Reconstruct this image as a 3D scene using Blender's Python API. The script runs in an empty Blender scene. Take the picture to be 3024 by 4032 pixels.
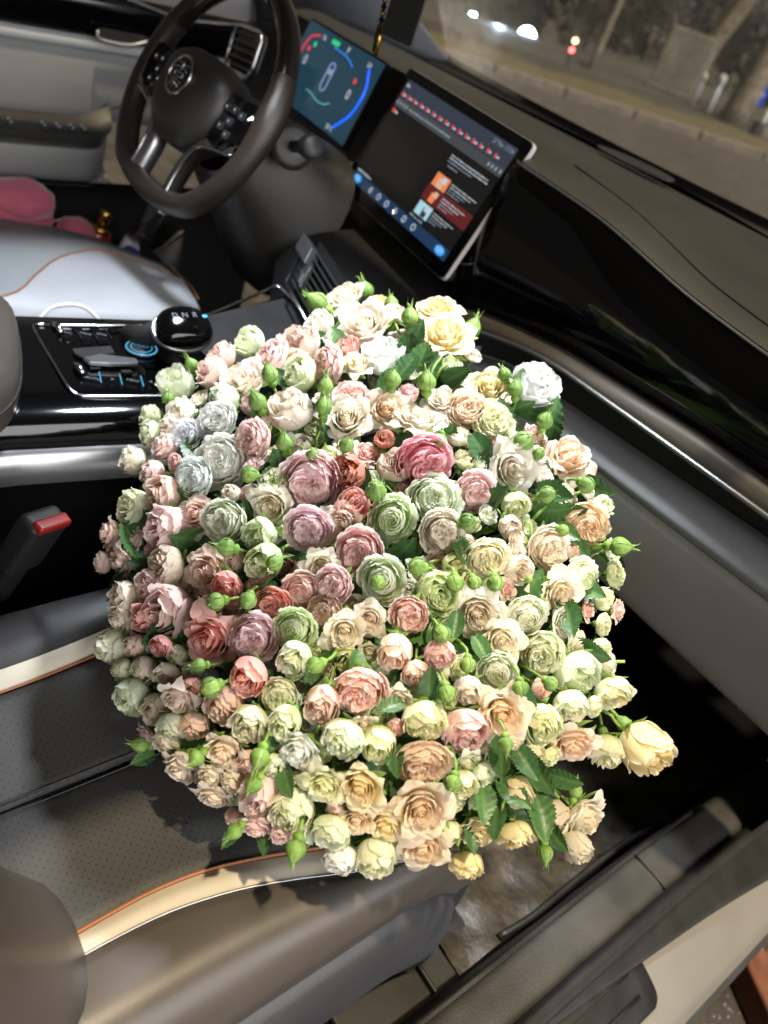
import bpy, bmesh, math, random
import numpy as np
from mathutils import Vector, Matrix

# ------------------------------------------------------------------ camera, sky, lamps, exposure
SC = bpy.context.scene
COL = SC.collection
SC.render.engine = 'CYCLES'
SC.cycles.use_denoising = True
SC.cycles.max_bounces = 9
SC.cycles.diffuse_bounces = 7
SC.cycles.glossy_bounces = 3
SC.cycles.transmission_bounces = 4
SC.cycles.use_adaptive_sampling = True
SC.cycles.adaptive_threshold = 0.03
SC.cycles.transparent_max_bounces = 8
SC.cycles.caustics_reflective = False
SC.cycles.caustics_refractive = False
SC.cycles.sample_clamp_indirect = 6.0
cam_d = bpy.data.cameras.new('camera')
cam = bpy.data.objects.new('camera', cam_d)
COL.objects.link(cam)
RGT = Vector((0.574057, 0.773163, 0.269588))
DWN = Vector((0.620845, -0.196332, -0.758950))
FWD = Vector((-0.533863, 0.603053, -0.592721))
cam.matrix_world = Matrix((
    (RGT.x, -DWN.x, -FWD.x, 0.7154), (RGT.y, -DWN.y, -FWD.y, 0.0),
    (RGT.z, -DWN.z, -FWD.z, 0.9171), (0, 0, 0, 1)))
cam_d.sensor_fit = 'VERTICAL'
cam_d.sensor_height = 36.0
cam_d.lens = 27.43
cam_d.clip_start = 0.02
cam_d.clip_end = 400
cam_d.dof.use_dof = True
cam_d.dof.focus_distance = 0.67
cam_d.dof.aperture_fstop = 4.8
SC.camera = cam

world = bpy.data.worlds.new('World')
SC.world = world
world.use_nodes = True
world.node_tree.nodes['Background'].inputs[0].default_value = (1.0, 0.93, 0.88, 1)
world.node_tree.nodes['Background'].inputs[1].default_value = 0.065

SC.view_settings.view_transform = 'Standard'
SC.view_settings.look = 'None'
SC.view_settings.gamma = 1.0
SC.view_settings.exposure = 0.12


def lamp(name, kind, loc, energy, color, direction=None, **kw):
    d = bpy.data.lights.new(name, kind)
    d.energy = energy
    d.color = color
    for k, v in kw.items():
        setattr(d, k, v)
    o = bpy.data.objects.new(name, d)
    o.location = loc
    if direction is not None:
        o.rotation_euler = Vector(direction).to_track_quat('-Z', 'Y').to_euler()
    COL.objects.link(o)
    return o


# sodium street lamp almost straight above the open door
lamp('street_lamp_light', 'SUN', (2, -1, 8), 3.8, (1.0, 0.82, 0.54), (-0.165, 0.03, -1.0), angle=math.radians(2.2))
# the two cool map lamps in the roof console
lamp('map_lamp_light', 'SPOT', (-0.13, 0.46, 1.135), 42, (0.86, 0.93, 1.0), (-0.03, -0.06, -0.72), spot_size=math.radians(60), spot_blend=0.35, shadow_soft_size=0.055)
lamp('map_lamp_light', 'SPOT', (0.14, 0.70, 1.115), 50, (0.92, 0.96, 1.0), (0.205, -0.19, -0.70), spot_size=math.radians(57), spot_blend=0.5, shadow_soft_size=0.055)
# pale wide-angle fill sun added to brighten the roses from the open door's side
lamp('fill_sun', 'SUN', (6, -2, 4), 3.4, (1.0, 0.98, 0.95), (-0.93, 0.06, -0.36), angle=math.radians(50))

random.seed(7)
RNG = np.random.default_rng(11)


# ------------------------------------------------------------------ materials
def S(r, g, b):
    f = lambda c: (c / 255 / 12.92) if c / 255 <= 0.04045 else ((c / 255 + 0.055) / 1.055) ** 2.4
    return (f(r), f(g), f(b), 1.0)


def pbr(name, col, rough=0.5, metal=0.0, coat=0.0, spec=0.5, bump=None, vary=0.0, vscale=30.0, coat_rough=0.03, sheen=0.0):
    m = bpy.data.materials.new(name)
    m.use_nodes = True
    nt = m.node_tree
    b = nt.nodes['Principled BSDF']
    b.inputs['Base Color'].default_value = col
    b.inputs['Roughness'].default_value = rough
    b.inputs['Metallic'].default_value = metal
    b.inputs['Specular IOR Level'].default_value = spec
    b.inputs['Coat Weight'].default_value = coat
    b.inputs['Coat Roughness'].default_value = coat_rough
    if sheen:
        b.inputs['Sheen Weight'].default_value = sheen
    tc = nt.nodes.new('ShaderNodeTexCoord')
    if vary:
        n = nt.nodes.new('ShaderNodeTexNoise')
        n.inputs['Scale'].default_value = vscale
        n.inputs['Detail'].default_value = 5
        nt.links.new(tc.outputs['Object'], n.inputs['Vector'])
        r = nt.nodes.new('ShaderNodeMapRange')
        r.inputs['From Min'].default_value = 0.3
        r.inputs['From Max'].default_value = 0.7
        r.inputs['To Min'].default_value = 1 - vary
        r.inputs['To Max'].default_value = 1 + vary
        nt.links.new(n.outputs['Fac'], r.inputs['Value'])
        mx = nt.nodes.new('ShaderNodeVectorMath')
        mx.operation = 'SCALE'
        mx.inputs[0].default_value = col[:3]
        nt.links.new(r.outputs['Result'], mx.inputs['Scale'])
        nt.links.new(mx.outputs[0], b.inputs['Base Color'])
        rr = nt.nodes.new('ShaderNodeMapRange')
        rr.inputs['To Min'].default_value = max(0.02, rough - 0.12)
        rr.inputs['To Max'].default_value = min(1, rough + 0.12)
        nt.links.new(n.outputs['Fac'], rr.inputs['Value'])
        nt.links.new(rr.outputs['Result'], b.inputs['Roughness'])
    if bump:
        kind, sc, st = bump
        if kind == 'leather':
            t = nt.nodes.new('ShaderNodeTexVoronoi')
            t.feature = 'DISTANCE_TO_EDGE'
            t.inputs['Scale'].default_value = sc
            out = t.outputs['Distance']
        else:
            t = nt.nodes.new('ShaderNodeTexNoise')
            t.inputs['Scale'].default_value = sc
            t.inputs['Detail'].default_value = 4
            out = t.outputs['Fac']
        nt.links.new(tc.outputs['Object'], t.inputs['Vector'])
        bp = nt.nodes.new('ShaderNodeBump')
        bp.inputs['Strength'].default_value = st
        bp.inputs['Distance'].default_value = 0.001
        nt.links.new(out, bp.inputs['Height'])
        nt.links.new(bp.outputs['Normal'], b.inputs['Normal'])
    return m


def glow(name, col, strength=1.0):
    m = bpy.data.materials.new(name)
    m.use_nodes = True
    b = m.node_tree.nodes['Principled BSDF']
    b.inputs['Base Color'].default_value = (0.01, 0.01, 0.01, 1)
    b.inputs['Roughness'].default_value = 0.15
    b.inputs['Emission Color'].default_value = col
    b.inputs['Emission Strength'].default_value = strength
    m.cycles.emission_sampling = 'NONE'
    return m


def clear(name, tint=(1, 1, 1, 1), gloss=0.06, rough=0.02, film=0.0):
    m = bpy.data.materials.new(name)
    m.use_nodes = True
    nt = m.node_tree
    nt.nodes.clear()
    o = nt.nodes.new('ShaderNodeOutputMaterial')
    t = nt.nodes.new('ShaderNodeBsdfTransparent')
    t.inputs[0].default_value = tint
    g = nt.nodes.new('ShaderNodeBsdfGlossy')
    g.inputs['Roughness'].default_value = rough
    mx = nt.nodes.new('ShaderNodeMixShader')
    mx.inputs[0].default_value = gloss
    nt.links.new(t.outputs[0], mx.inputs[1])
    nt.links.new(g.outputs[0], mx.inputs[2])
    last = mx
    if film:
        d = nt.nodes.new('ShaderNodeBsdfTranslucent')
        d.inputs[0].default_value = (0.8, 0.8, 0.8, 1)
        tc = nt.nodes.new('ShaderNodeTexCoord')
        n = nt.nodes.new('ShaderNodeTexNoise')
        n.inputs['Scale'].default_value = 4
        n.inputs['Detail'].default_value = 8
        n.inputs['Roughness'].default_value = 0.7
        nt.links.new(tc.outputs['Object'], n.inputs['Vector'])
        r = nt.nodes.new('ShaderNodeMapRange')
        r.inputs['From Min'].default_value = 0.35
        r.inputs['From Max'].default_value = 0.75
        r.inputs['To Max'].default_value = film
        nt.links.new(n.outputs['Fac'], r.inputs['Value'])
        m2 = nt.nodes.new('ShaderNodeMixShader')
        nt.links.new(r.outputs['Result'], m2.inputs[0])
        nt.links.new(mx.outputs[0], m2.inputs[1])
        nt.links.new(d.outputs[0], m2.inputs[2])
        last = m2
    nt.links.new(last.outputs[0], o.inputs[0])
    return m


M = {}
M['gloss'] = pbr('gloss_black', S(7, 7, 8), 0.09, spec=0.5)
M['dash'] = pbr('dash_leather', S(48, 47, 46), 0.55, bump=('leather', 900, 0.35), vary=0.06, vscale=8)
M['taupe'] = pbr('taupe_leather', S(76, 70, 65), 0.36, bump=('leather', 900, 0.10), vary=0.07, vscale=14)
M['taupe_trim'] = pbr('taupe_trim', S(66, 61, 56), 0.48, vary=0.05, vscale=20)
M['cream'] = pbr('cream_leather', S(196, 186, 170), 0.5, bump=('leather', 1100, 0.2), vary=0.05, vscale=20)
M['piping'] = pbr('orange_piping', S(152, 94, 56), 0.55)
M['greyblue'] = pbr('greyblue_leather', S(152, 155, 160), 0.42, bump=('leather', 520, 0.3), vary=0.05, vscale=12)
M['seatside'] = pbr('seat_side_leather', S(62, 63, 67), 0.42, bump=('leather', 520, 0.3), vary=0.08, vscale=10)
M['glove'] = pbr('glovebox_plastic', S(158, 156, 153), 0.6, bump=('noise', 700, 0.3), vary=0.04)
M['lilac'] = pbr('pale_grey_leather', S(176, 178, 184), 0.5, bump=('leather', 900, 0.2), vary=0.04, vscale=10)
M['dkgrey'] = pbr('dark_grey_plastic', S(42, 41, 42), 0.5, bump=('noise', 900, 0.3), vary=0.08, vscale=20)
M['sillplastic'] = pbr('sill_plastic', S(60, 58, 56), 0.5, bump=('noise', 520, 0.5), vary=0.25, vscale=16)
M['black'] = pbr('black_plastic', S(18, 18, 19), 0.55)
M['carpet'] = pbr('black_carpet', S(16, 16, 17), 0.95, spec=0.1, bump=('noise', 500, 1.0))
M['rubber'] = pbr('black_rubber', S(32, 31, 30), 0.45, vary=0.2, vscale=25)
M['chrome'] = pbr('chrome', S(205, 206, 210), 0.18, metal=1.0)
M['satin'] = pbr('satin_silver', S(168, 168, 172), 0.32, metal=0.9)
M['wheel_leather'] = pbr('wheel_leather', S(44, 37, 32), 0.32, bump=('leather', 800, 0.35))
M['wheel_gloss'] = pbr('wheel_gloss', S(30, 26, 24), 0.16, coat=0.4)
M['hub'] = pbr('hub_plastic', S(42, 39, 36), 0.42, bump=('noise', 900, 0.25))
M['red'] = pbr('red_plastic', S(118, 20, 20), 0.4)
M['pink'] = pbr('pink_fabric', S(176, 84, 106), 0.8, sheen=0.4, bump=('noise', 60, 0.5))
M['gold'] = pbr('gold', S(196, 158, 78), 0.22, metal=1.0)
M['redglass'] = pbr('red_glass', S(120, 32, 22), 0.12, coat=0.5)
M['white'] = pbr('white_plastic', S(225, 225, 225), 0.4)
M['blue'] = pbr('blue_print', S(24, 70, 180), 0.4)
M['clearplastic'] = clear('clear_plastic', (0.86, 0.9, 0.93, 1), 0.22, 0.12)
M['glass'] = clear('windshield_glass', (0.90, 0.92, 0.92, 1), 0.04, 0.02, 0.06)
M['fog'] = clear('condensation', (1, 1, 1, 1), 0.0, 0.5, 0.5)
_nt = M['fog'].node_tree
_tc = [n for n in _nt.nodes if n.type == 'TEX_COORD'][0]
_mr = [n for n in _nt.nodes if n.type == 'MAP_RANGE'][0]
_m2 = [n for n in _nt.nodes if n.type == 'MIX_SHADER'][1]
_sx = _nt.nodes.new('ShaderNodeSeparateXYZ')
_nt.links.new(_tc.outputs['Object'], _sx.inputs[0])
_gr = _nt.nodes.new('ShaderNodeMapRange')
_gr.inputs['From Min'].default_value = -0.46
_gr.inputs['From Max'].default_value = -0.66
_nt.links.new(_sx.outputs['X'], _gr.inputs['Value'])
_mu = _nt.nodes.new('ShaderNodeMath')
_mu.operation = 'MULTIPLY'
_nt.links.new(_gr.outputs[0], _mu.inputs[0])
_nt.links.new(_mr.outputs[0], _mu.inputs[1])
_nt.links.new(_mu.outputs[0], _m2.inputs[0])
M['paint'] = pbr('silver_paint', S(138, 133, 125), 0.34, metal=0.25, coat=0.4, vary=0.05, vscale=6)
M['pillar'] = pbr('pillar_fabric', S(88, 90, 98), 0.8)
M['door_cloth'] = pbr('door_cloth', S(136, 137, 138), 0.75, bump=('noise', 500, 0.2), vary=0.05, vscale=8)
M['roof'] = pbr('roof_lining', S(120, 118, 112), 0.9)


def perforated():
    m = pbr('perforated_leather', S(62, 61, 60), 0.5, bump=('leather', 1000, 0.25))
    nt = m.node_tree
    b = nt.nodes['Principled BSDF']
    tc = nt.nodes.new('ShaderNodeTexCoord')
    mp = nt.nodes.new('ShaderNodeMapping')
    mp.inputs['Rotation'].default_value = (0, 0, math.radians(45))
    mp.inputs['Scale'].default_value = (165, 165, 165)
    nt.links.new(tc.outputs['Object'], mp.inputs['Vector'])
    fr = nt.nodes.new('ShaderNodeVectorMath')
    fr.operation = 'FRACTION'
    nt.links.new(mp.outputs[0], fr.inputs[0])
    sb = nt.nodes.new('ShaderNodeVectorMath')
    sb.operation = 'SUBTRACT'
    sb.inputs[1].default_value = (0.5, 0.5, 0)
    nt.links.new(fr.outputs[0], sb.inputs[0])
    ml = nt.nodes.new('ShaderNodeVectorMath')
    ml.operation = 'MULTIPLY'
    ml.inputs[1].default_value = (1, 1, 0)
    nt.links.new(sb.outputs[0], ml.inputs[0])
    ln = nt.nodes.new('ShaderNodeVectorMath')
    ln.operation = 'LENGTH'
    nt.links.new(ml.outputs[0], ln.inputs[0])
    r = nt.nodes.new('ShaderNodeMapRange')
    r.inputs['From Min'].default_value = 0.12
    r.inputs['From Max'].default_value = 0.17
    nt.links.new(ln.outputs['Value'], r.inputs['Value'])
    mx = nt.nodes.new('ShaderNodeMix')
    mx.data_type = 'RGBA'
    mx.inputs[6].default_value = S(42, 41, 40)
    mx.inputs[7].default_value = S(62, 61, 60)
    nt.links.new(r.outputs['Result'], mx.inputs[0])
    nt.links.new(mx.outputs[2], b.inputs['Base Color'])
    return m


M['perf'] = perforated()


def dirty_mat():
    m = pbr('dirty_rubber', S(40, 37, 33), 0.38, bump=('noise', 90, 1.0))
    nt = m.node_tree
    b = nt.nodes['Principled BSDF']
    tc = nt.nodes.new('ShaderNodeTexCoord')
    n = nt.nodes.new('ShaderNodeTexNoise')
    n.inputs['Scale'].default_value = 26
    n.inputs['Detail'].default_value = 12
    n.inputs['Roughness'].default_value = 0.8
    nt.links.new(tc.outputs['Object'], n.inputs['Vector'])
    r = nt.nodes.new('ShaderNodeValToRGB')
    r.color_ramp.elements[0].position = 0.38
    r.color_ramp.elements[0].color = S(28, 27, 25)
    r.color_ramp.elements[1].position = 0.70
    r.color_ramp.elements[1].color = S(84, 76, 62)
    nt.links.new(n.outputs['Fac'], r.inputs[0])
    nt.links.new(r.outputs[0], b.inputs['Base Color'])
    return m


M['mat'] = dirty_mat()


# ------------------------------------------------------------------ mesh helpers
def mesh_obj(name, verts, faces, mat=None, parent=None, smooth=True, cols=None):
    me = bpy.data.meshes.new(name)
    me.from_pydata([tuple(map(float, v)) for v in verts], [], [tuple(map(int, f)) for f in faces])
    me.validate()
    if mat:
        me.materials.append(mat)
    if smooth:
        me.polygons.foreach_set('use_smooth', [True] * len(me.polygons))
    if cols is not None:
        a = me.color_attributes.new('pt', 'FLOAT_COLOR', 'POINT')
        c = np.ones((len(verts), 4), np.float32)
        c[:, :3] = cols
        a.data.foreach_set('color', c.ravel())
    me.update()
    o = bpy.data.objects.new(name, me)
    COL.objects.link(o)
    if parent:
        attach(o, parent)
    return o


def attach(o, parent):
    o.parent = parent
    mw = parent.matrix_basis.copy()
    p = parent.parent
    q = parent
    while p:
        mw = p.matrix_basis @ q.matrix_parent_inverse @ mw
        q = p
        p = p.parent
    o.matrix_parent_inverse = mw.inverted()


def thing(name, label, cat, loc=(0, 0, 0), group=None, kind=None):
    o = bpy.data.objects.new(name, None)
    o.empty_display_size = 0.05
    o.location = loc
    COL.objects.link(o)
    tag(o, label, cat, group, kind)
    return o


def tag(o, label=None, cat=None, group=None, kind=None):
    for k, v in (('label', label), ('category', cat), ('group', group), ('kind', kind)):
        if v:
            o[k] = v
    return o


def spline(pts, n):
    pts = np.array(pts, float)
    if len(pts) < 3:
        t = np.linspace(0, 1, n)[:, None]
        return pts[0] * (1 - t) + pts[-1] * t
    d = np.r_[0, np.cumsum(np.linalg.norm(np.diff(pts, axis=0), axis=1))]
    P = np.vstack([2 * pts[0] - pts[1], pts, 2 * pts[-1] - pts[-2]])
    out = []
    for t in np.linspace(0, d[-1], n):
        i = min(max(np.searchsorted(d, t, 'right') - 1, 0), len(pts) - 2)
        u = (t - d[i]) / max(1e-9, d[i + 1] - d[i])
        a, b, c, e = P[i], P[i + 1], P[i + 2], P[i + 3]
        out.append(0.5 * (2 * b + (c - a) * u + (2 * a - 5 * b + 4 * c - e) * u * u + (3 * b - a - 3 * c + e) * u ** 3))
    return np.array(out)


def sheet(name, rows, mat, parent=None, solid=0.0, smooth=True, closed=False):
    rows = [np.array(r, float) for r in rows]
    n = len(rows[0])
    v = np.vstack(rows)
    f = []
    for i in range(len(rows) - 1):
        for j in range(n - 1 + (1 if closed else 0)):
            k = (j + 1) % n
            f.append((i * n + j, i * n + k, (i + 1) * n + k, (i + 1) * n + j))
    o = mesh_obj(name, v, f, mat, parent, smooth)
    if solid:
        md = o.modifiers.new('solid', 'SOLIDIFY')
        md.thickness = solid
        md.offset = 0
    return o


def tube_data(pts, rad, seg=8, caps=True):
    pts = np.array(pts, float)
    n = len(pts)
    rad = np.broadcast_to(np.array(rad, float), (n,))
    t = np.gradient(pts, axis=0)
    t /= np.linalg.norm(t, axis=1)[:, None] + 1e-12
    up = np.array([0, 0, 1.0]) if abs(t[0, 2]) < 0.9 else np.array([1.0, 0, 0])
    a = np.cross(t[0], up)
    v = []
    for i in range(n):
        a = a - t[i] * (a @ t[i])
        a /= np.linalg.norm(a) + 1e-12
        b = np.cross(t[i], a)
        for k in range(seg):
            an = 2 * math.pi * k / seg
            v.append(pts[i] + rad[i] * (math.cos(an) * a + math.sin(an) * b))
    f = [(i * seg + k, i * seg + (k + 1) % seg, (i + 1) * seg + (k + 1) % seg, (i + 1) * seg + k) for i in range(n - 1) for k in range(seg)]
    if caps:
        f.append(tuple(range(seg))[::-1])
        f.append(tuple((n - 1) * seg + k for k in range(seg)))
    return v, f


def tube(name, pts, rad, mat, parent=None, seg=8, n=None):
    if n:
        pts = spline(pts, n)
    v, f = tube_data(pts, rad, seg)
    return mesh_obj(name, v, f, mat, parent)


def box(name, size, mat, parent=None, loc=(0, 0, 0), rot=None, bevel=0.002, seg=2, axes=None):
    """axes: optional (ex, ey, ez) world axes for the box."""
    bm = bmesh.new()
    bmesh.ops.create_cube(bm, size=1)
    for v in bm.verts:
        v.co = Vector((v.co.x * size[0], v.co.y * size[1], v.co.z * size[2]))
    if bevel:
        bmesh.ops.bevel(bm, geom=bm.edges[:], offset=min(bevel, min(size) * 0.49), segments=seg, affect='EDGES', profile=0.5)
    if axes:
        mt = Matrix([[axes[j][i] for j in range(3)] for i in range(3)])
    else:
        mt = rot.to_matrix() if rot else Matrix.Identity(3)
    for v in bm.verts:
        v.co = mt @ v.co + Vector(loc)
    me = bpy.data.meshes.new(name)
    bm.to_mesh(me)
    bm.free()
    me.materials.append(mat)
    me.polygons.foreach_set('use_smooth', [True] * len(me.polygons))
    o = bpy.data.objects.new(name, me)
    md = o.modifiers.new('wn', 'WEIGHTED_NORMAL')
    md.keep_sharp = False
    COL.objects.link(o)
    if parent:
        attach(o, parent)
    return o


def poly(name, outline, mat, parent, thick, O, ex, ey, ez, bevel=0.0, off=0.0, smooth=False):
    """flat plate: 2-D outline in (ex, ey) about O, front face at off along ez, extruded back by thick."""
    bm = bmesh.new()
    O, ex, ey, ez = Vector(O), Vector(ex), Vector(ey), Vector(ez)
    vs = [bm.verts.new(O + ex * p[0] + ey * p[1] + ez * off) for p in outline]
    f = bm.faces.new(vs)
    if thick:
        r = bmesh.ops.extrude_face_region(bm, geom=[f])
        for g in r['geom']:
            if isinstance(g, bmesh.types.BMVert):
                g.co -= ez * thick
    bmesh.ops.recalc_face_normals(bm, faces=bm.faces[:])
    if bevel:
        bmesh.ops.bevel(bm, geom=[e for e in bm.edges], offset=bevel, segments=2, affect='EDGES')
    me = bpy.data.meshes.new(name)
    bm.to_mesh(me)
    bm.free()
    me.materials.append(mat)
    if smooth:
        me.polygons.foreach_set('use_smooth', [True] * len(me.polygons))
    o = bpy.data.objects.new(name, me)
    COL.objects.link(o)
    if parent:
        attach(o, parent)
    return o


def rrect(x0, y0, x1, y1, r, n=5):
    out = []
    for cx, cy, a in ((x1 - r, y1 - r, 0), (x0 + r, y1 - r, 90), (x0 + r, y0 + r, 180), (x1 - r, y0 + r, 270)):
        for k in range(n + 1):
            t = math.radians(a + 90 * k / n)
            out.append((cx + r * math.cos(t), cy + r * math.sin(t)))
    return out


def ellipse(cx, cy, a, b, n=24, rot=0.0):
    c, s = math.cos(rot), math.sin(rot)
    return [(cx + a * math.cos(t) * c - b * math.sin(t) * s, cy + a * math.cos(t) * s + b * math.sin(t) * c) for t in [2 * math.pi * k / n for k in range(n)]]


def lathe(name, prof, mat, parent, O, ax, seg=20, cols=None):
    ax = Vector(ax).normalized()
    a = ax.orthogonal().normalized()
    b = ax.cross(a)
    O = Vector(O)
    v = []
    for r, h in prof:
        for k in range(seg):
            t = 2 * math.pi * k / seg
            v.append(O + ax * h + (a * math.cos(t) + b * math.sin(t)) * r)
    n = len(prof)
    f = [(i * seg + k, i * seg + (k + 1) % seg, (i + 1) * seg + (k + 1) % seg, (i + 1) * seg + k) for i in range(n - 1) for k in range(seg)]
    f += [tuple(range(seg))[::-1], tuple((n - 1) * seg + k for k in range(seg))]
    return mesh_obj(name, v, f, mat, parent)


def text(name, s, size, mat, parent, O, ex, ey, ez, off=0.001):
    c = bpy.data.curves.new('t', 'FONT')
    c.body = s
    c.size = size
    c.align_x = 'CENTER'
    c.align_y = 'CENTER'
    c.resolution_u = 2
    t = bpy.data.objects.new('t', c)
    COL.objects.link(t)
    dg = bpy.context.evaluated_depsgraph_get()
    me = bpy.data.meshes.new_from_object(t.evaluated_get(dg))
    bpy.data.objects.remove(t)
    O, ex, ey, ez = Vector(O), Vector(ex), Vector(ey), Vector(ez)
    for v in me.vertices:
        v.co = O + ex * v.co.x + ey * v.co.y + ez * off
    me.materials.clear()
    me.materials.append(mat)
    o = bpy.data.objects.new(name, me)
    COL.objects.link(o)
    attach(o, parent)
    return o


# ------------------------------------------------------------------ car body: floor, sill, roof, pillars, windshield
body = thing('car_body', 'parked car body with bare door sill, dark floor and windshield', 'car', (0.0, 0.4, -0.38))
YS = np.linspace(0.15, 1.32, 40)


def along_y(name, sec, mat, ys=YS, parent=body, fx=None, solid=0.0):
    rows = []
    for x, z in sec:
        rows.append([(x + (fx(y) if fx else 0), y, z) for y in ys])
    return sheet(name, rows, mat, parent, solid)


def flare(y):
    return max(0, y - 0.75) ** 2 * 0.10


sheet('floor', [[(x, y, -0.06) for y in np.linspace(-0.6, 1.36, 8)] for x in np.linspace(-1.0, 0.64, 8)], M['carpet'], body)
sheet('firewall', [[(x, 1.36, z) for z in np.linspace(-0.06, 0.66, 4)] for x in np.linspace(-1.0, 0.8, 4)], M['carpet'], body)
sheet('kick_panel', [[(0.70 + 0.02 * math.sin(z * 5), y, z) for z in np.linspace(-0.02, 0.62, 10)] for y in np.linspace(0.98, 1.34, 10)], M['black'], body)


def sill_sec(name, sec, mat):
    k = spline([(x, 0, z) for x, z in sec], len(sec) * 4)
    return along_y(name, [(p[0], p[2]) for p in k], mat, np.linspace(0.15, 1.34, 40), body, flare)


sill_sec('sill_trim', [(0.612, -0.06), (0.626, 0.0), (0.634, 0.038), (0.640, 0.048), (0.655, 0.05), (0.675, 0.051), (0.688, 0.047), (0.692, 0.036)], M['sillplastic'])
tube('carpet_edge', [(0.634 + flare(y), y, 0.046 + 0.002 * math.sin(y * 40)) for y in np.linspace(0.15, 0.93, 60)], 0.0045, M['rubber'], body)
tube('door_seal', [(0.700 + flare(y), y, 0.047) for y in np.linspace(0.15, 1.34, 50)], 0.0105, M['rubber'], body, seg=12)
x_out = lambda y: 0.711 + 0.050 * max(0, (y - 0.45) / 0.55) ** 1.3
SLY = np.linspace(0.15, 1.34, 40)
sheet('sill_cover', [[(0.706 + flare(y) + (x_out(y) - 0.706) * t, y, 0.046 - 0.008 * t) for y in SLY] for t in (0, 0.4, 0.8, 1.0)] + [[(x_out(y), y, 0.030) for y in SLY]], M['rubber'], body)
pz = lambda x: float(np.interp(x, [0.70, 0.728, 0.745, 0.775, 0.795, 0.806], [0.034, 0.031, 0.024, 0.010, -0.006, -0.026]))
rows = []
for t in np.linspace(0, 1, 12):
    rows.append([((x_out(y) - 0.002) * (1 - t) + 0.806 * t, y, pz((x_out(y) - 0.002) * (1 - t) + 0.806 * t)) for y in SLY])
sheet('sill_panel', rows, M['paint'], body)
rows = []
for t in np.linspace(0, 1, 10):
    p = spline([(0.806, 0, -0.0275), (0.814, 0, -0.045), (0.818, 0, -0.09), (0.810, 0, -0.16), (0.77, 0, -0.22)], 10)[int(round(t * 9))]
    rows.append([(p[0], y, p[2]) for y in SLY])
sheet('rocker_panel', rows, M['sillplastic'], body)
rows = [[((0.713 + 0.058 * t), y, pz(0.713 + 0.058 * t) + 0.0022) for y in np.linspace(0.30, 0.70 - 0.012 * (abs(2 * t - 1) ** 6), 20)] for t in np.linspace(0, 1, 12)]
sheet('scuff_plate', rows, M['rubber'], body, 0.0016)
tube('scuff_plate_rib', [(0.752, y, 0.0245) for y in np.linspace(0.30, 0.672, 12)], 0.0022, M['black'], body)
tube('scuff_plate_rib', [(0.728, y, 0.0335) for y in np.linspace(0.30, 0.672, 12)], 0.0014, M['black'], body)
box('sill_joint', (0.052, 0.0016, 0.004), M['black'], body, (0.663, 0.79, 0.0505), bevel=0.0)
# roof with its edge over the door, header, pillars: the shade inside the car comes from these
roof_rows = []
for x in np.linspace(-0.75, 0.50, 12):
    t = (x + 0.12) / 0.63
    roof_rows.append([(x, y, 1.235 - 0.05 * t * t - 0.05 * ((y + 0.3) / 1.08) ** 2) for y in np.linspace(-1.4, 0.78, 12)])
sheet('roof', roof_rows, M['roof'], body, 0.03)
tube('roof_rail', [(0.505, -1.4, 1.14), (0.508, -0.3, 1.165), (0.507, 0.3, 1.16), (0.505, 0.55, 1.14), (0.52, 0.78, 1.09), (0.57, 1.05, 0.90), (0.62, 1.32, 0.71)], 0.026, M['pillar'], body, n=30)
tube('roof_rail', [(-0.76, -1.4, 1.14), (-0.765, 0.3, 1.15), (-0.76, 0.78, 1.10)], 0.026, M['pillar'], body, n=20)
P0 = [(-0.80, 1.44, 0.66), (-0.765, 1.16, 0.80), (-0.76, 0.98, 0.94), (-0.76, 0.78, 1.10)]
P1 = [(-0.96, 1.02, 0.67), (-0.90, 0.95, 0.76), (-0.85, 0.88, 0.90), (-0.80, 0.76, 1.10)]
sheet('windshield_pillar', [spline(P0, 12), spline([tuple((np.array(a) * 0.5 + np.array(b) * 0.5 + np.array([0.02, -0.03, 0.02]))) for a, b in zip(P0, P1)], 12), spline(P1, 12)], M['pillar'], body, 0.012)
wb = spline([(-0.80, 1.40, 0.684), (-0.4, 1.318, 0.69), (-0.07, 1.31, 0.69), (0.2, 1.33, 0.69), (0.5, 1.38, 0.685)], 16)
wt = spline([(-0.76, 0.78, 1.11), (-0.4, 0.78, 1.145), (-0.1, 0.78, 1.15), (0.2, 0.78, 1.14), (0.52, 0.78, 1.10)], 16)
rows = []
for t in np.linspace(0, 1, 10):
    rows.append(wb * (1 - t) + wt * t + np.array([0, 0.05, 0.06]) * (4 * t * (1 - t)))
glass = sheet('windshield', rows, M['glass'], body)
sheet('condensation', [r[:8] + np.array([0.0, -0.006, -0.006]) for r in rows[:7]], M['fog'], body)
rows = [spline([(-0.82, 1.225, 0.690), (-0.4, 1.245, 0.692), (-0.07, 1.268, 0.692), (0.15, 1.25, 0.690), (0.5, 1.20, 0.683)], 16),
        spline([(-0.82, 1.30, 0.672), (-0.4, 1.29, 0.674), (-0.07, 1.285, 0.674), (0.15, 1.30, 0.672), (0.5, 1.32, 0.668)], 16), wb + np.array([0, -0.004, -0.002]),
        wb * 0.985 + wt * 0.015 + np.array([0, 0.0, 0.0025])]
sheet('black_glass_border', rows, M['black'], body)
# overhead console with the two map lamps
oc = thing('overhead_console', 'roof console with two lit cool white map lamps', 'lamp', (0.0, 0.59, 1.147))
box('housing', (0.36, 0.34, 0.022), M['dkgrey'], oc, (0.0, 0.59, 1.158), bevel=0.01)

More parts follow.
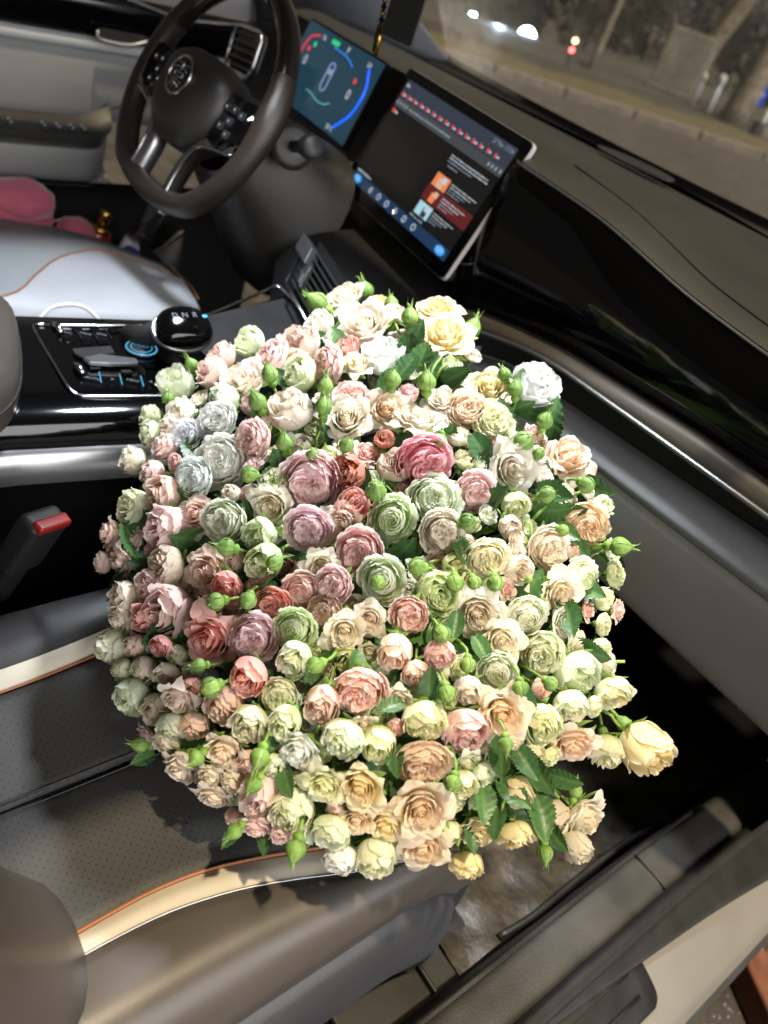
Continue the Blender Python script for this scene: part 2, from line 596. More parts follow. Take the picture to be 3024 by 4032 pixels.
# ------------------------------------------------------------------ floor mat
mat_t = thing('floor_mat', 'dirty black rubber floor mat below the seat front', 'floor mat', (0.45, 0.75, -0.05))
xs = np.linspace(0.22, 0.612, 24)
ys = np.linspace(0.53, 1.15, 34)
sheet('mat_base', [[(x, y, -0.048 + 0.010 * max(0, (x - 0.55) / 0.06) ** 2 + 0.005 * math.sin(x * 43 + y * 29) * math.sin(y * 37 - x * 20) + 0.003 * math.sin(x * 91 - y * 60) + (0.02 if False else 0)) for y in ys] for x in xs], M['mat'], mat_t)
tube('mat_rim', [(0.606, 0.60, -0.034), (0.611, 0.66, -0.030), (0.609, 0.76, -0.026), (0.610, 0.86, -0.020), (0.622, 0.925, -0.008), (0.630, 0.95, 0.0)], 0.0048, M['rubber'], mat_t, n=30, seg=10)
sr = thing('seat_rail_cover', 'black plastic cover on the floor beside the seat base', 'cover', (0.58, 0.42, -0.05))
box('rear_cover', (0.09, 0.12, 0.012), M['rubber'], sr, (0.565, 0.43, -0.053), bevel=0.004)
box('front_cover', (0.085, 0.09, 0.012), M['rubber'], sr, (0.567, 0.54, -0.054), bevel=0.004)
box('cover_ridge', (0.09, 0.006, 0.016), M['rubber'], sr, (0.566, 0.4935, -0.051), bevel=0.002)

# ------------------------------------------------------------------ passenger seat
seat = thing('passenger_seat', 'taupe and grey perforated leather seat under the roses', 'car seat', (0.36, 0.15, 0.0))
SY = np.linspace(-0.14, 0.475, 48)
f_pip = lambda y: float(np.interp(y, [-0.14, 0.0, 0.085, 0.138, 0.19, 0.241, 0.306, 0.36, 0.42, 0.48], [0.476, 0.476, 0.474, 0.470, 0.4695, 0.481, 0.504, 0.522, 0.540, 0.546]))
f_ct = lambda y: float(np.interp(y, [-0.14, 0.0, 0.094, 0.144, 0.196, 0.263, 0.302, 0.36, 0.404, 0.48], [0.493, 0.493, 0.491, 0.489, 0.494, 0.513, 0.531, 0.552, 0.562, 0.567]))
f_ip = lambda y: float(np.interp(y, [-0.14, 0.12, 0.17, 0.217, 0.30, 0.40, 0.48], [0.246, 0.246, 0.242, 0.236, 0.222, 0.20, 0.19]))


def smooth_fn(f):
    g = [np.mean([f(y + d) for d in np.linspace(-0.035, 0.035, 9)]) for y in SY]
    return lambda y: float(np.interp(y, SY, g))


f_pip, f_ct, f_ip = smooth_fn(f_pip), smooth_fn(f_ct), smooth_fn(f_ip)
drop = lambda y: -0.055 * max(0, (y - 0.37) / 0.1) ** 2.2 - 0.012 * max(0, (0.02 - y) / 0.1)


def seat_sheet(name, cols, mat, parent=seat):
    """cols: list of functions y -> (x, z)"""
    rows = []
    for y in SY:
        rows.append([(c(y)[0], y, c(y)[1] + drop(y)) for c in cols])
    rows = [spline(r, 3 * len(r)) for r in rows]
    return sheet(name, rows, mat, parent)


mid = 0.347
pc = seat_sheet('centre_panel', [lambda y: (mid + 0.001, 0.2655), lambda y: (mid + 0.005, 0.2695), lambda y: (mid + 0.05, 0.2745), lambda y: (f_pip(y) - 0.04, 0.278), lambda y: (f_pip(y) - 0.005, 0.2835), lambda y: (f_pip(y), 0.282)], M['perf'])
seat_sheet('centre_panel', [lambda y: (f_ip(y), 0.283), lambda y: (f_ip(y) + 0.008, 0.285), lambda y: (mid - 0.05, 0.276), lambda y: (mid - 0.005, 0.2695), lambda y: (mid - 0.001, 0.2655)], M['perf'])
for d in (-0.0055, 0.0055):
    tube('stitch_line', [(mid + d, y, 0.2690 + drop(y) + 0.0006) for y in SY], 0.0010, M['dkgrey'], seat, seg=6)
tube('orange_piping', [(f_pip(y) + 0.0005, y, 0.2842 + drop(y)) for y in SY], 0.0015, M['piping'], seat, seg=8)
tube('orange_piping', [(f_ip(y) - 0.001, y, 0.2855 + drop(y)) for y in SY], 0.0013, M['piping'], seat, seg=8)
seat_sheet('cream_strip', [lambda y: (f_pip(y) + 0.001, 0.282), lambda y: ((f_pip(y) + f_ct(y)) / 2, 0.2875), lambda y: (f_ct(y), 0.288)], M['cream'])
seat_sheet('cream_strip', [lambda y: (f_ip(y) - 0.019, 0.294), lambda y: (f_ip(y) - 0.010, 0.291), lambda y: (f_ip(y) - 0.001, 0.284)], M['cream'])
seat_sheet('side_bolster', [lambda y: (f_ct(y) + 0.0003, 0.2862), lambda y: (f_ct(y) + 0.004, 0.2895), lambda y: (0.530 + 0.35 * (f_ct(y) - 0.486), 0.2925), lambda y: (0.553 + 0.22 * (f_ct(y) - 0.486), 0.282), lambda y: (0.569 + 0.1 * (f_ct(y) - 0.486), 0.255), lambda y: (0.572, 0.225), lambda y: (0.569, 0.205), lambda y: (0.565, 0.199)], M['taupe'])
seat_sheet('side_bolster', [lambda y: (0.15, 0.15), lambda y: (0.148, 0.25), lambda y: (0.160, 0.292), lambda y: (0.185, 0.302), lambda y: (f_ip(y) - 0.024, 0.2975), lambda y: (f_ip(y) - 0.0192, 0.2925)], M['dkgrey'])
seat_sheet('seat_base', [lambda y: (0.566, 0.199), lambda y: (0.574, 0.194), lambda y: (0.581, 0.17), lambda y: (0.586, 0.12), lambda y: (0.585, 0.07), lambda y: (0.575, 0.02)], M['seatside'])
tube('stitch_line', [(f_ct(y) + 0.0006, y, 0.2878 + drop(y)) for y in SY], 0.0011, M['satin'], seat, seg=6)
# front face of the cushion and its rounded outer corner
rows = []
for t in np.linspace(0, 1, 8):
    rows.append([(x, 0.472 + 0.03 * math.sin(t * math.pi * 0.6), 0.232 - 0.20 * t) for x in np.linspace(0.155, 0.57, 10)])
sheet('front_panel', rows, M['greyblue'], seat)
# backrest side wing in the near corner
rows = []
for t in np.linspace(0, 1, 16):
    z = 0.24 + 0.40 * t
    cy = 0.050 - 0.20 * t
    cx, a, b = 0.474 + 0.01 * t, 0.078 - 0.01 * t, 0.086
    s = min(1, 0.55 + t * 4)
    rows.append([(cx + s * a * math.copysign(abs(math.cos(an)) ** 0.8, math.cos(an)), cy + s * b * math.copysign(abs(math.sin(an)) ** 0.8, math.sin(an)), z) for an in np.linspace(0, 2 * math.pi, 28)[:-1]])
sheet('backrest', rows, M['taupe'], seat, closed=True)
rows = [[(x, -0.12 - 0.30 * t - 0.01 * math.sin((x - 0.2) * 10), 0.25 + 0.55 * t) for x in np.linspace(0.16, 0.50, 8)] for t in np.linspace(0, 1, 6)]
sheet('backrest_panel', rows, M['perf'], seat)

# ------------------------------------------------------------------ belt buckle
bk = thing('seat_belt_buckle', 'black seat belt buckle with red release button', 'buckle', (0.155, 0.17, 0.28))
ez = Vector((0.25, 0.30, 0.92)).normalized()
ey = Vector((-0.35, 0.9, -0.2))
ey = (ey - ez * ey.dot(ez)).normalized()
ex = ey.cross(ez)
bo = Vector((0.150, 0.180, 0.372))
box('housing', (0.026, 0.042, 0.076), M['black'], bk, bo, bevel=0.007, axes=(ex, ey, ez))
box('stalk', (0.018, 0.028, 0.06), M['black'], bk, bo - ez * 0.068, bevel=0.004, axes=(ex, ey, ez))
box('release_button', (0.013, 0.036, 0.010), M['red'], bk, bo + ez * 0.0375 + ex * 0.008, bevel=0.003, axes=(ex, ey, ez))

# ------------------------------------------------------------------ centre console
con = thing('centre_console', 'gloss black centre console with buttons and chrome frame', 'console', (-0.07, 0.35, 0.0))
CY = np.linspace(-0.05, 0.70, 30)
xn = lambda y: float(np.interp(y, [-0.05, 0.2, 0.36, 0.5, 0.70], [-0.012, -0.004, 0.022, 0.03, 0.03]))
xf = lambda y: float(np.interp(y, [-0.05, 0.25, 0.43, 0.55, 0.70], [-0.20, -0.192, -0.163, -0.165, -0.20]))
zt = lambda y: 0.417 + 0.10 * max(0, y - 0.5)
rows = []
for y in CY:
    a, b = xf(y), xn(y)
    pts = [(a - 0.012, y, zt(y) - 0.06), (a - 0.006, y, zt(y) - 0.008), (a + 0.006, y, zt(y)), ((a + b) / 2, y, zt(y) + 0.001), (b - 0.022, y, zt(y) - 0.003), (b - 0.004, y, zt(y) - 0.008), (b + 0.010, y, zt(y) - 0.014), (b + 0.016, y, zt(y) - 0.030), (b + 0.017, y, zt(y) - 0.041)]
    rows.append(spline(pts, 26))
sheet('console_top', rows, M['gloss'], con)
side = lambda y, d, z: (xn(y) + d, y, zt(y) + z)
sheet('side_strip', [[side(y, 0.0175, -0.0405) for y in CY], [side(y, 0.026, -0.045) for y in CY], [side(y, 0.030, -0.066) for y in CY], [side(y, 0.031, -0.078) for y in CY]], M['satin'], con)
sheet('lower_side', [[side(y, 0.0305, -0.0782) for y in CY], [side(y, 0.024, -0.09) for y in CY], [side(y, 0.020, -0.2) for y in CY], [side(y, 0.02, -0.47) for y in CY]], M['carpet'], con)
# chrome frame round the controls
ZC = 0.4195
fr = [(-0.163, 0.30), (-0.166, 0.288), (-0.155, 0.281), (-0.10, 0.278), (-0.032, 0.276), (-0.018, 0.281), (-0.011, 0.295), (0.002, 0.36), (0.008, 0.40)]
tube('chrome_frame', [(x, y, ZC - (0.004 if x > -0.02 else 0.0)) for x, y in fr], 0.0018, M['chrome'], con, n=40)
tube('chrome_frame', [(-0.163, 0.30, ZC), (-0.155, 0.36, ZC), (-0.147, 0.44, ZC)], 0.0018, M['chrome'], con, n=10)
blue_line = glow('blue_backlight', (0.10, 0.45, 0.75, 1), 0.9)
white_line = glow('white_backlight', (0.6, 0.75, 0.9, 1), 0.55)
for i, (x, y) in enumerate([(-0.140, 0.327), (-0.133, 0.345), (-0.134, 0.362)]):
    box('button_divider', (0.026, 0.0012, 0.0012), M['chrome'], con, (x, y, ZC), bevel=0)
for i, (x, y) in enumerate([(-0.042, 0.317), (-0.034, 0.338), (-0.026, 0.360)]):
    box('button_divider', (0.022, 0.0011, 0.0012), blue_line, con, (x, y, ZC - 0.001), bevel=0, rot=Matrix.Rotation(-0.25, 4, 'Z').to_euler().to_quaternion())
for i, (x, y, s) in enumerate([(-0.038, 0.307, 'AUTO'), (-0.032, 0.327, 'P'), (-0.026, 0.349, 'HDC'), (-0.020, 0.368, 'A'), (-0.141, 0.315, 'A/C'), (-0.136, 0.335, 'MAX'), (-0.132, 0.353, 'ION')]):
    text('button_legend', s, 0.0065, white_line, con, (x, y, ZC), (0.55, 0.83, 0), (-0.83, 0.55, 0), (0, 0, 1))
for x, y in ((-0.148, 0.306), (-0.056, 0.298)):
    b = tube('toggle_switch', [(x - 0.012, y - 0.001, ZC + 0.003), (x, y, ZC + 0.006), (x + 0.010, y + 0.001, ZC + 0.003)], [0.003, 0.0042, 0.003], M['chrome'], con, n=None)
poly('ev_switch', [(-0.100, 0.306), (-0.100, 0.352), (-0.083, 0.350), (-0.076, 0.312), (-0.088, 0.305)], M['dkgrey'], con, 0.003, (0, 0, ZC + 0.004), (1, 0, 0), (0, 1, 0), (0, 0, 1), 0.0008)
poly('silver_lever', [(-0.073, 0.308), (-0.078, 0.330), (-0.062, 0.368), (-0.052, 0.366), (-0.056, 0.335), (-0.062, 0.312)], M['satin'], con, 0.006, (0, 0, ZC + 0.008), (1, 0, 0), (0, 1, 0), (0, 0, 1), 0.0015)
lb = lathe('start_button', [(0.0195, 0.0), (0.0195, 0.003), (0.0165, 0.0045), (0.0, 0.0046)], M['black'], con, (-0.092, 0.387, 0.4185), (0, 0, 1), 32)
for r, w in ((0.0180, 0.0011), (0.0125, 0.0007)):
    ring = [(-0.092 + r * math.cos(t), 0.387 + r * math.sin(t), 0.4228 if r < 0.017 else 0.4222) for t in np.linspace(0, 2 * math.pi, 40)]
    v, f = tube_data(ring, w, 6, False)
    mesh_obj('light_ring', v, f, blue_line, lb)
text('start_legend', 'START', 0.0062, blue_line, lb, (-0.092, 0.387, 0.4232), (0.55, 0.83, 0), (-0.83, 0.55, 0), (0, 0, 1))
for i, (x, y) in enumerate([(-0.125, 0.312), (-0.119, 0.330), (-0.116, 0.348), (-0.150, 0.330), (-0.145, 0.350), (-0.141, 0.372), (-0.139, 0.392), (-0.062, 0.318), (-0.056, 0.382), (-0.045, 0.350)]):
    box('button', (0.011, 0.012, 0.0016), M['gloss'], con, (x, y, ZC), bevel=0.0005)
# gear selector: arm and faceted knob
gs = thing('gear_selector', 'glossy black gear knob with lit D N R letters', 'gear knob', (-0.10, 0.40, 0.42))
tube('selector_arm', [(-0.125, 0.385, 0.418), (-0.105, 0.395, 0.430), (-0.080, 0.41, 0.452)], [0.016, 0.014, 0.016], M['dkgrey'], gs, n=None, seg=14)
gc = Vector((-0.064, 0.424, 0.462))
gx = Vector((0.12, 0.99, 0.05)).normalized()
gz = Vector((0.42, -0.20, 0.88))
gz = (gz - gx * gz.dot(gx)).normalized()
gy = gz.cross(gx)
vs, fs = [], []
nu, nv = 28, 12
for i in range(nv + 1):
    ph = math.pi * i / nv
    for j in range(nu):
        th = 2 * math.pi * j / nu
        c = lambda q, e: math.copysign(abs(q) ** e, q)
        X = 0.034 * c(math.sin(ph), 0.75) * c(math.cos(th), 0.8)
        Yv = 0.027 * c(math.sin(ph), 0.75) * c(math.sin(th), 0.8)
        Zv = 0.018 * c(math.cos(ph), 0.75)
        X *= 1 - 0.10 * (Yv / 0.027)
        vs.append(gc + gx * X + gy * Yv + gz * Zv)
for i in range(nv):
    for j in range(nu):
        fs.append((i * nu + j, i * nu + (j + 1) % nu, (i + 1) * nu + (j + 1) % nu, (i + 1) * nu + j))
kn = mesh_obj('knob', vs, fs, M['gloss'], gs)
ring = [gc + gx * (0.0352 * math.cos(t)) + gy * (0.0282 * math.sin(t)) - gz * 0.006 for t in np.linspace(math.pi * 0.75, math.pi * 2.15, 40)]
tube('silver_band', ring, 0.0034, M['satin'], gs)
for s, d in (('D', -0.012), ('N', 0.0), ('R', 0.012)):
    text('gear_letter', s, 0.010, white_line, gs, gc + gx * d + gz * 0.0172 + gy * 0.006, gx, gy, gz, 0.001)
poly('park_light', ellipse(0.025, 0.006, 0.0035, 0.0022, 12), glow('cyan_light', (0.1, 0.7, 1.0, 1), 1.5), gs, 0, gc, gx, gy, gz, 0, 0.0150)
# chrome edged tray ahead of the knob and the vent with slats
tube('tray_rim', [(-0.150, 0.462, 0.421), (-0.165, 0.515, 0.422), (-0.205, 0.625, 0.434), (-0.214, 0.645, 0.436), (-0.205, 0.655, 0.436), (-0.12, 0.645, 0.436), (-0.05, 0.62, 0.434)], 0.0024, M['chrome'], con, n=60)
sheet('tray_floor', [[(x - 0.03 * t, 0.46 + 0.18 * t, 0.4205 + 0.0135 * t) for t in np.linspace(0, 1, 8)] for x in np.linspace(-0.15, -0.02, 8)], M['dkgrey'], con)
cv = thing('centre_vent', 'black centre air vent with chrome frame behind the roses', 'air vent', (-0.12, 0.66, 0.46))
vo, vx, vy = Vector((-0.160, 0.625, 0.470)), Vector((0.955, -0.29, 0.0)).normalized(), Vector((-0.45, 0.66, 0.62)).normalized()
vn = vx.cross(vy)
tube('chrome_frame', [vo + vy * 0.055, vo + vy * 0.004, vo + vx * 0.004, vo + vx * 0.17], 0.0022, M['chrome'], cv)
for kx in range(7):
    c = vo + vy * (0.012 + 0.0105 * kx) + vx * 0.09
    box('slat', (0.16, 0.0022, 0.012), M['dkgrey'], cv, c - vn * 0.006, bevel=0.0008, axes=(vx, vy, vn))
poly('vent_back', [(0, 0), (0.2, 0), (0.2, 0.09), (0, 0.09)], M['black'], cv, 0.01, vo - vn * 0.02, vx, vy, vn)
box('vent_tab', (0.016, 0.02, 0.014), M['dkgrey'], cv, vo + vx * 0.045 + vy * 0.03 + vn * 0.003, bevel=0.004, axes=(vx, vy, vn))
ph = thing('phone_holder', 'dark grey phone clamp clipped above the centre vent', 'phone holder', (-0.18, 0.66, 0.5))
pc_ = Vector((-0.175, 0.662, 0.508))
box('clamp_body', (0.055, 0.030, 0.026), pbr('grey_clamp', S(52, 52, 54), 0.5), ph, pc_, bevel=0.004, axes=(vx, vy, vn))
box('clamp_foot', (0.022, 0.040, 0.012), M['dkgrey'], ph, pc_ + vx * 0.03 - vy * 0.025, bevel=0.003, axes=(vx, vy, vn))
# armrest lid at the left edge
ar = thing('console_armrest', 'rounded taupe leather armrest lid at the console rear', 'armrest', (-0.05, 0.05, 0.42))
vs, fs = [], []
out = []
for an in np.linspace(0, 2 * math.pi, 49)[:-1]:
    c, s = math.cos(an), math.sin(an)
    ax_ = -0.055 + 0.138 * math.copysign(abs(c) ** 0.6, c)
    out.append((ax_, 0.04 + 0.195 * math.copysign(abs(s) ** 0.55, s) - 0.28 * (ax_ + 0.055)))
prof = [(0.985, 0.42), (1.0, 0.435), (1.0, 0.455), (0.985, 0.468), (0.94, 0.477), (0.85, 0.482), (0.5, 0.486), (0.02, 0.487)]
sheet('lid', [[(-0.040 + (x + 0.040) * s, 0.045 + (y - 0.045) * s, z) for x, y in out] for s, z in prof], M['taupe'], ar, closed=True)
tube('seam', [(-0.040 + (x + 0.040) * 1.003, 0.045 + (y - 0.045) * 1.003, 0.445) for x, y in out + out[:1]], 0.0012, M['dkgrey'], ar, seg=6)

# ------------------------------------------------------------------ dashboard
dash = thing('dashboard', 'dashboard with leather top, gloss black panel and glovebox', 'dashboard', (0.0, 0.95, 0.3))
DX = np.linspace(-0.98, 0.74, 90)
sm = lambda xs, zs: (lambda x: float(np.interp(x, xs, zs)))


def smx(f, w=0.04):
    return lambda x: float(np.mean([f(x + d) for d in np.linspace(-w, w, 9)]))


z_top = smx(sm([-1, -0.3, -0.012, 0.076, 0.136, 0.195, 0.25, 0.301, 0.401, 0.75], [0.712, 0.711, 0.707, 0.703, 0.699, 0.690, 0.680, 0.673, 0.665, 0.655]), 0.03)
z_gb = smx(sm([-1, -0.3, -0.15, -0.05, 0.006, 0.088, 0.171, 0.402, 0.48, 0.75], [0.44, 0.44, 0.455, 0.485, 0.508, 0.526, 0.540, 0.556, 0.556, 0.558]), 0.03)
z_bd = smx(sm([-0.3, -0.05, 0.0, 0.045, 0.129, 0.188, 0.346, 0.5, 0.75], [0.40, 0.44, 0.47, 0.495, 0.517, 0.5255, 0.530, 0.533, 0.535]), 0.025)
z_cu = smx(sm([-0.3, 0.0, 0.086, 0.227, 0.529, 0.75], [0.40, 0.43, 0.461, 0.470, 0.490, 0.497]))
z_sm = smx(sm([-0.3, 0.276, 0.562, 0.75], [0.437, 0.439, 0.450, 0.456]))


def back(x):
    t = min(1, max(0, (-0.01 - x) / 0.13))
    return 0.105 * t * t * (3 - 2 * t)


def dash_sheet(name, sec, mat, x0=-0.98, x1=0.74, parent=dash, n=90, dense=4):
    rows = []
    for x in np.linspace(x0, x1, n):
        rows.append(spline([(x, y + back(x) * min(1, max(0, (1.2 - y) / 0.28)), z) for y, z in sec(x)], dense * len(sec(x))))
    return sheet(name, rows, mat, parent)


dash_sheet('dash_top', lambda x: [(1.27, 0.683), (1.22, 0.690), (1.12, 0.694 + 0.3 * (z_top(x) - 0.69)), (1.0, 0.697 + 0.6 * (z_top(x) - 0.69)), (0.92, z_top(x) + 0.008), (0.885, z_top(x) + 0.0065), (0.864, z_top(x) + 0.003), (0.8545, z_top(x) - 0.002)], M['dash'])
tube('stitch_seam', [(x, float(np.interp(x, [0.0, 0.15, 0.276, 0.40, 0.7], [0.94, 0.915, 0.898, 0.893, 0.893])), z_top(x) + 0.0082) for x in np.linspace(0.0, 0.72, 60)], 0.0013, M['dkgrey'], dash, seg=6)
tube('edge_trim', [(x, 0.8525 + back(x), z_top(x) - 0.0045) for x in np.linspace(-0.06, 0.74, 70)], 0.0017, M['satin'], dash, seg=8)
dash_sheet('gloss_panel', lambda x: [(0.853, z_top(x) - 0.006), (0.842, z_top(x) - 0.022), (0.828, 0.55 * z_top(x) + 0.45 * z_gb(x)), (0.826, 0.25 * z_top(x) + 0.75 * z_gb(x)), (0.838, z_gb(x))], M['gloss'], -0.30, 0.74)
dash_sheet('driver_panel', lambda x: [(0.858, z_top(x) - 0.006), (0.875, z_top(x) - 0.06), (0.87, 0.58), (0.86, 0.50), (0.88, 0.42), (0.95, 0.38)], M['dkgrey'], -0.98, -0.302)
dash_sheet('trim_strip', lambda x: [(0.8375, z_gb(x) - 0.0008), (0.823, z_gb(x) - 0.004), (0.8145, 0.4 * z_gb(x) + 0.6 * z_bd(x)), (0.813, z_bd(x) + 0.002)], M['taupe_trim'], -0.06, 0.74)
tube('silver_bead', [(x, 0.8115, z_bd(x)) for x in np.linspace(0.0, 0.74, 60)], 0.0031, M['satin'], dash)
dash_sheet('recess', lambda x: [(0.813, z_bd(x) - 0.003), (0.83, z_bd(x) - 0.010), (0.853, z_bd(x) - 0.018), (0.858, z_cu(x) + 0.004)], M['dkgrey'], -0.02, 0.74)
dash_sheet('leather_pad', lambda x: [(0.857, z_cu(x) + 0.003), (0.840, z_cu(x)), (0.822, 0.65 * z_cu(x) + 0.35 * z_sm(x)), (0.815, 0.3 * z_cu(x) + 0.7 * z_sm(x)), (0.820, z_sm(x) + 0.0012)], M['greyblue'], 0.03, 0.74)
gb = dash_sheet('glovebox_lid', lambda x: [(0.8225, z_sm(x) - 0.001), (0.8185, z_sm(x) - 0.006), (0.822, z_sm(x) - 0.05), (0.832, 0.33), (0.839, 0.308), (0.852, 0.3015), (0.95, 0.30)], M['glove'], 0.03, 0.74)
sheet('pad_end', [[(0.029, y, z) for z in np.linspace(0.30, 0.458, 6)] for y in (0.83, 0.98)], M['greyblue'], dash)
# black centre stack below the display, knee panel beside the column
dash_sheet('centre_stack', lambda x: [(0.86, 0.50), (0.80 - back(x), 0.487), (0.74 - back(x), 0.47), (0.70 - back(x), 0.44), (0.70 - back(x), 0.38), (0.70 - back(x), 0.0)], M['black'], -0.30, 0.028, n=20)
kt = spline([(-0.505, 0.88, 0.514), (-0.488, 0.88, 0.532), (-0.462, 0.88, 0.541), (-0.430, 0.88, 0.530), (-0.376, 0.88, 0.505), (-0.325, 0.88, 0.478)], 24)
sheet('knee_panel', [kt + np.array([0, 0.06, 0.004]), kt + np.array([0, 0.012, 0.003]), kt, kt * 0.995 + np.array([-0.003, 0.004, -0.012])], M['taupe_trim'], dash)
kb = kt * 0.995 + np.array([-0.003, 0.0045, -0.0125])
sheet('knee_panel', [kb, kb + np.array([0.0, 0.012, -0.05]), kb + np.array([0.0, 0.02, -0.20])], M['dkgrey'], dash)
poly('speaker_grille', ellipse(0, 0, 0.075, 0.032, 30, 0.15), M['dkgrey'], dash, 0.003, (-0.085, 1.20, 0.7055), (1, 0, 0), (0, 1, 0), (0, 0.05, 1), 0, 0)
# left vent behind the wheel
lv = thing('side_vent', 'chrome framed side air vent behind the steering wheel', 'air vent', (-0.75, 0.86, 0.6))
lo, lx, ly = Vector((-0.755, 0.845, 0.632)), Vector((0.96, -0.2, 0.12)).normalized(), Vector((-0.10, 0.25, 0.96))
ly = (ly - lx * ly.dot(lx)).normalized()
ln_ = lx.cross(ly)
v, f = tube_data([lo + lx * a + ly * b for a, b in rrect(-0.075, -0.035, 0.085, 0.042, 0.02) + rrect(-0.075, -0.035, 0.085, 0.042, 0.02)[:1]], 0.0035, 8, False)
mesh_obj('chrome_frame', v, f, M['chrome'], lv)
poly('vent_back', rrect(-0.075, -0.035, 0.085, 0.042, 0.02), M['black'], lv, 0.004, lo - ln_ * 0.008, lx, ly, ln_)
for kx in range(5):
    box('slat', (0.14, 0.003, 0.010), M['dkgrey'], lv, lo + ly * (-0.024 + 0.0135 * kx) + lx * 0.005, bevel=0.001, axes=(lx, ly, ln_))

# ------------------------------------------------------------------ centre display
dsp = thing('centre_display', 'large tilted touchscreen showing a video page and blue bar', 'touchscreen', (-0.20, 0.89, 0.50))
DE = Vector((math.cos(0.152), -math.sin(0.152), 0))
DV = Vector((0, math.sin(0.365), math.cos(0.365)))
DV = (DV - DE * DV.dot(DE)).normalized()
DN = DE.cross(DV)
DN = DN if DN.y < 0 else -DN
DO = Vector((-0.1988, 0.8578, 0.6316))
W_, H_ = 0.346, 0.209
poly('bezel', rrect(-W_ / 2, -H_ / 2, W_ / 2, H_ / 2, 0.008), M['gloss'], dsp, 0.009, DO, DE, DV, DN, 0.0, 0.0)
out = rrect(-W_ / 2 - 0.0012, -H_ / 2 - 0.0012, W_ / 2 + 0.0012, H_ / 2 + 0.0012, 0.009)
poly('silver_edge', out, pbr('display_edge', S(205, 206, 210), 0.3, metal=0.35), dsp, 0.007, DO, DE, DV, DN, 0.0, -0.0025)
mo = Vector((-0.047, 0.842, 0.604))
lathe('mount_disc', [(0.02, 0.0), (0.047, 0.002), (0.051, 0.006), (0.052, 0.03)], M['gloss'], dsp, mo, -DN, 40)
ring = [mo - DN * 0.004 + DE * (0.052 * math.cos(t)) + DV * (0.052 * math.sin(t)) for t in np.linspace(0, 2 * math.pi, 48)]
v, f = tube_data(ring, 0.0012, 6, False)
mesh_obj('mount_ring', v, f, M['satin'], dsp)
SW, SH = 0.312, 0.174
uv = lambda u, v: ((u - 0.5) * SW, (0.5 - v) * SH + 0.002)


def ui(name, u0, v0, u1, v1, mat, par, lay=1, O=DO, ex=DE, ey=DV, ez=DN, f=uv):
    a, b = f(u0, v0), f(u1, v1)
    return poly(name, [(a[0], a[1]), (b[0], a[1]), (b[0], b[1]), (a[0], b[1])], mat, par, 0, O, ex, ey, ez, 0, 0.0004 + 0.0003 * lay)


def words(name, u0, v0, u1, v1, mat, par, lay=1, O=DO, ex=DE, ey=DV, ez=DN, f=uv, seed=[0]):
    seed[0] += 1
    rg_ = random.Random(seed[0])
    vs, fs = [], []
    h = v1 - v0
    u = u0
    while u < u1:
        n = rg_.randint(2, 8)
        for q in range(n):
            w = h * rg_.uniform(0.18, 0.36)
            if u + w > u1:
                break
            top = v0 + h * rg_.choice((0.0, 0.22, 0.22, 0.3))
            k = len(vs)
            for a, b in ((u, top), (u + w, top), (u + w, v1), (u, v1)):
                p = f(a, b)
                vs.append(Vector(O) + ex * p[0] + ey * p[1] + ez * (0.0004 + 0.0003 * lay))
            fs.append((k, k + 1, k + 2, k + 3))
            u += w + h * 0.10
        u += h * 0.35
    return mesh_obj(name, vs, fs, mat, par, False)


E = lambda n, c, s=1.0: glow('screen_' + n, c, s)
u_bg, u_nav, u_bar, u_adr = E('dark', (0.0045, 0.0048, 0.005, 1)), E('navy', (0.010, 0.035, 0.085, 1)), E('slate', (0.030, 0.038, 0.06, 1)), E('grey', (0.05, 0.055, 0.06, 1))
u_w, u_lb, u_r, u_dr, u_cy = E('white', (0.5, 0.54, 0.58, 1)), E('pale', (0.22, 0.28, 0.34, 1)), E('red', (0.65, 0.05, 0.06, 1)), E('maroon', (0.10, 0.012, 0.012, 1)), E('cyan', (0.05, 0.35, 0.85, 1))
u_or, u_te, u_sk, u_gn = E('orange', (0.75, 0.22, 0.08, 1)), E('teal', (0.35, 0.60, 0.68, 1)), E('skin', (0.62, 0.40, 0.28, 1)), E('green', (0.03, 0.55, 0.22, 1))
scr = ui('screen', 0, 0, 1, 1, u_bg, dsp, 0)
ui('status_bar', 0, 0.0, 1, 0.085, u_bar, scr, 1)
ui('tab_row', 0, 0.086, 1, 0.165, u_bar, scr, 1)
ui('address_row', 0, 0.166, 1, 0.245, u_adr, scr, 1)
ui('navigation_bar', 0, 0.905, 1, 1.0, u_nav, scr, 1)
words('clock_text', 0.012, 0.03, 0.05, 0.058, u_w, scr, 2)
text('date_text', '27 Mar 17:34', 0.0095, u_lb, scr, DO + DE * uv(0.905, 0)[0] + DV * uv(0, 0.04)[1], DE, DV, DN, 0.0013)
for kx in range(15):
    u0 = 0.012 + 0.0625 * kx
    ui('tab_icon', u0, 0.108, u0 + 0.015, 0.145, u_r, scr, 2)
    words('tab_text', u0 + 0.018, 0.116, u0 + 0.046, 0.140, u_w, scr, 2)
for u0 in (0.01, 0.04, 0.075, 0.105, 0.88, 0.91, 0.94, 0.975):
    ui('toolbar_icon', u0, 0.19, u0 + 0.014, 0.22, u_lb, scr, 2)
words('address_text', 0.14, 0.196, 0.55, 0.216, u_lb, scr, 2)
ui('logo_icon', 0.01, 0.265, 0.035, 0.30, u_r, scr, 2)
words('logo_text', 0.038, 0.27, 0.075, 0.298, u_w, scr, 2)
for kx, (v0, u1) in enumerate(((0.30, 0.97), (0.325, 0.955), (0.352, 0.84), (0.385, 0.74))):
    words('title_text', 0.63 if kx < 3 else 0.645, v0, u1 - (0.0 if kx else 0.02), v0 + 0.014, u_w if kx < 2 else u_lb, scr, 2)
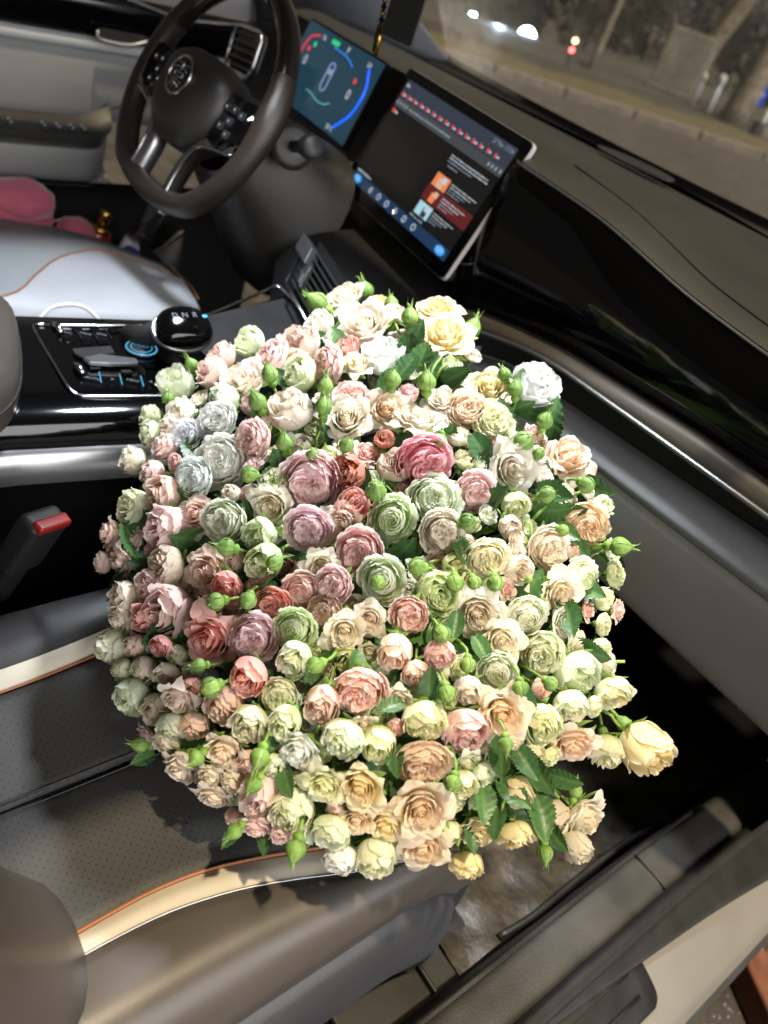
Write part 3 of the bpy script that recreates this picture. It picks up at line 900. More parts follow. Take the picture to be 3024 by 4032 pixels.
for kx, v0 in enumerate((0.47, 0.60, 0.735)):
    if kx == 1:
        ui('highlight_row', 0.60, 0.585, 1.0, 0.72, u_dr, scr, 2)
    ui('thumbnail', 0.615, v0 + 0.002, 0.735, v0 + 0.115, (u_or, u_dr, u_te)[kx], scr, 3)
    ui('thumbnail_figure', 0.65 + 0.01 * kx, v0 + 0.03, 0.70 + 0.005 * kx, v0 + 0.112, (u_sk, u_or, u_bar)[kx], scr, 4)
    ui('thumbnail_highlight', 0.68, v0 + 0.012, 0.715, v0 + 0.06, (u_w, u_sk, u_w)[kx], scr, 5)
    for q in range(4):
        words('list_text', 0.75, v0 + 0.015 + 0.024 * q, (0.97, 0.93, 0.90, 0.86)[q] - 0.02 * kx, v0 + 0.027 + 0.024 * q, u_w if q < 2 else u_lb, scr, 3)
words('caption_text', 0.02, 0.868, 0.17, 0.89, u_w, scr, 2)
words('caption_text', 0.60, 0.868, 0.72, 0.89, u_lb, scr, 2)
for kx, u0 in enumerate((0.22, 0.31, 0.40, 0.49, 0.585, 0.68)):
    q = uv(u0, 0.952)
    v, f = tube_data([DO + DE * (q[0] + 0.0048 * math.cos(t) * (1.0 if kx % 2 else 0.9)) + DV * (q[1] + 0.0048 * math.sin(t)) + DN * 0.0013 for t in np.linspace(0.3 if kx == 0 else 0, 2 * math.pi, 5 + 3 * (kx % 3))], 0.0007, 4, False)
    mesh_obj('navigation_icon', v, f, u_w, scr, False)
for s, u0 in (('ON', 0.06), ('OFF', 0.935)):
    q = uv(u0, 0.952)
    poly('climate_icon', ellipse(q[0], q[1], 0.0125, 0.0066, 18), u_cy, scr, 0, DO, DE, DV, DN, 0, 0.0012)
    text('climate_text', s, 0.0088, u_w, scr, DO + DE * q[0] + DV * q[1], DE, DV, DN, 0.0016)

# ------------------------------------------------------------------ instrument display
ins = thing('instrument_display', 'blue driver instrument screen beyond the steering wheel rim', 'screen', (-0.53, 0.90, 0.58))
IE = Vector((math.cos(0.10), -math.sin(0.10), 0))
IV = Vector((0, math.sin(0.33), math.cos(0.33)))
IV = (IV - IE * IV.dot(IE)).normalized()
IN_ = IE.cross(IV)
IN_ = IN_ if IN_.y < 0 else -IN_
IO = Vector((-0.535, 0.890, 0.655))
poly('bezel', rrect(-0.140, -0.073, 0.140, 0.073, 0.006), M['gloss'], ins, 0.012, IO, IE, IV, IN_)
iuv = lambda u, v: ((u - 0.5) * 0.272, (0.5 - v) * 0.138)
iui = lambda n, a, b, c, d, m, lay=1: ui(n, a, b, c, d, m, isc, lay, IO, IE, IV, IN_, iuv)
isc = ui('screen', 0, 0, 1, 1, E('teal_blue', (0.010, 0.040, 0.066, 1)), ins, 0, IO, IE, IV, IN_, iuv)
ipt = lambda u, v, h=0.0014: IO + IE * iuv(u, v)[0] + IV * iuv(u, v)[1] + IN_ * h
tube('red_arc', [ipt(0.08, 0.62), ipt(0.06, 0.4), ipt(0.10, 0.17), ipt(0.20, 0.10)], 0.0016, u_r, isc, n=16, seg=6)
tube('blue_arc', [ipt(0.88, 0.14), ipt(0.945, 0.35), ipt(0.93, 0.65), ipt(0.82, 0.90)], 0.0022, E('vivid_blue', (0.01, 0.12, 1.0, 1), 1.3), isc, n=16, seg=6)
tube('blue_line', [ipt(0.42, 0.13), ipt(0.60, 0.15), ipt(0.70, 0.21)], 0.0012, E('mid_blue', (0.02, 0.22, 0.8, 1)), isc, n=10, seg=6)
poly('ready_light', rrect(*iuv(0.36, 0.11), *iuv(0.46, 0.05), 0.002), u_gn, isc, 0, IO, IE, IV, IN_, 0, 0.0013)
text('gear_text', 'P', 0.016, u_w, isc, ipt(0.58, 0.085, 0), IE, IV, IN_, 0.0013)
text('speed_text', '0', 0.024, u_w, isc, ipt(0.16, 0.44, 0), IE, IV, IN_, 0.0013)
text('power_text', '0', 0.024, u_w, isc, ipt(0.80, 0.50, 0), IE, IV, IN_, 0.0013)
text('range_text', '96', 0.013, u_w, isc, ipt(0.26, 0.10, 0), IE, IV, IN_, 0.0013)
text('range_text', '54', 0.013, u_w, isc, ipt(0.86, 0.10, 0), IE, IV, IN_, 0.0013)
text('trip_text', '58 %', 0.012, u_w, isc, ipt(0.78, 0.93, 0), IE, IV, IN_, 0.0013)
for u0, v0 in ((0.14, 0.30), (0.80, 0.33), (0.19, 0.22)):
    poly('warning_light', ellipse(*iuv(u0, v0), 0.005, 0.005, 14), u_r if v0 > 0.25 else u_gn, isc, 0, IO, IE, IV, IN_, 0, 0.0013)
cx, cy = iuv(0.50, 0.46)
v, f = tube_data([IO + IE * (cx + a) + IV * (cy + b) + IN_ * 0.0013 for a, b in rrect(-0.009, -0.024, 0.009, 0.024, 0.0085) + rrect(-0.009, -0.024, 0.009, 0.024, 0.0085)[:1]], 0.0012, 5, False)
mesh_obj('car_icon', v, f, E('car_line', (0.20, 0.28, 0.50, 1)), isc)
iui('car_icon', 0.475, 0.36, 0.525, 0.43, u_lb, 2)
tube('graph_line', [ipt(0.34, 0.72), ipt(0.42, 0.73), ipt(0.5, 0.76), ipt(0.60, 0.75), ipt(0.66, 0.70)], 0.0010, E('graph', (0.12, 0.40, 0.42, 1)), isc, n=12, seg=5)

# ------------------------------------------------------------------ steering wheel
sw = thing('steering_wheel', 'brown leather steering wheel with round badge on the hub', 'steering wheel', (-0.4266, 0.6025, 0.6288))
WC = Vector((-0.4266, 0.6025, 0.6288))
WN = Vector((0.01716, -0.89836, 0.43892))
WA = Vector((0.99982, 0.01910, 0.0))
WB = Vector((-0.00838, 0.43884, 0.89852))
wp = lambda a, b, h=0.0: WC + WA * a + WB * b + WN * h


def rim_arc(name, t0, t1, mat, ra=0.0, n=60):
    rows = []
    for t in np.linspace(t0, t1, n):
        fb = 1 - 0.10 * max(0, -math.sin(t) - 0.80) / 0.20
        R0 = 0.170 * fb
        fat = 1 + 0.22 * math.exp(-((t - 0.15) / 0.22) ** 2) + 0.22 * math.exp(-((t - (math.pi - 0.15)) / 0.22) ** 2) + 0.10 * max(0, -math.sin(t))
        rr = (0.0158 + ra) * fat
        row = []
        for q in np.linspace(0, 2 * math.pi, 17)[:-1]:
            row.append(wp((R0 + rr * math.cos(q)) * math.cos(t), (R0 + rr * math.cos(q)) * math.sin(t), 1.12 * rr * math.sin(q)))
        rows.append(row)
    return sheet(name, rows, mat, sw, closed=True)


rad = math.radians
rim_arc('rim_leather', rad(-205), rad(28), M['wheel_leather'], 0, 80)
rim_arc('rim_gloss', rad(28.4), rad(154.6), M['wheel_gloss'], -0.0006)
hub_o = []
for an in np.linspace(0, 2 * math.pi, 41)[:-1]:
    c, s = math.cos(an), math.sin(an)
    w = 0.086 if s > 0 else 0.086 - 0.018 * (-s)
    hub_o.append((w * math.copysign(abs(c) ** 0.72, c), (0.060 if s > 0 else 0.078) * math.copysign(abs(s) ** 0.72, s) - 0.004))
prof = [(0.93, -0.03), (1.0, -0.005), (1.0, 0.008), (0.97, 0.020), (0.86, 0.031), (0.66, 0.038), (0.35, 0.041), (0.02, 0.042)]
sheet('hub_cover', [[wp(a * s, b * s, h) for a, b in hub_o] for s, h in prof], M['hub'], sw, closed=True)
em = poly('badge', ellipse(0, 0, 0.0275, 0.0275, 32), M['gloss'], sw, 0.003, wp(-0.004, 0.006), WA, WB, WN, 0, 0.0435)
ring = [wp(-0.004 + 0.0275 * math.cos(t), 0.006 + 0.0275 * math.sin(t), 0.0432) for t in np.linspace(0, 2 * math.pi, 40)]
v, f = tube_data(ring, 0.0020, 8, False)
mesh_obj('badge_ring', v, f, M['chrome'], em)
strokes = [[(-0.014, 0.016), (0.013, 0.016)], [(0, 0.021), (0, 0.006)], [(-0.016, 0.007), (-0.010, 0.010), (0.010, 0.010), (0.016, 0.007)], [(-0.011, 0.003), (0.011, 0.003)], [(-0.011, -0.003), (0.011, -0.003)], [(-0.011, 0.003), (-0.011, -0.003)], [(0.011, 0.003), (0.011, -0.003)], [(-0.014, -0.009), (0.0, -0.007), (0.014, -0.009)], [(-0.009, -0.018), (-0.009, -0.012), (0.009, -0.012), (0.009, -0.018)], [(0, -0.007), (0, -0.020)]]
vs, fs = [], []
for st in strokes:
    v, f = tube_data([wp(-0.004 + a, 0.006 + b, 0.0445) for a, b in st], 0.0011, 5)
    fs += [tuple(i + len(vs) for i in q) for q in f]
    vs += list(v)
mesh_obj('badge_emblem', vs, fs, M['chrome'], em)
for sgn in (-1, 1):
    o = [(sgn * a, b) for a, b in ((0.070, 0.030), (0.112, 0.030), (0.150, 0.034), (0.158, 0.0), (0.150, -0.030), (0.118, -0.052), (0.078, -0.044))]
    pod = poly('switch_pod', o if sgn > 0 else o[::-1], M['gloss'], sw, 0.022, WC, WA, WB, WN, 0.004, 0.014, True)
    for a, b in ((0.092, 0.010), (0.112, 0.012), (0.132, 0.010), (0.098, -0.016), (0.120, -0.022), (0.112, -0.005)):
        poly('switch_button', rrect(sgn * a - 0.0065, b - 0.0055, sgn * a + 0.0065, b + 0.0055, 0.002, 3), M['dkgrey'], pod, 0.003, WC, WA, WB, WN, 0, 0.0168)
        poly('switch_mark', ellipse(sgn * a, b, 0.0018, 0.0018, 8), white_line, pod, 0, WC, WA, WB, WN, 0, 0.0173)
    pts = [(0.150, -0.040), (0.100, -0.050), (0.074, -0.058), (0.062, -0.080), (0.058, -0.110), (0.060, -0.145)]
    k = spline([(sgn * a, b, 0) for a, b in pts], 24)
    k2 = spline([(sgn * (a - 0.020 if b < -0.06 else a), b + (0.02 if b > -0.06 else 0.0), 0) for a, b in pts], 24)
    sheet('spoke', [[wp(p[0], p[1], 0.010 + 0.004 * math.sin(i * 0.13)) for i, p in enumerate(k)], [wp((p[0] + q[0]) / 2, (p[1] + q[1]) / 2, 0.014) for p, q in zip(k, k2)], [wp(q[0], q[1], 0.006) for q in k2], [wp(q[0], q[1], -0.012) for q in k2], [wp(p[0], p[1], -0.010) for p in k], [wp(p[0], p[1], 0.010) for p in k]], M['satin' if sgn < 0 else 'hub'], sw)
    tube('spoke_trim', [wp(p[0], p[1], 0.0125) for p in k], 0.0022, M['chrome'], sw)
# column shroud with wiper stalk
colm = thing('steering_column', 'dark grey steering column shroud with wiper stalk', 'steering column', (-0.42, 0.70, 0.45))
cc, ca = WC - WN * 0.045, -WN
rows = []
for t in np.linspace(0, 1, 9):
    w, h = 0.075 + 0.055 * t, 0.062 + 0.075 * t
    c = cc + ca * (0.20 * t) - WB * (0.02 + 0.05 * t)
    rows.append([c + WA * (w * math.copysign(abs(math.cos(q)) ** 0.7, math.cos(q))) + WB * (h * math.copysign(abs(math.sin(q)) ** 0.7, math.sin(q))) for q in np.linspace(0, 2 * math.pi, 33)[:-1]])
sheet('shroud', rows, pbr('column_plastic', S(40, 38, 36), 0.45, bump=('noise', 900, 0.2)), colm, closed=True)
s0 = Vector((-0.335, 0.70, 0.600))
s1 = Vector((-0.236, 0.672, 0.632))
tube('wiper_stalk', [s0, s0 * 0.5 + s1 * 0.5, s1], [0.008, 0.0085, 0.011], M['dkgrey'], colm, seg=14)
ad = (s1 - s0).normalized()
lathe('stalk_knob', [(0.0115, -0.012), (0.0155, -0.006), (0.0155, 0.016), (0.0125, 0.020), (0.0, 0.021)], M['dkgrey'], colm, s1, ad, 22)
lathe('stalk_ring', [(0.020, 0.0), (0.032, 0.002), (0.033, 0.008), (0.024, 0.012)], M['hub'], colm, s0 + ad * 0.025, ad, 24)

# ------------------------------------------------------------------ driver seat
ds = thing('driver_seat', 'pale grey driver seat cushion with orange piping', 'car seat', (-0.5, 0.4, 0.0))
nearc = spline([(-0.375, 0.02, 0.32), (-0.366, 0.18, 0.33), (-0.360, 0.307, 0.333), (-0.348, 0.44, 0.333), (-0.338, 0.54, 0.328), (-0.350, 0.595, 0.322), (-0.392, 0.626, 0.316), (-0.45, 0.640, 0.312)], 30)
pipc = spline([(-0.40, 0.02, 0.335), (-0.372, 0.20, 0.342), (-0.382, 0.318, 0.345), (-0.452, 0.380, 0.342), (-0.514, 0.432, 0.338), (-0.554, 0.488, 0.332), (-0.566, 0.535, 0.326), (-0.50, 0.628, 0.314)], 30)
farc = spline([(-0.70, 0.02, 0.335), (-0.72, 0.10, 0.335), (-0.72, 0.20, 0.335), (-0.71, 0.28, 0.335), (-0.68, 0.37, 0.335), (-0.66, 0.46, 0.330), (-0.63, 0.54, 0.322), (-0.55, 0.63, 0.312)], 30)
lowc = nearc + np.array([0.012, 0.006, -0.05])
lowc2 = nearc + np.array([0.008, 0.004, -0.2])
sheet('side_bolster', [lowc2, lowc, nearc + np.array([0.004, 0.002, -0.012]), nearc + np.array([-0.006, -0.004, 0.001]), (nearc + pipc) / 2 + np.array([0, 0, 0.006]), pipc], M['lilac'], ds)
sheet('centre_panel', [pipc + np.array([-0.001, 0, -0.001]), pipc * 0.8 + farc * 0.2 + np.array([0, 0, 0.002]), (pipc + farc) / 2, farc, farc + np.array([-0.02, 0, -0.12])], M['greyblue'], ds)
tube('orange_piping', pipc + np.array([0, 0, 0.0012]), 0.0014, M['piping'], ds)
rows = [pipc[-8:] * 0 + np.array([(x, 0.632 + 0.02 * t, 0.315 - 0.15 * t) for x in np.linspace(-0.42, -0.66, 8)]) for t in np.linspace(0, 1, 5)]
sheet('front_panel', rows, M['dkgrey'], ds)
tube('orange_piping', [(-0.40, 0.6275, 0.320), (-0.45, 0.6385, 0.317), (-0.53, 0.634, 0.318)], 0.0016, M['piping'], ds, n=12)
tube('cable_loop', [(-0.312, 0.335, 0.34), (-0.322, 0.36, 0.357), (-0.322, 0.40, 0.357), (-0.310, 0.425, 0.338)], 0.003, M['white'], ds, n=16)

# ------------------------------------------------------------------ driver door
dd = thing('driver_door', 'closed driver door with grey panel, armrest and switches', 'car door', (-0.95, 0.6, 0.2))
DY = np.linspace(0.05, 1.06, 30)


def door_sheet(name, sec, mat, ys=DY, parent=dd, solid=0):
    pts = spline([(x, 0, z) for x, z in sec], 4 * len(sec))
    return sheet(name, [[(p[0], y, p[2]) for y in ys] for p in pts], mat, parent, solid)


door_sheet('window_sill_panel', [(-0.99, 0.80), (-0.965, 0.74), (-0.95, 0.69), (-0.945, 0.655)], M['pillar'])
door_sheet('gloss_panel', [(-0.944, 0.652), (-0.935, 0.63), (-0.94, 0.60), (-0.952, 0.575)], M['gloss'])
door_sheet('silver_band', [(-0.952, 0.5745), (-0.944, 0.568), (-0.944, 0.556), (-0.952, 0.551)], M['lilac'])
tube('chrome_strip', [(-0.932, 0.60, 0.668), (-0.930, 0.699, 0.652), (-0.930, 0.772, 0.640), (-0.930, 0.843, 0.638), (-0.93, 0.99, 0.652)], 0.0035, M['chrome'], dd, n=24)
door_sheet('cloth_panel', [(-0.955, 0.552), (-0.948, 0.54), (-0.945, 0.49), (-0.948, 0.44), (-0.955, 0.425)], M['door_cloth'])
tube('panel_seam', [(-0.9445, 0.63, 0.425), (-0.944, 0.70, 0.46), (-0.944, 0.80, 0.50)], 0.0012, M['dkgrey'], dd, n=10)
hd = poly('door_handle', rrect(0.643, 0.577, 0.745, 0.596, 0.008), M['black'], dd, 0.004, (-0.931, 0, 0), (0, 1, 0), (0, 0, 1), (1, 0, 0))
tube('handle_trim', [(-0.928, 0.643, 0.592), (-0.926, 0.646, 0.579), (-0.924, 0.70, 0.577), (-0.928, 0.742, 0.588)], 0.003, M['satin'], hd, n=20)
AY = np.linspace(0.05, 0.66, 24)
end = lambda y: max(0, (y - 0.60) / 0.06) ** 2
rows = []
for y in list(AY) + [0.675]:
    e = end(y)
    rows.append(spline([(-0.945, y, 0.433 + 0.02 * e), (-0.92, y, 0.428 + 0.006 * e), (-0.872 - 0.03 * e, y, 0.418), (-0.854 - 0.05 * e, y, 0.412), (-0.848 - 0.06 * e, y, 0.402)], 16))
armr = sheet('armrest_top', rows, M['dkgrey'], dd)
rows = []
for y in list(AY) + [0.675]:
    e = end(y)
    rows.append(spline([(-0.848 - 0.06 * e, y, 0.4015), (-0.845 - 0.06 * e, y, 0.39), (-0.852 - 0.06 * e, y, 0.36), (-0.868 - 0.05 * e, y, 0.335), (-0.90, y, 0.322)], 16))
sheet('armrest_side', rows, M['door_cloth'], dd)
swp = poly('window_switch_panel', rrect(0.42, -0.918, 0.632, -0.876, 0.014), M['black'], dd, 0.003, (0, 0, 0.429), (0, 1, 0), (1, 0, 0.12), (-0.12, 0, 1), 0, 0)
for kx, y in enumerate((0.452, 0.476, 0.535, 0.562, 0.588, 0.610)):
    for xx in (-0.905, -0.888):
        box('window_switch', (0.010, 0.016, 0.006), M['dkgrey'], swp, (xx, y, 0.4225 + 0.12 * (xx + 0.97) * 0), bevel=0.002)
        o = poly('switch_light', ellipse(0, 0, 0.0022, 0.0022, 8), white_line, swp, 0, (xx, y, 0.4275), (0, 1, 0), (1, 0, 0), (0, 0, 1))
door_sheet('lower_panel', [(-0.90, 0.3215), (-0.93, 0.30), (-0.94, 0.2), (-0.945, -0.05)], M['black'])
pk = sheet('door_pocket', [spline([(-0.86, 0.40, z + 0.035), (-0.875, 0.537, z + 0.01), (-0.875, 0.66, z - 0.018), (-0.875, 0.761, z - 0.025), (-0.88, 0.837, z + 0.025)], 24) for z in (0.205, 0.12, 0.02)], M['dkgrey'], dd, 0.004)
tube('pocket_rim', [(-0.86, 0.40, 0.24), (-0.875, 0.537, 0.217), (-0.875, 0.66, 0.190), (-0.875, 0.761, 0.182), (-0.88, 0.837, 0.232)], 0.004, M['taupe_trim'], dd, n=30)

# ------------------------------------------------------------------ things beyond the driver seat
pk_ = thing('pink_bag', 'crumpled pink fabric bag beside the driver door', 'bag', (-0.8, 0.47, 0.25))


def blob(name, c, r, mat, parent, seed, amp=0.12, n=22):
    rg = np.random.default_rng(seed)
    ks = rg.normal(size=(6, 3)) * 3
    ph_ = rg.uniform(0, 6.28, 6)
    vs, fs = [], []
    for i in range(n + 1):
        a = math.pi * i / n
        for j in range(2 * n):
            b = math.pi * j / n
            d = np.array([math.sin(a) * math.cos(b), math.sin(a) * math.sin(b), math.cos(a)])
            k = 1 + amp * np.mean(np.sin(ks @ d * 1.5 + ph_)) * 2
            vs.append(np.array(c) + d * np.array(r) * k)
    for i in range(n):
        for j in range(2 * n):
            fs.append((i * 2 * n + j, i * 2 * n + (j + 1) % (2 * n), (i + 1) * 2 * n + (j + 1) % (2 * n), (i + 1) * 2 * n + j))
    return mesh_obj(name, vs, fs, mat, parent)


blob('bag_body', (-0.80, 0.440, 0.292), (0.055, 0.085, 0.062), M['pink'], pk_, 3, 0.07)
blob('bag_flap', (-0.785, 0.462, 0.325), (0.050, 0.060, 0.036), M['pink'], pk_, 5, 0.06)
blob('bag_corner', (-0.795, 0.565, 0.262), (0.035, 0.036, 0.028), M['pink'], pk_, 8, 0.07)
tube('bag_seam', [(-0.742, 0.385, 0.318), (-0.736, 0.43, 0.304), (-0.738, 0.48, 0.300), (-0.748, 0.518, 0.305)], 0.0022, M['pink'], pk_, n=14)
eb = thing('white_clip', 'small white plastic clip lying against the pink bag', 'clip', (-0.77, 0.445, 0.27))
v, f = tube_data([Vector((-0.745, 0.446 + 0.010 * math.cos(t), 0.277 + 0.008 * math.sin(t))) for t in np.linspace(0, 2 * math.pi, 20)], 0.0032, 8, False)
mesh_obj('clip_ring', v, f, M['white'], eb)
tube('clip_bar', [(-0.742, 0.438, 0.272), (-0.741, 0.446, 0.277), (-0.742, 0.454, 0.282)], 0.0026, M['white'], eb)
pf = thing('perfume_bottle', 'dark red perfume bottle with tall gold cap', 'bottle', (-0.8, 0.615, 0.225))
pa = Vector((0.0, 0.30, 0.95)).normalized()
po = Vector((-0.795, 0.603, 0.236))
lathe('bottle_body', [(0.020, 0.0), (0.024, 0.004), (0.024, 0.026), (0.020, 0.032)], M['redglass'], pf, po, pa, 24)
lathe('gold_collar', [(0.0225, 0.0), (0.0235, 0.002), (0.0235, 0.006), (0.020, 0.008)], M['gold'], pf, po + pa * 0.032, pa, 24)
lathe('gold_cap', [(0.013, 0.0), (0.013, 0.030), (0.012, 0.032), (0.0, 0.0325)], M['gold'], pf, po + pa * 0.040, pa, 24)
wbo = thing('water_bottle', 'clear plastic bottle with blue and red round label', 'bottle', (-0.8, 0.70, 0.2))
ba = Vector((0.10, 0.42, 0.88)).normalized()
b0 = Vector((-0.80, 0.672, 0.190))
prof = [(0.026, 0.0), (0.029, 0.004)]
for kx in range(16):
    prof.append((0.029 - 0.0022 * (kx % 2), 0.062 + 0.0055 * kx))
lathe('bottle_body', prof + [(0.024, 0.155), (0.013, 0.172), (0.012, 0.19)], M['clearplastic'], wbo, b0, ba, 24)
lathe('label_band', [(0.0296, 0.008), (0.0296, 0.055)], M['white'], wbo, b0, ba, 30)
ld = (Vector((0.7154, 0, 0.9171)) - b0).normalized()
ld = (ld - ba * ld.dot(ba)).normalized()
lxx = ba.cross(ld)


def curved_disc(name, mat, r, h0, h1, off, yc=0.031):
    vs, fs = [], []
    n = 18
    for i in range(n + 1):
        a = -1 + 2 * i / n
        lo = max(-math.sqrt(max(0, 1 - a * a)), h0)
        hi = min(math.sqrt(max(0, 1 - a * a)), h1)
        if hi < lo:
            lo = hi = max(min(lo, h1), h0)
        an = a * r / 0.0296
        d = ld * math.cos(an) + lxx * math.sin(an)
        for q in (lo, hi):
            vs.append(b0 + ba * (yc + q * r) + d * (0.0296 + off))
    for i in range(n):
        fs.append((2 * i, 2 * i + 2, 2 * i + 3, 2 * i + 1))
    return mesh_obj(name, vs, fs, mat, wbo)


curved_disc('label_emblem', M['blue'], 0.0215, -1, 1, 0.0006)
curved_disc('label_emblem', M['red'], 0.0150, -0.1, 1, 0.0011)
curved_disc('label_emblem', M['white'], 0.0150, -0.42, -0.1, 0.0011)

# ------------------------------------------------------------------ things hanging at the windshield
hp = thing('hanging_charm', 'gold and black charm hanging before the windshield', 'charm', (-0.25, 0.75, 0.76))
tube('cord', [(-0.262, 0.745, 1.05), (-0.256, 0.748, 0.90), (-0.248, 0.75, 0.825)], 0.0018, M['black'], hp, n=8)
for kx in range(7):
    c = Vector((-0.2475 + 0.0008 * kx, 0.75, 0.828 - 0.0075 * kx))
    lathe('bead', [(0.001, -0.0042), (0.0036, -0.002), (0.0040, 0.0), (0.0036, 0.002), (0.001, 0.0042)], M['gold'] if kx % 2 else M['black'], hp, c, (0.2 * (kx % 3 - 1), 0.1, 1), 10)
tube('key_bar', [(-0.2425, 0.75, 0.795), (-0.2405, 0.75, 0.776), (-0.2395, 0.75, 0.757)], [0.0030, 0.0034, 0.0028], M['gold'], hp)
tube('key_bar', [(-0.2455, 0.749, 0.793), (-0.2445, 0.749, 0.775), (-0.2430, 0.749, 0.760)], [0.0028, 0.0032, 0.0030], M['black'], hp)
hc = thing('hanging_card', 'black card with pale edge hanging beside the charm', 'card', (-0.21, 0.76, 0.78))
ce, cu = Vector((0.80, 0.55, -0.05)).normalized(), Vector((0.02, 0.0, 1.0))
cu = (cu - ce * cu.dot(ce)).normalized()
cn = ce.cross(cu)
poly('card_face', rrect(-0.024, 0.0, 0.020, 0.16, 0.004), M['black'], hc, 0.004, (-0.211, 0.757, 0.783), ce, cu, cn)
poly('card_edge', [(0.0195, 0.003), (0.0212, 0.003), (0.0212, 0.158), (0.0195, 0.158)], M['satin'], hc, 0.0045, (-0.211, 0.757, 0.783), ce, cu, cn, 0, 0.0006)


# ------------------------------------------------------------------ the street beyond the windshield and beside the sill
G0 = -0.38


def ground_mat(name, c0, c1, scale, rough=0.9, bump=0.6):
    m = pbr(name, c0, rough, bump=('noise', scale * 6, bump))
    nt = m.node_tree
    tc = nt.nodes.new('ShaderNodeTexCoord')
    n = nt.nodes.new('ShaderNodeTexNoise')
    n.inputs['Scale'].default_value = scale
    n.inputs['Detail'].default_value = 8
    n.inputs['Roughness'].default_value = 0.7
    nt.links.new(tc.outputs['Object'], n.inputs['Vector'])
    r = nt.nodes.new('ShaderNodeValToRGB')
    r.color_ramp.elements[0].position = 0.35
    r.color_ramp.elements[0].color = c0
    r.color_ramp.elements[1].position = 0.68
    r.color_ramp.elements[1].color = c1
    nt.links.new(n.outputs['Fac'], r.inputs[0])
    nt.links.new(r.outputs[0], nt.nodes['Principled BSDF'].inputs['Base Color'])
    return m


g = sheet('road', [[(x, y, G0) for y in np.linspace(-60, 140, 9)] for x in np.linspace(-120, 80, 9)], ground_mat('asphalt', S(44, 42, 41), S(78, 73, 68), 9, 0.75))
g['kind'] = 'structure'
kd = np.array([0.562, 0.827])
kn_ = np.array([-0.827, 0.562])
K0 = np.array([-6.75, 9.05])
pt = lambda s, d, z: (K0[0] + kd[0] * s + kn_[0] * d, K0[1] + kd[1] * s + kn_[1] * d, z)
g = sheet('grass_verge', [[pt(s, d, G0 + 0.06 + 0.02 * math.sin(s * 3 + d * 5)) for s in np.linspace(-14, 24, 60)] for d in np.linspace(0.20, 2.1, 6)], ground_mat('dry_grass', S(54, 52, 33), S(96, 88, 58), 12, 0.95, 1.0))
g['kind'] = 'structure'
g = sheet('footpath', [[pt(s, d, G0 + 0.05) for s in np.linspace(-14, 24, 20)] for d in (2.1, 3.4)], ground_mat('path', S(40, 36, 32), S(60, 54, 47), 6))
g['kind'] = 'structure'
g = sheet('woodland_ground', [[pt(s, d, G0 + 0.055 - 0.16 * min(d - 3.4, 6)) for s in np.linspace(-40, 70, 30)] for d in (3.4, 5, 7, 9.4, 20, 60)], ground_mat('dark_soil', S(26, 24, 20), S(50, 45, 34), 3))
g['kind'] = 'structure'
kerb_m = ground_mat('kerb_concrete', S(86, 78, 70), S(116, 105, 94), 10)
kerb = thing('kerb', 'line of pale concrete kerb stones along the grass verge', 'kerb', pt(0, 0.1, G0))
for i in range(-5, 12):
    a = pt(i * 1.0 + 0.5, 0.10, G0 + 0.045)
    box('kerb_stone', (0.975, 0.16, 0.13), kerb_m, kerb, a, bevel=0.015, axes=(Vector((kd[0], kd[1], 0)), Vector((kn_[0], kn_[1], 0)), Vector((0, 0, 1))))
low = thing('low_barrier', 'long pale low concrete barrier edging the footpath', 'barrier', pt(4.6, 2.2, G0))
box('barrier_beam', (6.0, 0.12, 0.16), kerb_m, low, pt(6.9, 2.15, G0 + 0.13), bevel=0.02, axes=(Vector((kd[0], kd[1], 0)), Vector((kn_[0], kn_[1], 0)), Vector((0, 0, 1))))
box('barrier_end', (0.14, 0.16, 0.26), M['dkgrey'], low, pt(3.82, 2.15, G0 + 0.13), bevel=0.02)
bark = ground_mat('bark', S(84, 76, 64), S(150, 136, 116), 8)


def bare_tree(label, base, h, r, lean, seed):
    t = thing('bare_tree', label, 'tree', base, 'bare trees along the street')
    rg = random.Random(seed)
    pts = [Vector(base) + Vector((lean[0] * k, lean[1] * k, h * k)) + Vector((rg.uniform(-.06, .06), rg.uniform(-.06, .06), 0)) * (k > 0) for k in np.linspace(0, 1, 8)]
    tube('trunk', spline(pts, 20), np.linspace(r * 1.25, r * 0.45, 20), bark, t, seg=12)
    vs, fs = [], []
    for q in range(26):
        k = rg.uniform(0.28, 1)
        p = Vector(base) + Vector((lean[0] * k, lean[1] * k, h * k))
        d = Vector((rg.uniform(-1, 1), rg.uniform(-1, 1), rg.uniform(0.4, 1.3))).normalized()
        L = rg.uniform(0.8, 2.2)
        seg = [p, p + d * L * 0.5 + Vector((rg.uniform(-.1, .1), rg.uniform(-.1, .1), .05)), p + d * L + Vector((0, 0, rg.uniform(-.2, .3)))]
        v, f = tube_data(seg, [r * 0.30 * (1.1 - k * .6), r * 0.18, 0.008], 6)
        fs += [tuple(i + len(vs) for i in w) for w in f]
        vs += list(v)
        for w in range(4):
            e = seg[1].lerp(seg[2], rg.random())
            dd_ = (d + Vector((rg.uniform(-.8, .8), rg.uniform(-.8, .8), rg.uniform(-.2, .6)))).normalized()
            v, f = tube_data([e, e + dd_ * rg.uniform(.3, .8)], [0.012, 0.003], 4)
            fs += [tuple(i + len(vs) for i in u) for u in f]
            vs += list(v)
    mesh_obj('crown', vs, fs, bark, t)


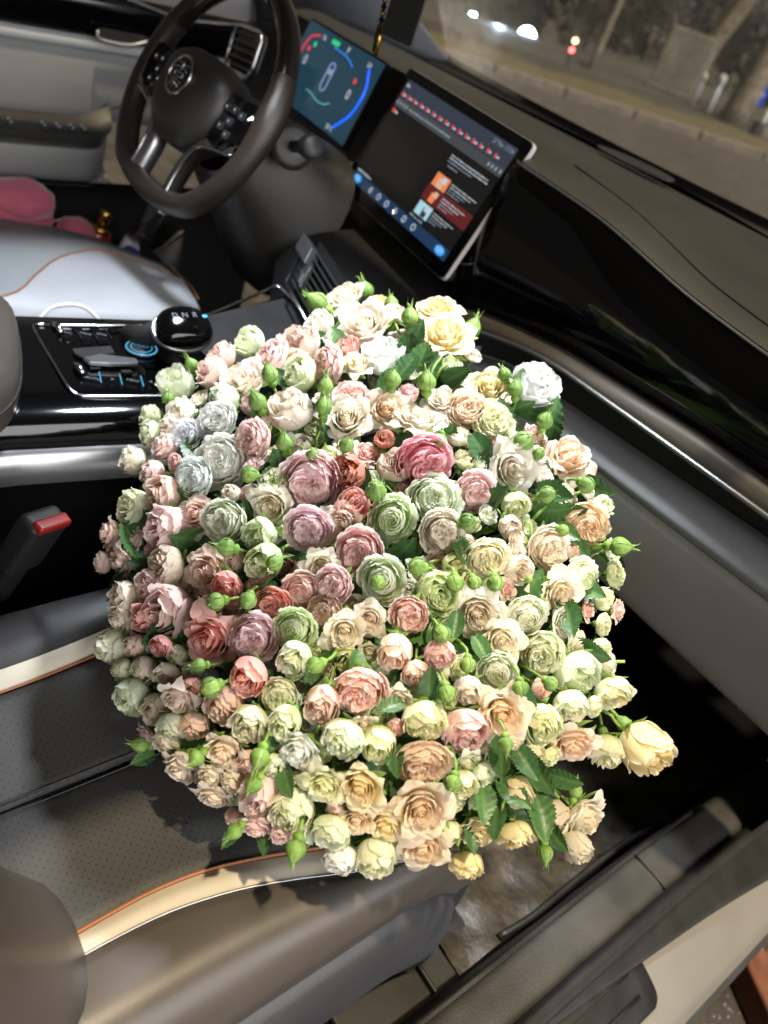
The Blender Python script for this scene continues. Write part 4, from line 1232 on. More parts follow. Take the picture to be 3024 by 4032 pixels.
bare_tree('nearest bare tree with thick pale trunk right of the posts', (-7.08, 13.82, G0), 6.0, 0.19, (0.25, 0.2), 1)
bare_tree('leaning bare tree growing behind the pale stone board', (-8.9, 15.0, G0), 6.5, 0.15, (0.9, 0.5), 2)
bare_tree('thin bare tree right of the red lamp', (-9.85, 13.2, G0), 6.5, 0.055, (0.35, 0.3), 3)
bare_tree('slim forked bare tree between the thick trunks', (-7.75, 15.2, G0), 6.0, 0.09, (0.5, 0.3), 4)
# far wood: a belt of dark trunks and twigs that nobody could count
rg = random.Random(5)
vs, fs = [], []
for q in range(420):
    s, d = rg.uniform(-30, 60), rg.uniform(9, 26)
    b = Vector(pt(s, d, G0 - 0.9))
    h = rg.uniform(3.5, 9)
    v, f = tube_data([b, b + Vector((rg.uniform(-.3, .3), rg.uniform(-.3, .3), h * .5)), b + Vector((rg.uniform(-.6, .6), rg.uniform(-.6, .6), h))], [rg.uniform(.06, .16), .05, .01], 5)
    fs += [tuple(i + len(vs) for i in w) for w in f]
    vs += list(v)
    for w in range(10):
        p = b + Vector((0, 0, rg.uniform(0.3, h)))
        e = Vector((rg.uniform(-1, 1), rg.uniform(-1, 1), rg.uniform(-.3, .7))) * rg.uniform(.5, 1.6)
        v, f = tube_data([p, p + e], [.05, .01], 4)
        fs += [tuple(i + len(vs) for i in u) for u in f]
        vs += list(v)
    for w in range(30):
        p = b + Vector((rg.uniform(-1.4, 1.4), rg.uniform(-1.4, 1.4), rg.uniform(0.2, h)))
        a = Vector((rg.uniform(-1, 1), rg.uniform(-1, 1), rg.uniform(-1, 1))).normalized() * rg.uniform(.15, .45)
        c = Vector((rg.uniform(-1, 1), rg.uniform(-1, 1), rg.uniform(-1, 1))).normalized() * rg.uniform(.15, .45)
        k = len(vs)
        vs += [p, p + a, p + a + c, p + c]
        fs.append((k, k + 1, k + 2, k + 3))
fw = mesh_obj('far_wood', vs, fs, pbr('dark_twigs', S(33, 30, 26), 0.95), None, False)
tag(fw, 'dark mass of bare trees and bushes behind the street', 'wood', None, 'stuff')
# car with lit headlights
hc_ = thing('oncoming_car', 'dark car with two bright bluish headlights in the street', 'car', (-12.7, 14.2, -1.1))
f_ = Vector((0.66, -0.75, 0)).normalized()
r_ = Vector((0.75, 0.66, 0)).normalized()
up = Vector((0, 0, 1))
cb = Vector((-13.1, 13.9, -1.10))
prof = [(0.0, 0.25), (0.02, 0.62), (0.12, 0.74), (1.0, 0.88), (1.7, 1.35), (3.0, 1.42), (3.9, 0.98), (4.3, 0.9), (4.35, 0.3)]
rows = []
for w in (-0.85, -0.80, -0.4, 0.4, 0.80, 0.85):
    k = 0.92 if abs(w) > 0.82 else 1.0
    rows.append([cb - f_ * a + r_ * (w * (0.82 if z > 1.1 else 1)) + up * (0.25 + (z - 0.25) * k) for a, z in prof])
sheet('car_shell', rows, pbr('dark_car_paint', S(14, 16, 22), 0.4), hc_)
hl = glow('headlight_glow', (0.55, 0.76, 1.0, 1), 60)
for w in (-0.62, 0.60):
    lathe('headlight', [(0.19 if w > 0 else 0.10, 0.0), (0.16 if w > 0 else 0.08, 0.03), (0.0, 0.035)], hl, hc_, cb + r_ * w + up * 0.66 + f_ * 0.01, f_, 16)
    lathe('wheel', [(0.30, 0.0), (0.31, 0.18), (0.2, 0.2)], M['rubber'], hc_, cb + r_ * w * 1.2 + up * 0.31 - f_ * 0.8, r_, 18)
lamp('headlight_light', 'SPOT', cb + f_ * 0.2 + up * 0.66, 1200, (0.55, 0.78, 1.0), f_ * 1.0 - up * 0.12, spot_size=math.radians(110), spot_blend=0.8, shadow_soft_size=0.12)
tl = thing('signal_post', 'roadside post with small yellow and red lamps', 'traffic light', (-9.4, 12.0, -0.46))
tube('post', [(-9.4, 12.0, -0.46), (-9.4, 12.0, 0.06)], 0.022, M['dkgrey'], tl)
box('lamp_head', (0.09, 0.06, 0.27), M['black'], tl, (-9.4, 12.02, -0.05), bevel=0.01)
for z, c, nm in ((0.02, (1, 0.75, 0.35, 1), 'yellow'), (-0.12, (1, 0.12, 0.10, 1), 'red')):
    lathe('signal_lamp', [(0.036, 0.0), (0.03, 0.015), (0.0, 0.02)], glow('signal_' + nm, c, 9), tl, (-9.375, 11.97, z), (0.6, -0.78, 0.1), 14)
# pale stone board, white posts, blue sign
bd = thing('stone_board', 'pale stone board standing by the leaning tree', 'stone slab', (-8.9, 14.5, G0))
box('board_face', (0.85, 0.10, 1.05), ground_mat('board_stone', S(96, 90, 80), S(130, 122, 108), 4), bd, (-8.95, 14.55, G0 + 0.52), bevel=0.03, rot=Matrix.Rotation(0.6, 4, 'Z').to_euler().to_quaternion())
box('board_base', (0.95, 0.16, 0.10), kerb_m, bd, (-8.95, 14.55, G0 + 0.04), bevel=0.02, rot=Matrix.Rotation(0.6, 4, 'Z').to_euler().to_quaternion())
plit = pbr('white_post_paint', S(222, 222, 220), 0.5)
for lab, p, h, r in (('short white post beside the stone board', (-8.13, 14.15), 0.55, 0.035), ('taller white post left of the thick trunk', (-7.86, 14.28), 0.62, 0.055), ('white post right of the thick trunk', (-6.45, 13.65), 0.62, 0.04)):
    t = thing('white_post', lab, 'post', (p[0], p[1], G0), 'white posts by the footpath')
    lathe('post_shaft', [(r, 0.0), (r, h * 0.72), (r * 0.9, h * 0.74)], plit, t, (p[0], p[1], G0), (0, 0, 1), 14)
    lathe('post_cap', [(r * 1.15, 0.0), (r * 1.15, h * 0.2), (r * 0.6, h * 0.27), (0.0, h * 0.28)], plit, t, (p[0], p[1], G0 + h * 0.74), (0, 0, 1), 14)
sg = thing('blue_sign', 'blue rectangular road sign with white mark on a post', 'road sign', (-7.4, 14.9, G0))
tube('sign_post', [(-7.40, 14.93, G0), (-7.40, 14.93, 0.36)], 0.025, M['satin'], sg)
sn = Vector((0.45, -0.88, 0.05)).normalized()
sx = Vector((0.88, 0.45, 0)).normalized()
sy = sn.cross(sx)
sy = sy if sy.z > 0 else -sy
poly('sign_plate', rrect(-0.12, -0.17, 0.12, 0.17, 0.02), pbr('sign_blue', S(28, 84, 214), 0.4), sg, 0.02, (-7.40, 14.88, 0.14), sx, sy, sn)
poly('sign_mark', rrect(-0.07, -0.02, 0.07, 0.04, 0.01), M['white'], sg, 0, (-7.40, 14.88, 0.14), sx, sy, sn, 0, 0.004)
# ground beside the sill: wet gravelly asphalt, a brick and bits of ice
br = thing('red_brick', 'worn red brick lying on the ground by the sill', 'brick', (0.908, 1.235, G0))
box('brick_body', (0.115, 0.22, 0.065), ground_mat('brick_clay', S(98, 58, 42), S(132, 84, 62), 30), br, (0.924, 1.235, G0 + 0.033), bevel=0.006, rot=Matrix.Rotation(-0.5, 4, 'Z').to_euler().to_quaternion())
ice = pbr('ice', S(200, 214, 226), 0.15, coat=0.3)
rg = random.Random(9)
for lab, p, sc in (('larger white ice shard beside the red brick', (0.856, 1.33), 0.024), ('small white ice shard nearest the sill', (0.838, 1.245), 0.016), ('flat white ice chip behind the red brick', (0.868, 1.39), 0.022)):
    vs = [(p[0] + sc * math.cos(a) * rg.uniform(.6, 1), p[1] + sc * math.sin(a) * rg.uniform(.6, 1.2), G0 + z) for z in (0.002, 0.02) for a in np.linspace(0, 6.28, 7)[:-1]]
    fs = [tuple(range(6))[::-1], tuple(range(6, 12))] + [(i, (i + 1) % 6, 6 + (i + 1) % 6, 6 + i) for i in range(6)]
    o = mesh_obj('ice_shard', vs, fs, ice, None, False)
    tag(o, lab, 'ice', 'ice shards by the brick')
vs, fs = [], []
for q in range(900):
    p = Vector((rg.uniform(0.8, 1.15), rg.uniform(0.95, 1.6), G0))
    r = rg.uniform(0.002, 0.006)
    k = len(vs)
    vs += [p + Vector((r * rg.uniform(.6, 1.2) * a, r * rg.uniform(.6, 1.2) * b, r * c)) for a, b, c in ((1, 0, .2), (0, 1, .2), (-1, 0, .2), (0, -1, .2), (0, 0, 1.1))]
    fs += [(k, k + 1, k + 4), (k + 1, k + 2, k + 4), (k + 2, k + 3, k + 4), (k + 3, k, k + 4)]
gv = mesh_obj('gravel', vs, fs, pbr('gravel_stone', S(120, 116, 112), 0.5, vary=0.4, vscale=80), None, False)
tag(gv, 'fine wet gravel scattered on the ground beside the sill', 'gravel', None, 'stuff')


ROSES=[
('C','gr',.0733,.4384,.5101,-.21,-.65,.73,.0185),('D','dp',.1217,.4685,.5317,-.23,-.61,.76,.0239),('Q','pk',.1225,.436,.5209,-.3,-.84,.45,.0252),('S','cr',.1302,.3996,.5006,-.03,-.65,.76,.0269),
('C','dp',.0937,.3906,.49,-.28,-.79,.55,.0179),('C','dp',.0726,.4105,.4953,-.27,-.8,.54,.0168),('C','wg',.0553,.367,.4471,-.32,-.3,.9,.0225),('C','wg',.1404,.3842,.4961,-.29,-.96,.05,.0187),
('C','gr',.1616,.4471,.5252,-.09,-.85,.51,.0216),('C','cr',.2084,.4087,.5089,-.3,-.46,.84,.0254),('C','cr',.1125,.3474,.4589,-.18,-.81,.55,.0189),('S','cr',.0615,.559,.5519,-.25,-.6,.76,.0261),
('S','ye',.1001,.5712,.5699,-.13,-.24,.96,.0145),('S','cr',.1343,.5686,.5742,.11,.16,.98,.0158),('S','cr',.1285,.5364,.5556,.04,-.58,.82,.0318),('C','w',.1949,.5168,.5471,-.25,-.15,.96,.0235),
('C','cr',.1008,.5043,.5434,-.25,-.68,.69,.0171),('Q','pk',.172,.4708,.544,-.2,-.96,.18,.0218),('D','sa',.1552,.4967,.5498,-.1,-.42,.9,.0126),('S','cr',.1898,.4837,.5495,-.04,-.37,.93,.0191),
('Q','pk',.2248,.4569,.5408,.09,-.49,.87,.0175),('S','cr',.242,.4409,.5279,.34,-.48,.81,.0251),('S','pe',.2517,.4756,.5423,.46,-.47,.76,.0218),('S','cr',.285,.492,.5424,-.16,-.24,.96,.0231),
('S','ye',.133,.6304,.5719,.04,-.3,.95,.025),('S','ye',.1913,.5926,.5715,.1,-.37,.93,.0299),('S','ye',.2777,.5839,.5645,.28,-.51,.81,.0251),('Q','w',.2817,.644,.5641,.39,-.19,.9,.0298),
('S','cr',.2761,.5236,.558,.03,-.4,.91,.017),('Q','pe',.296,.5374,.5607,.37,-.49,.79,.0201),('Q','wy',.3146,.5522,.5576,.51,-.25,.83,.0214),('Q','w',.1584,.3558,.4852,.34,-.66,.67,.0203),
('Q','w',.1481,.3344,.4607,.25,-.77,.59,.0191),('Q','w',.205,.3413,.4722,.32,-.76,.57,.0254),('Q','w',.2064,.3142,.4596,.29,-.83,.48,.02),('Q','pk',.2137,.3666,.4979,.03,-.88,.48,.0202),
('C','cr',.1196,.3369,.4538,-.19,-.91,.36,.0159),('C','dp',.1443,.3195,.4503,-.16,-.94,.3,.0148),('C','cr',.1221,.2996,.4172,-.43,-.84,.33,.0166),('C','pk',.1626,.3001,.4349,-.25,-.96,.14,.016),
('C','dp',.1979,.2957,.4388,.06,-.99,.16,.0207),('Q','pk',.1755,.308,.4569,.07,-.97,.24,.0106),('C','gr',.1814,.2774,.4108,-.17,-.92,.36,.0204),('S','dp',.1869,.2513,.3913,-.25,-.97,.07,.0181),
('C','lp',.2398,.2829,.436,.1,-.97,.24,.0224),('S','dp',.2499,.2974,.4534,.13,-.83,.53,.0209),('C','gr',.0791,.3316,.4366,-.32,-.8,.51,.0128),('C','gr',.1106,.3171,.4418,-.25,-.91,.34,.0138),
('Q','wg',.2764,.3079,.4695,.37,-.82,.43,.0205),('Q','lp',.2842,.3809,.5073,.64,-.69,.32,.0265),('D','rd',.3085,.4099,.5228,-.02,-.95,.3,.0194),('D','sa',.3355,.3864,.5066,.29,-.17,.94,.017),
('S','cr',.2903,.3425,.4895,.46,-.81,.37,.0204),('Q','gr',.2724,.3524,.4958,.0,-.53,.85,.0142),('S','cr',.343,.3791,.5022,.39,-.81,.44,.02),('Q','lp',.3325,.3492,.4975,.62,-.67,.42,.0204),
('C','gr',.3099,.3243,.4816,.43,-.89,.14,.0158),('C','gr',.2813,.398,.5209,.1,-.33,.94,.0097),('Q','hp',.3272,.4586,.5446,.84,-.38,.38,.029),('D','br',.3237,.4395,.528,-.09,-.28,.96,.0183),
('D','rd',.293,.4462,.5378,-.06,-.29,.95,.0104),('C','cr',.3232,.5081,.5487,-.23,-.1,.97,.0114),('R','gr',.3645,.4075,.5198,.64,-.64,.43,.0206),('Q','wg',.3667,.4507,.5259,.44,-.49,.75,.0236),
('Q','lp',.3722,.49,.5381,.8,-.51,.31,.0204),('Q','cr',.3977,.4331,.5274,.72,-.55,.42,.0181),('S','cr',.3684,.533,.5495,.73,-.45,.52,.0256),('S','pe',.3795,.6045,.5461,.29,-.25,.93,.0264),
('Q','pe',.4357,.5773,.5311,.83,-.51,.25,.0242),('Q','cr',.4464,.5179,.5244,.79,-.38,.49,.02),('R','wg',.4806,.5305,.5142,.8,-.16,.58,.0187),('S','cr',.4838,.5027,.513,.81,-.48,.34,.0198),
('C','cr',.4542,.4714,.5207,.84,-.22,.49,.0143),('R','wg',.4884,.4591,.5068,.8,-.52,.29,.0175),('Q','cr',.4365,.4535,.5252,.71,-.6,.37,.019),('C','wy',.4004,.5131,.5428,.88,-.48,-.04,.014),
('C','cr',.4146,.4944,.5342,.96,-.29,.05,.0112),('S','cr',.466,.4278,.4998,.71,-.6,.38,.0238),('S','cr',.4958,.4302,.4949,.74,-.56,.37,.0186),('Q','wg',.5177,.4651,.4908,.54,-.83,.12,.0191),
('C','cr',.264,.2331,.3894,-.03,-1.0,.08,.0164),('S','cr',.2757,.2238,.381,.19,-.98,-.08,.0173),('S','dp',.2214,.2462,.3917,.05,-1.0,-.05,.0182),('C','dp',.2,.2367,.3706,-.19,-.97,.15,.0108),
('C','wg',.2853,.2176,.362,.32,-.93,-.18,.0181),('C','lp',.3065,.2576,.4056,.24,-.93,.29,.026),('D','br',.2731,.2665,.4249,-.01,-.98,.18,.0185),('S','dp',.305,.2839,.4428,.25,-.91,.33,.0232),
('S','sa',.3622,.2589,.4316,.36,-.91,.22,.023),('D','sa',.3338,.2296,.4041,.39,-.92,-.03,.0119),('C','pk',.2782,.2489,.4087,-.05,-.95,.3,.0155),('C','sa',.3333,.2806,.4566,.66,-.72,.19,.0146),
('C','sa',.3,.2358,.3999,.0,-.99,.14,.0134),('C','dp',.3083,.2243,.3787,.1,-.99,-.02,.0116),('C','gr',.3355,.3165,.4776,.39,-.92,.08,.0183),('S','cr',.3732,.3356,.4951,.64,-.66,.4,.0141),
('Q','lp',.3959,.3376,.4937,.34,-.86,.37,.0149),('Q','pk',.3793,.3699,.505,.52,-.73,.44,.021),('Q','dp',.3776,.3212,.4767,.52,-.77,.36,.0162),('Q','sa',.3763,.2978,.4677,.46,-.82,.34,.0149),
('Q','lp',.3871,.2776,.4506,.52,-.78,.36,.0201),('R','gr',.4062,.2988,.4699,.5,-.79,.36,.0167),('Q','dp',.4065,.3268,.4762,.3,-.87,.38,.0143),('S','cr',.4282,.3259,.4793,.69,-.6,.42,.0181),
('C','wg',.4234,.2913,.4641,.61,-.79,-.02,.0157),('R','wg',.4114,.3691,.5034,.56,-.67,.49,.0194),('C','gr',.439,.3998,.5067,.77,-.43,.47,.0198),('Q','pk',.4483,.3699,.4999,.61,-.7,.36,.0157),
('S','cr',.4324,.3478,.4874,.55,-.73,.41,.0148),('C','dp',.4622,.3482,.493,.76,-.63,-.14,.0151),('C','pk',.4835,.3728,.4973,.83,-.56,-.04,.0135),('D','cr',.356,.2253,.3956,.59,-.81,-.09,.0129),
('C','wg',.3377,.2104,.3618,.5,-.85,-.16,.0161),('C','cr',.3642,.2189,.37,.5,-.86,-.12,.0146),('S','cr',.382,.223,.3972,.59,-.8,.01,.0162),('D','sa',.3838,.2321,.4076,.73,-.68,-.04,.0114),
('C','dp',.4095,.2489,.415,.51,-.86,.01,.0171),('C','wg',.3886,.215,.3808,.76,-.59,-.26,.013),('C','dp',.4002,.2264,.3888,.77,-.61,-.18,.0135),('S','cr',.4177,.2155,.3613,.54,-.83,-.14,.0185),
('S','cr',.4404,.2332,.3995,.56,-.82,.13,.0177),('S','cr',.4432,.2222,.3808,.7,-.69,-.18,.0133),('C','sa',.4106,.2633,.4438,.6,-.8,.03,.0158),('C','cr',.395,.213,.3649,.46,-.87,-.17,.0131),
('C','gr',.3162,.2106,.3652,.23,-.96,-.18,.0116),('C','cr',.3303,.221,.3784,.37,-.91,-.18,.0126),('Q','wg',.44,.2745,.438,.45,-.83,.33,.0168),('C','wg',.4369,.2527,.4226,.64,-.77,-.01,.0161),
('C','wg',.459,.2679,.442,.54,-.84,.07,.0142),('C','dp',.4629,.2921,.4578,.66,-.75,.05,.0153),('Q','pk',.4727,.3154,.4693,.66,-.72,.2,.02),('S','w',.482,.2679,.433,.46,-.88,.13,.0171),
('C','wg',.4929,.2953,.4517,.52,-.85,-.04,.0165),('C','wg',.4713,.2528,.411,.69,-.72,-.07,.0111),('S','wy',.5106,.2722,.4245,.57,-.8,.19,.0168),('C','wy',.5132,.3424,.4743,.84,-.53,-.06,.0167),
('C','wy',.5048,.315,.451,.76,-.64,-.08,.0157),('Q','pe',.5349,.3335,.4493,.81,-.58,.12,.0197),('C','pk',.5286,.3736,.4631,.87,-.49,-.02,.0187),('S','pe',.5385,.4025,.4695,.72,-.57,.4,.0224),
('S','cr',.4947,.3363,.4688,.72,-.69,.09,.0125),('C','dp',.4844,.3548,.4824,.77,-.63,.07,.0113),('C','cr',.5129,.3849,.4814,.82,-.56,-.06,.012),('R','wg',.5147,.4141,.4852,.66,-.67,.35,.0157),
('C','wg',.5332,.4836,.4822,.96,-.28,.04,.0198),('C','wy',.5584,.5208,.4641,.94,-.31,-.12,.0169),('C','wg',.5547,.4636,.4738,.89,-.45,-.07,.0137),('C','wy',.5533,.4392,.461,.73,-.67,.12,.0185),
('S','pe',.5744,.4658,.4442,.81,-.58,.03,.019),('C','wy',.5833,.5193,.4178,.82,-.51,-.26,.0167),('C','ye',.5874,.5603,.4071,.98,-.15,.09,.0274),('S','cr',.4526,.2228,.3629,.69,-.7,-.19,.0157),
('C','lp',.475,.2482,.3917,.53,-.85,-.02,.0175),('S','lp',.4889,.2372,.3703,.79,-.58,-.2,.0153),('C','wg',.5001,.2619,.3945,.51,-.86,.01,.0184),('C','wg',.5291,.2737,.3959,.64,-.76,-.06,.015),
('C','w',.5414,.2782,.3749,.71,-.68,-.19,.0142),('C','lp',.5063,.2462,.3763,.84,-.52,-.15,.009),('S','ye',.5247,.292,.4295,.59,-.73,.35,.0195),('S','pe',.5377,.2871,.4052,.56,-.78,.3,.0127),
('S','ye',.5498,.3056,.408,.68,-.73,.05,.0171),('S','pe',.5582,.3231,.4247,.65,-.61,.45,.0223),('S','pe',.5704,.3297,.3915,.66,-.71,.24,.0208),('C','wg',.5522,.2994,.3841,.82,-.57,-.1,.0164),
('C','wy',.5586,.3541,.4409,.9,-.43,.05,.0121),('C','ye',.5924,.3607,.3776,.8,-.5,-.33,.0137),('S','ye',.5842,.3672,.4047,.76,-.65,.02,.0177),('C','ye',.5967,.397,.3987,.89,-.32,-.32,.0144),
('C','ye',.5779,.4013,.4291,.92,-.4,-.01,.0137),('C','cr',.5883,.4896,.3368,.97,-.17,.16,.0173),('S','cr',.6054,.5019,.3458,.96,-.09,.26,.0236),('C','cr',.6182,.4849,.3389,.94,-.33,.04,.0156),
('C','cr',.4279,.3077,.4285,.65,-.74,.17,.0114),('C','dp',.4714,.3573,.4479,.69,-.64,.33,.0102),('C','wg',.4694,.4262,.4709,.74,-.58,.33,.0118),('C','gr',.3912,.38,.4674,.64,-.61,.47,.0133),
('C','gr',.3781,.4269,.4959,.63,-.55,.55,.0124),('C','cr',.3936,.5442,.5228,.72,-.42,.55,.0133),('C','dp',.3289,.3404,.4512,.43,-.75,.49,.0125),('C','pk',.5128,.377,.4478,.76,-.61,.23,.0111),
('C','dp',.4544,.3988,.4655,.7,-.61,.38,.0106),('C','dp',.3419,.2902,.4256,.42,-.85,.33,.0133),('C','dp',.2503,.3009,.4185,.25,-.89,.38,.0157),('C','dp',.2819,.2786,.4014,.24,-.92,.32,.0153),
('C','cr',.199,.5142,.5301,.08,-.38,.92,.0148),('C','gr',.2211,.4291,.4988,.18,-.63,.75,.0153),('C','dp',.3733,.2728,.3998,.52,-.84,.15,.013),('C','wg',.4597,.2951,.4173,.64,-.76,.13,.0122),
('C','pe',.5235,.333,.4058,.74,-.64,.2,.0132),('C','cr',.5447,.4032,.4312,.79,-.58,.21,.0124),('C','wg',.5221,.4525,.4524,.8,-.54,.27,.0106),('C','wy',.4983,.5527,.4939,.76,.25,.61,.0112),
('C','wg',.322,.4203,.5168,.07,-.32,.94,.011),('Q','wy',.4222,.5531,.5311,.53,.2,.83,.012),('Q','cr',.2047,.5454,.5667,-.13,-.01,.99,.0138),('C','cr',.3671,.5682,.5502,.35,.19,.92,.0106),
('S','cr',.5226,.4979,.4834,.85,.14,.51,.0127),('Q','wg',.5736,.3686,.4245,.97,-.22,.04,.0099),('S','dp',.2114,.2597,.4011,-.24,-.91,.34,.0118),('S','cr',.1051,.3647,.4718,-.43,-.62,.66,.014),
('S','wg',.4188,.3987,.5052,.55,-.2,.81,.0122),('C','wg',.3712,.2404,.4061,.17,-.98,.12,.0085),('C','pk',.3359,.2729,.4297,.07,-.95,.32,.0118),('C','gr',.2414,.5267,.5549,-.04,-.05,1.0,.0119),
('S','cr',.2428,.3688,.5008,-.19,-.59,.79,.0108),('Q','cr',.2248,.6037,.573,-.02,.12,.99,.0109),('Q','gr',.4618,.3978,.4902,.79,-.2,.58,.0105),('C','wy',.4271,.4271,.5107,.59,-.11,.8,.0115),
('Q','pk',.3495,.3004,.4583,.09,-.89,.45,.0106),('Q','gr',.4985,.3667,.4765,.87,-.33,.37,.0079),('S','pk',.2909,.4324,.52,.0,-.32,.95,.015),('C','pk',.4583,.2463,.4002,.49,-.87,-.07,.0111),
('Q','pk',.5377,.4438,.4752,.91,.0,.41,.0111),('S','wg',.4689,.593,.5117,.65,.31,.69,.0127),('S','cr',.4404,.3081,.4547,.57,-.78,.24,.0085),('Q','cr',.4142,.6017,.5402,.49,.29,.82,.0097),
('S','cr',.5058,.4895,.4967,.81,.12,.58,.0135),('C','gr',.508,.3696,.4687,.9,-.3,.32,.0089),('C','wy',.5647,.4227,.4414,.98,-.06,.21,.0099),('Q','wg',.4005,.4839,.5286,.46,.02,.89,.0096),
('Q','wy',.5191,.5368,.4885,.81,.22,.55,.0098),('C','pk',.4697,.2334,.3503,.49,-.84,-.23,.0088),('C','wg',.5402,.5245,.4648,.88,.21,.44,.0127),('S','cr',.3865,.5613,.5441,.41,.19,.89,.0151),
('S','gr',.4248,.3104,.4582,.49,-.82,.29,.0102),('C','cr',.2527,.3261,.4723,-.19,-.75,.63,.0097),('Q','gr',.4866,.581,.5042,.7,.3,.64,.0131),('S','cr',.1665,.5621,.5637,-.19,-.03,.98,.0165),
('S','pk',.5053,.5264,.4965,.78,.2,.59,.0112),('C','wy',.3996,.4666,.5201,.46,-.04,.89,.0094),('C','gr',.5318,.5208,.4809,.85,.21,.49,.0094),('C','gr',.2308,.5697,.5639,-.03,.06,1.0,.011),
('S','pk',.3457,.5882,.5562,.29,.22,.93,.014),('C','wy',.3444,.4991,.5419,.24,.0,.97,.0107),('C','wg',.5603,.3749,.4386,.97,-.22,.11,.0105),('C','cr',.4571,.2356,.382,.46,-.88,-.13,.0102),
('S','gr',.4254,.5145,.5253,.55,.12,.83,.0131),('C','gr',.5155,.2636,.3732,.68,-.7,-.2,.0093),('S','cr',.4358,.4919,.5184,.6,.07,.8,.0116),('S','wy',.4973,.3838,.4856,.87,-.24,.44,.0105),
('S','lp',.3711,.2072,.3387,.15,-.98,-.12,.0124),('Q','pk',.346,.433,.5225,.19,-.23,.95,.0095),('C','wg',.3491,.2399,.4004,.1,-.99,.14,.0107),('C','wy',.5732,.3459,.4004,.95,-.32,-.07,.011),
('C','pk',.1657,.3892,.4972,-.33,-.54,.78,.0122),('Q','pk',.4624,.5398,.5216,.65,.21,.73,.0092),('S','cr',.2082,.4369,.5299,-.21,-.36,.91,.0111),('Q','gr',.565,.3497,.42,.95,-.32,.01,.0089),
('Q','cr',.4163,.4484,.5192,.52,-.06,.85,.0091),('S','pk',.4143,.4201,.5075,.53,-.16,.83,.0094),('S','cr',.4497,.3392,.4691,.72,-.61,.33,.0102),('Q','cr',.4248,.3842,.4958,.64,-.26,.73,.0094),
('Q','wg',.4671,.3375,.4693,.77,-.56,.3,.0092),('Q','cr',.5571,.4029,.4498,.97,-.12,.22,.0113),('Q','cr',.2211,.5209,.5578,-.11,-.08,.99,.0134),('C','wy',.488,.2652,.4036,.63,-.78,-.06,.0087),
('C','wg',.4548,.4464,.5068,.69,-.04,.72,.0091),('Q','wg',.4957,.3549,.4655,.86,-.41,.31,.0091),('S','gr',.4927,.3204,.4581,.79,-.57,.2,.0111),('Q','wg',.3421,.5684,.5511,.27,.16,.95,.0109),
('C','cr',.2454,.3951,.5032,-.17,-.51,.84,.0119),('S','wy',.4709,.4867,.508,.71,.09,.69,.0106),('S','cr',.2586,.5643,.5659,.03,.08,1.0,.0114),('C','pk',.3152,.2984,.458,-.03,-.87,.49,.0102),
('C','cr',.3266,.5234,.5449,.2,.03,.98,.01),('Q','pk',.2631,.3349,.4796,-.15,-.72,.68,.0096),('C','wy',.489,.2818,.4269,.68,-.73,.02,.0077),('S','lp',.2382,.3493,.4871,-.2,-.66,.72,.0123),
('S','wg',.4124,.5741,.539,.49,.24,.84,.0124),('S','pk',.466,.4556,.5105,.71,.0,.7,.0093),('C','gr',.4426,.3251,.4629,.64,-.72,.28,.0113),('C','pk',.2496,.5021,.5509,-.05,-.11,.99,.0112),
('S','cr',.2682,.4241,.5186,-.07,-.38,.92,.0115),('C','cr',.2989,.5048,.5472,.1,-.05,.99,.0102),('S','wg',.1274,.4969,.5466,-.33,-.22,.92,.0117),('C','gr',.5632,.4945,.4534,.93,.15,.34,.0092),
('Q','gr',.4611,.2592,.4146,.53,-.85,.01,.0098),('C','gr',.4297,.6094,.5305,.54,.32,.78,.0108),('Q','pk',.5236,.2753,.4054,.75,-.66,-.12,.0076),('S','cr',.4089,.3474,.4788,.44,-.77,.46,.0104),
('C','cr',.195,.3857,.5023,-.28,-.54,.79,.0108),('S','pk',.5129,.5659,.488,.78,.27,.56,.0103),('S','pk',.2407,.259,.4147,-.19,-.92,.34,.01),('C','gr',.3535,.5128,.5409,.29,.05,.96,.0122),
('S','cr',.4953,.3058,.4543,.77,-.62,.14,.0083),('Q','pk',.5094,.3231,.4594,.84,-.51,.17,.0074),('C','pk',.3393,.5422,.545,.26,.09,.96,.0101),('S','wg',.5501,.3667,.4416,.95,-.27,.14,.0109),
('S','cr',.4448,.4352,.5042,.67,-.08,.74,.011),('Q','gr',.5758,.4385,.4357,.98,-.0,.2,.0094),('S','gr',.3159,.338,.4773,-.01,-.75,.67,.0095),
]
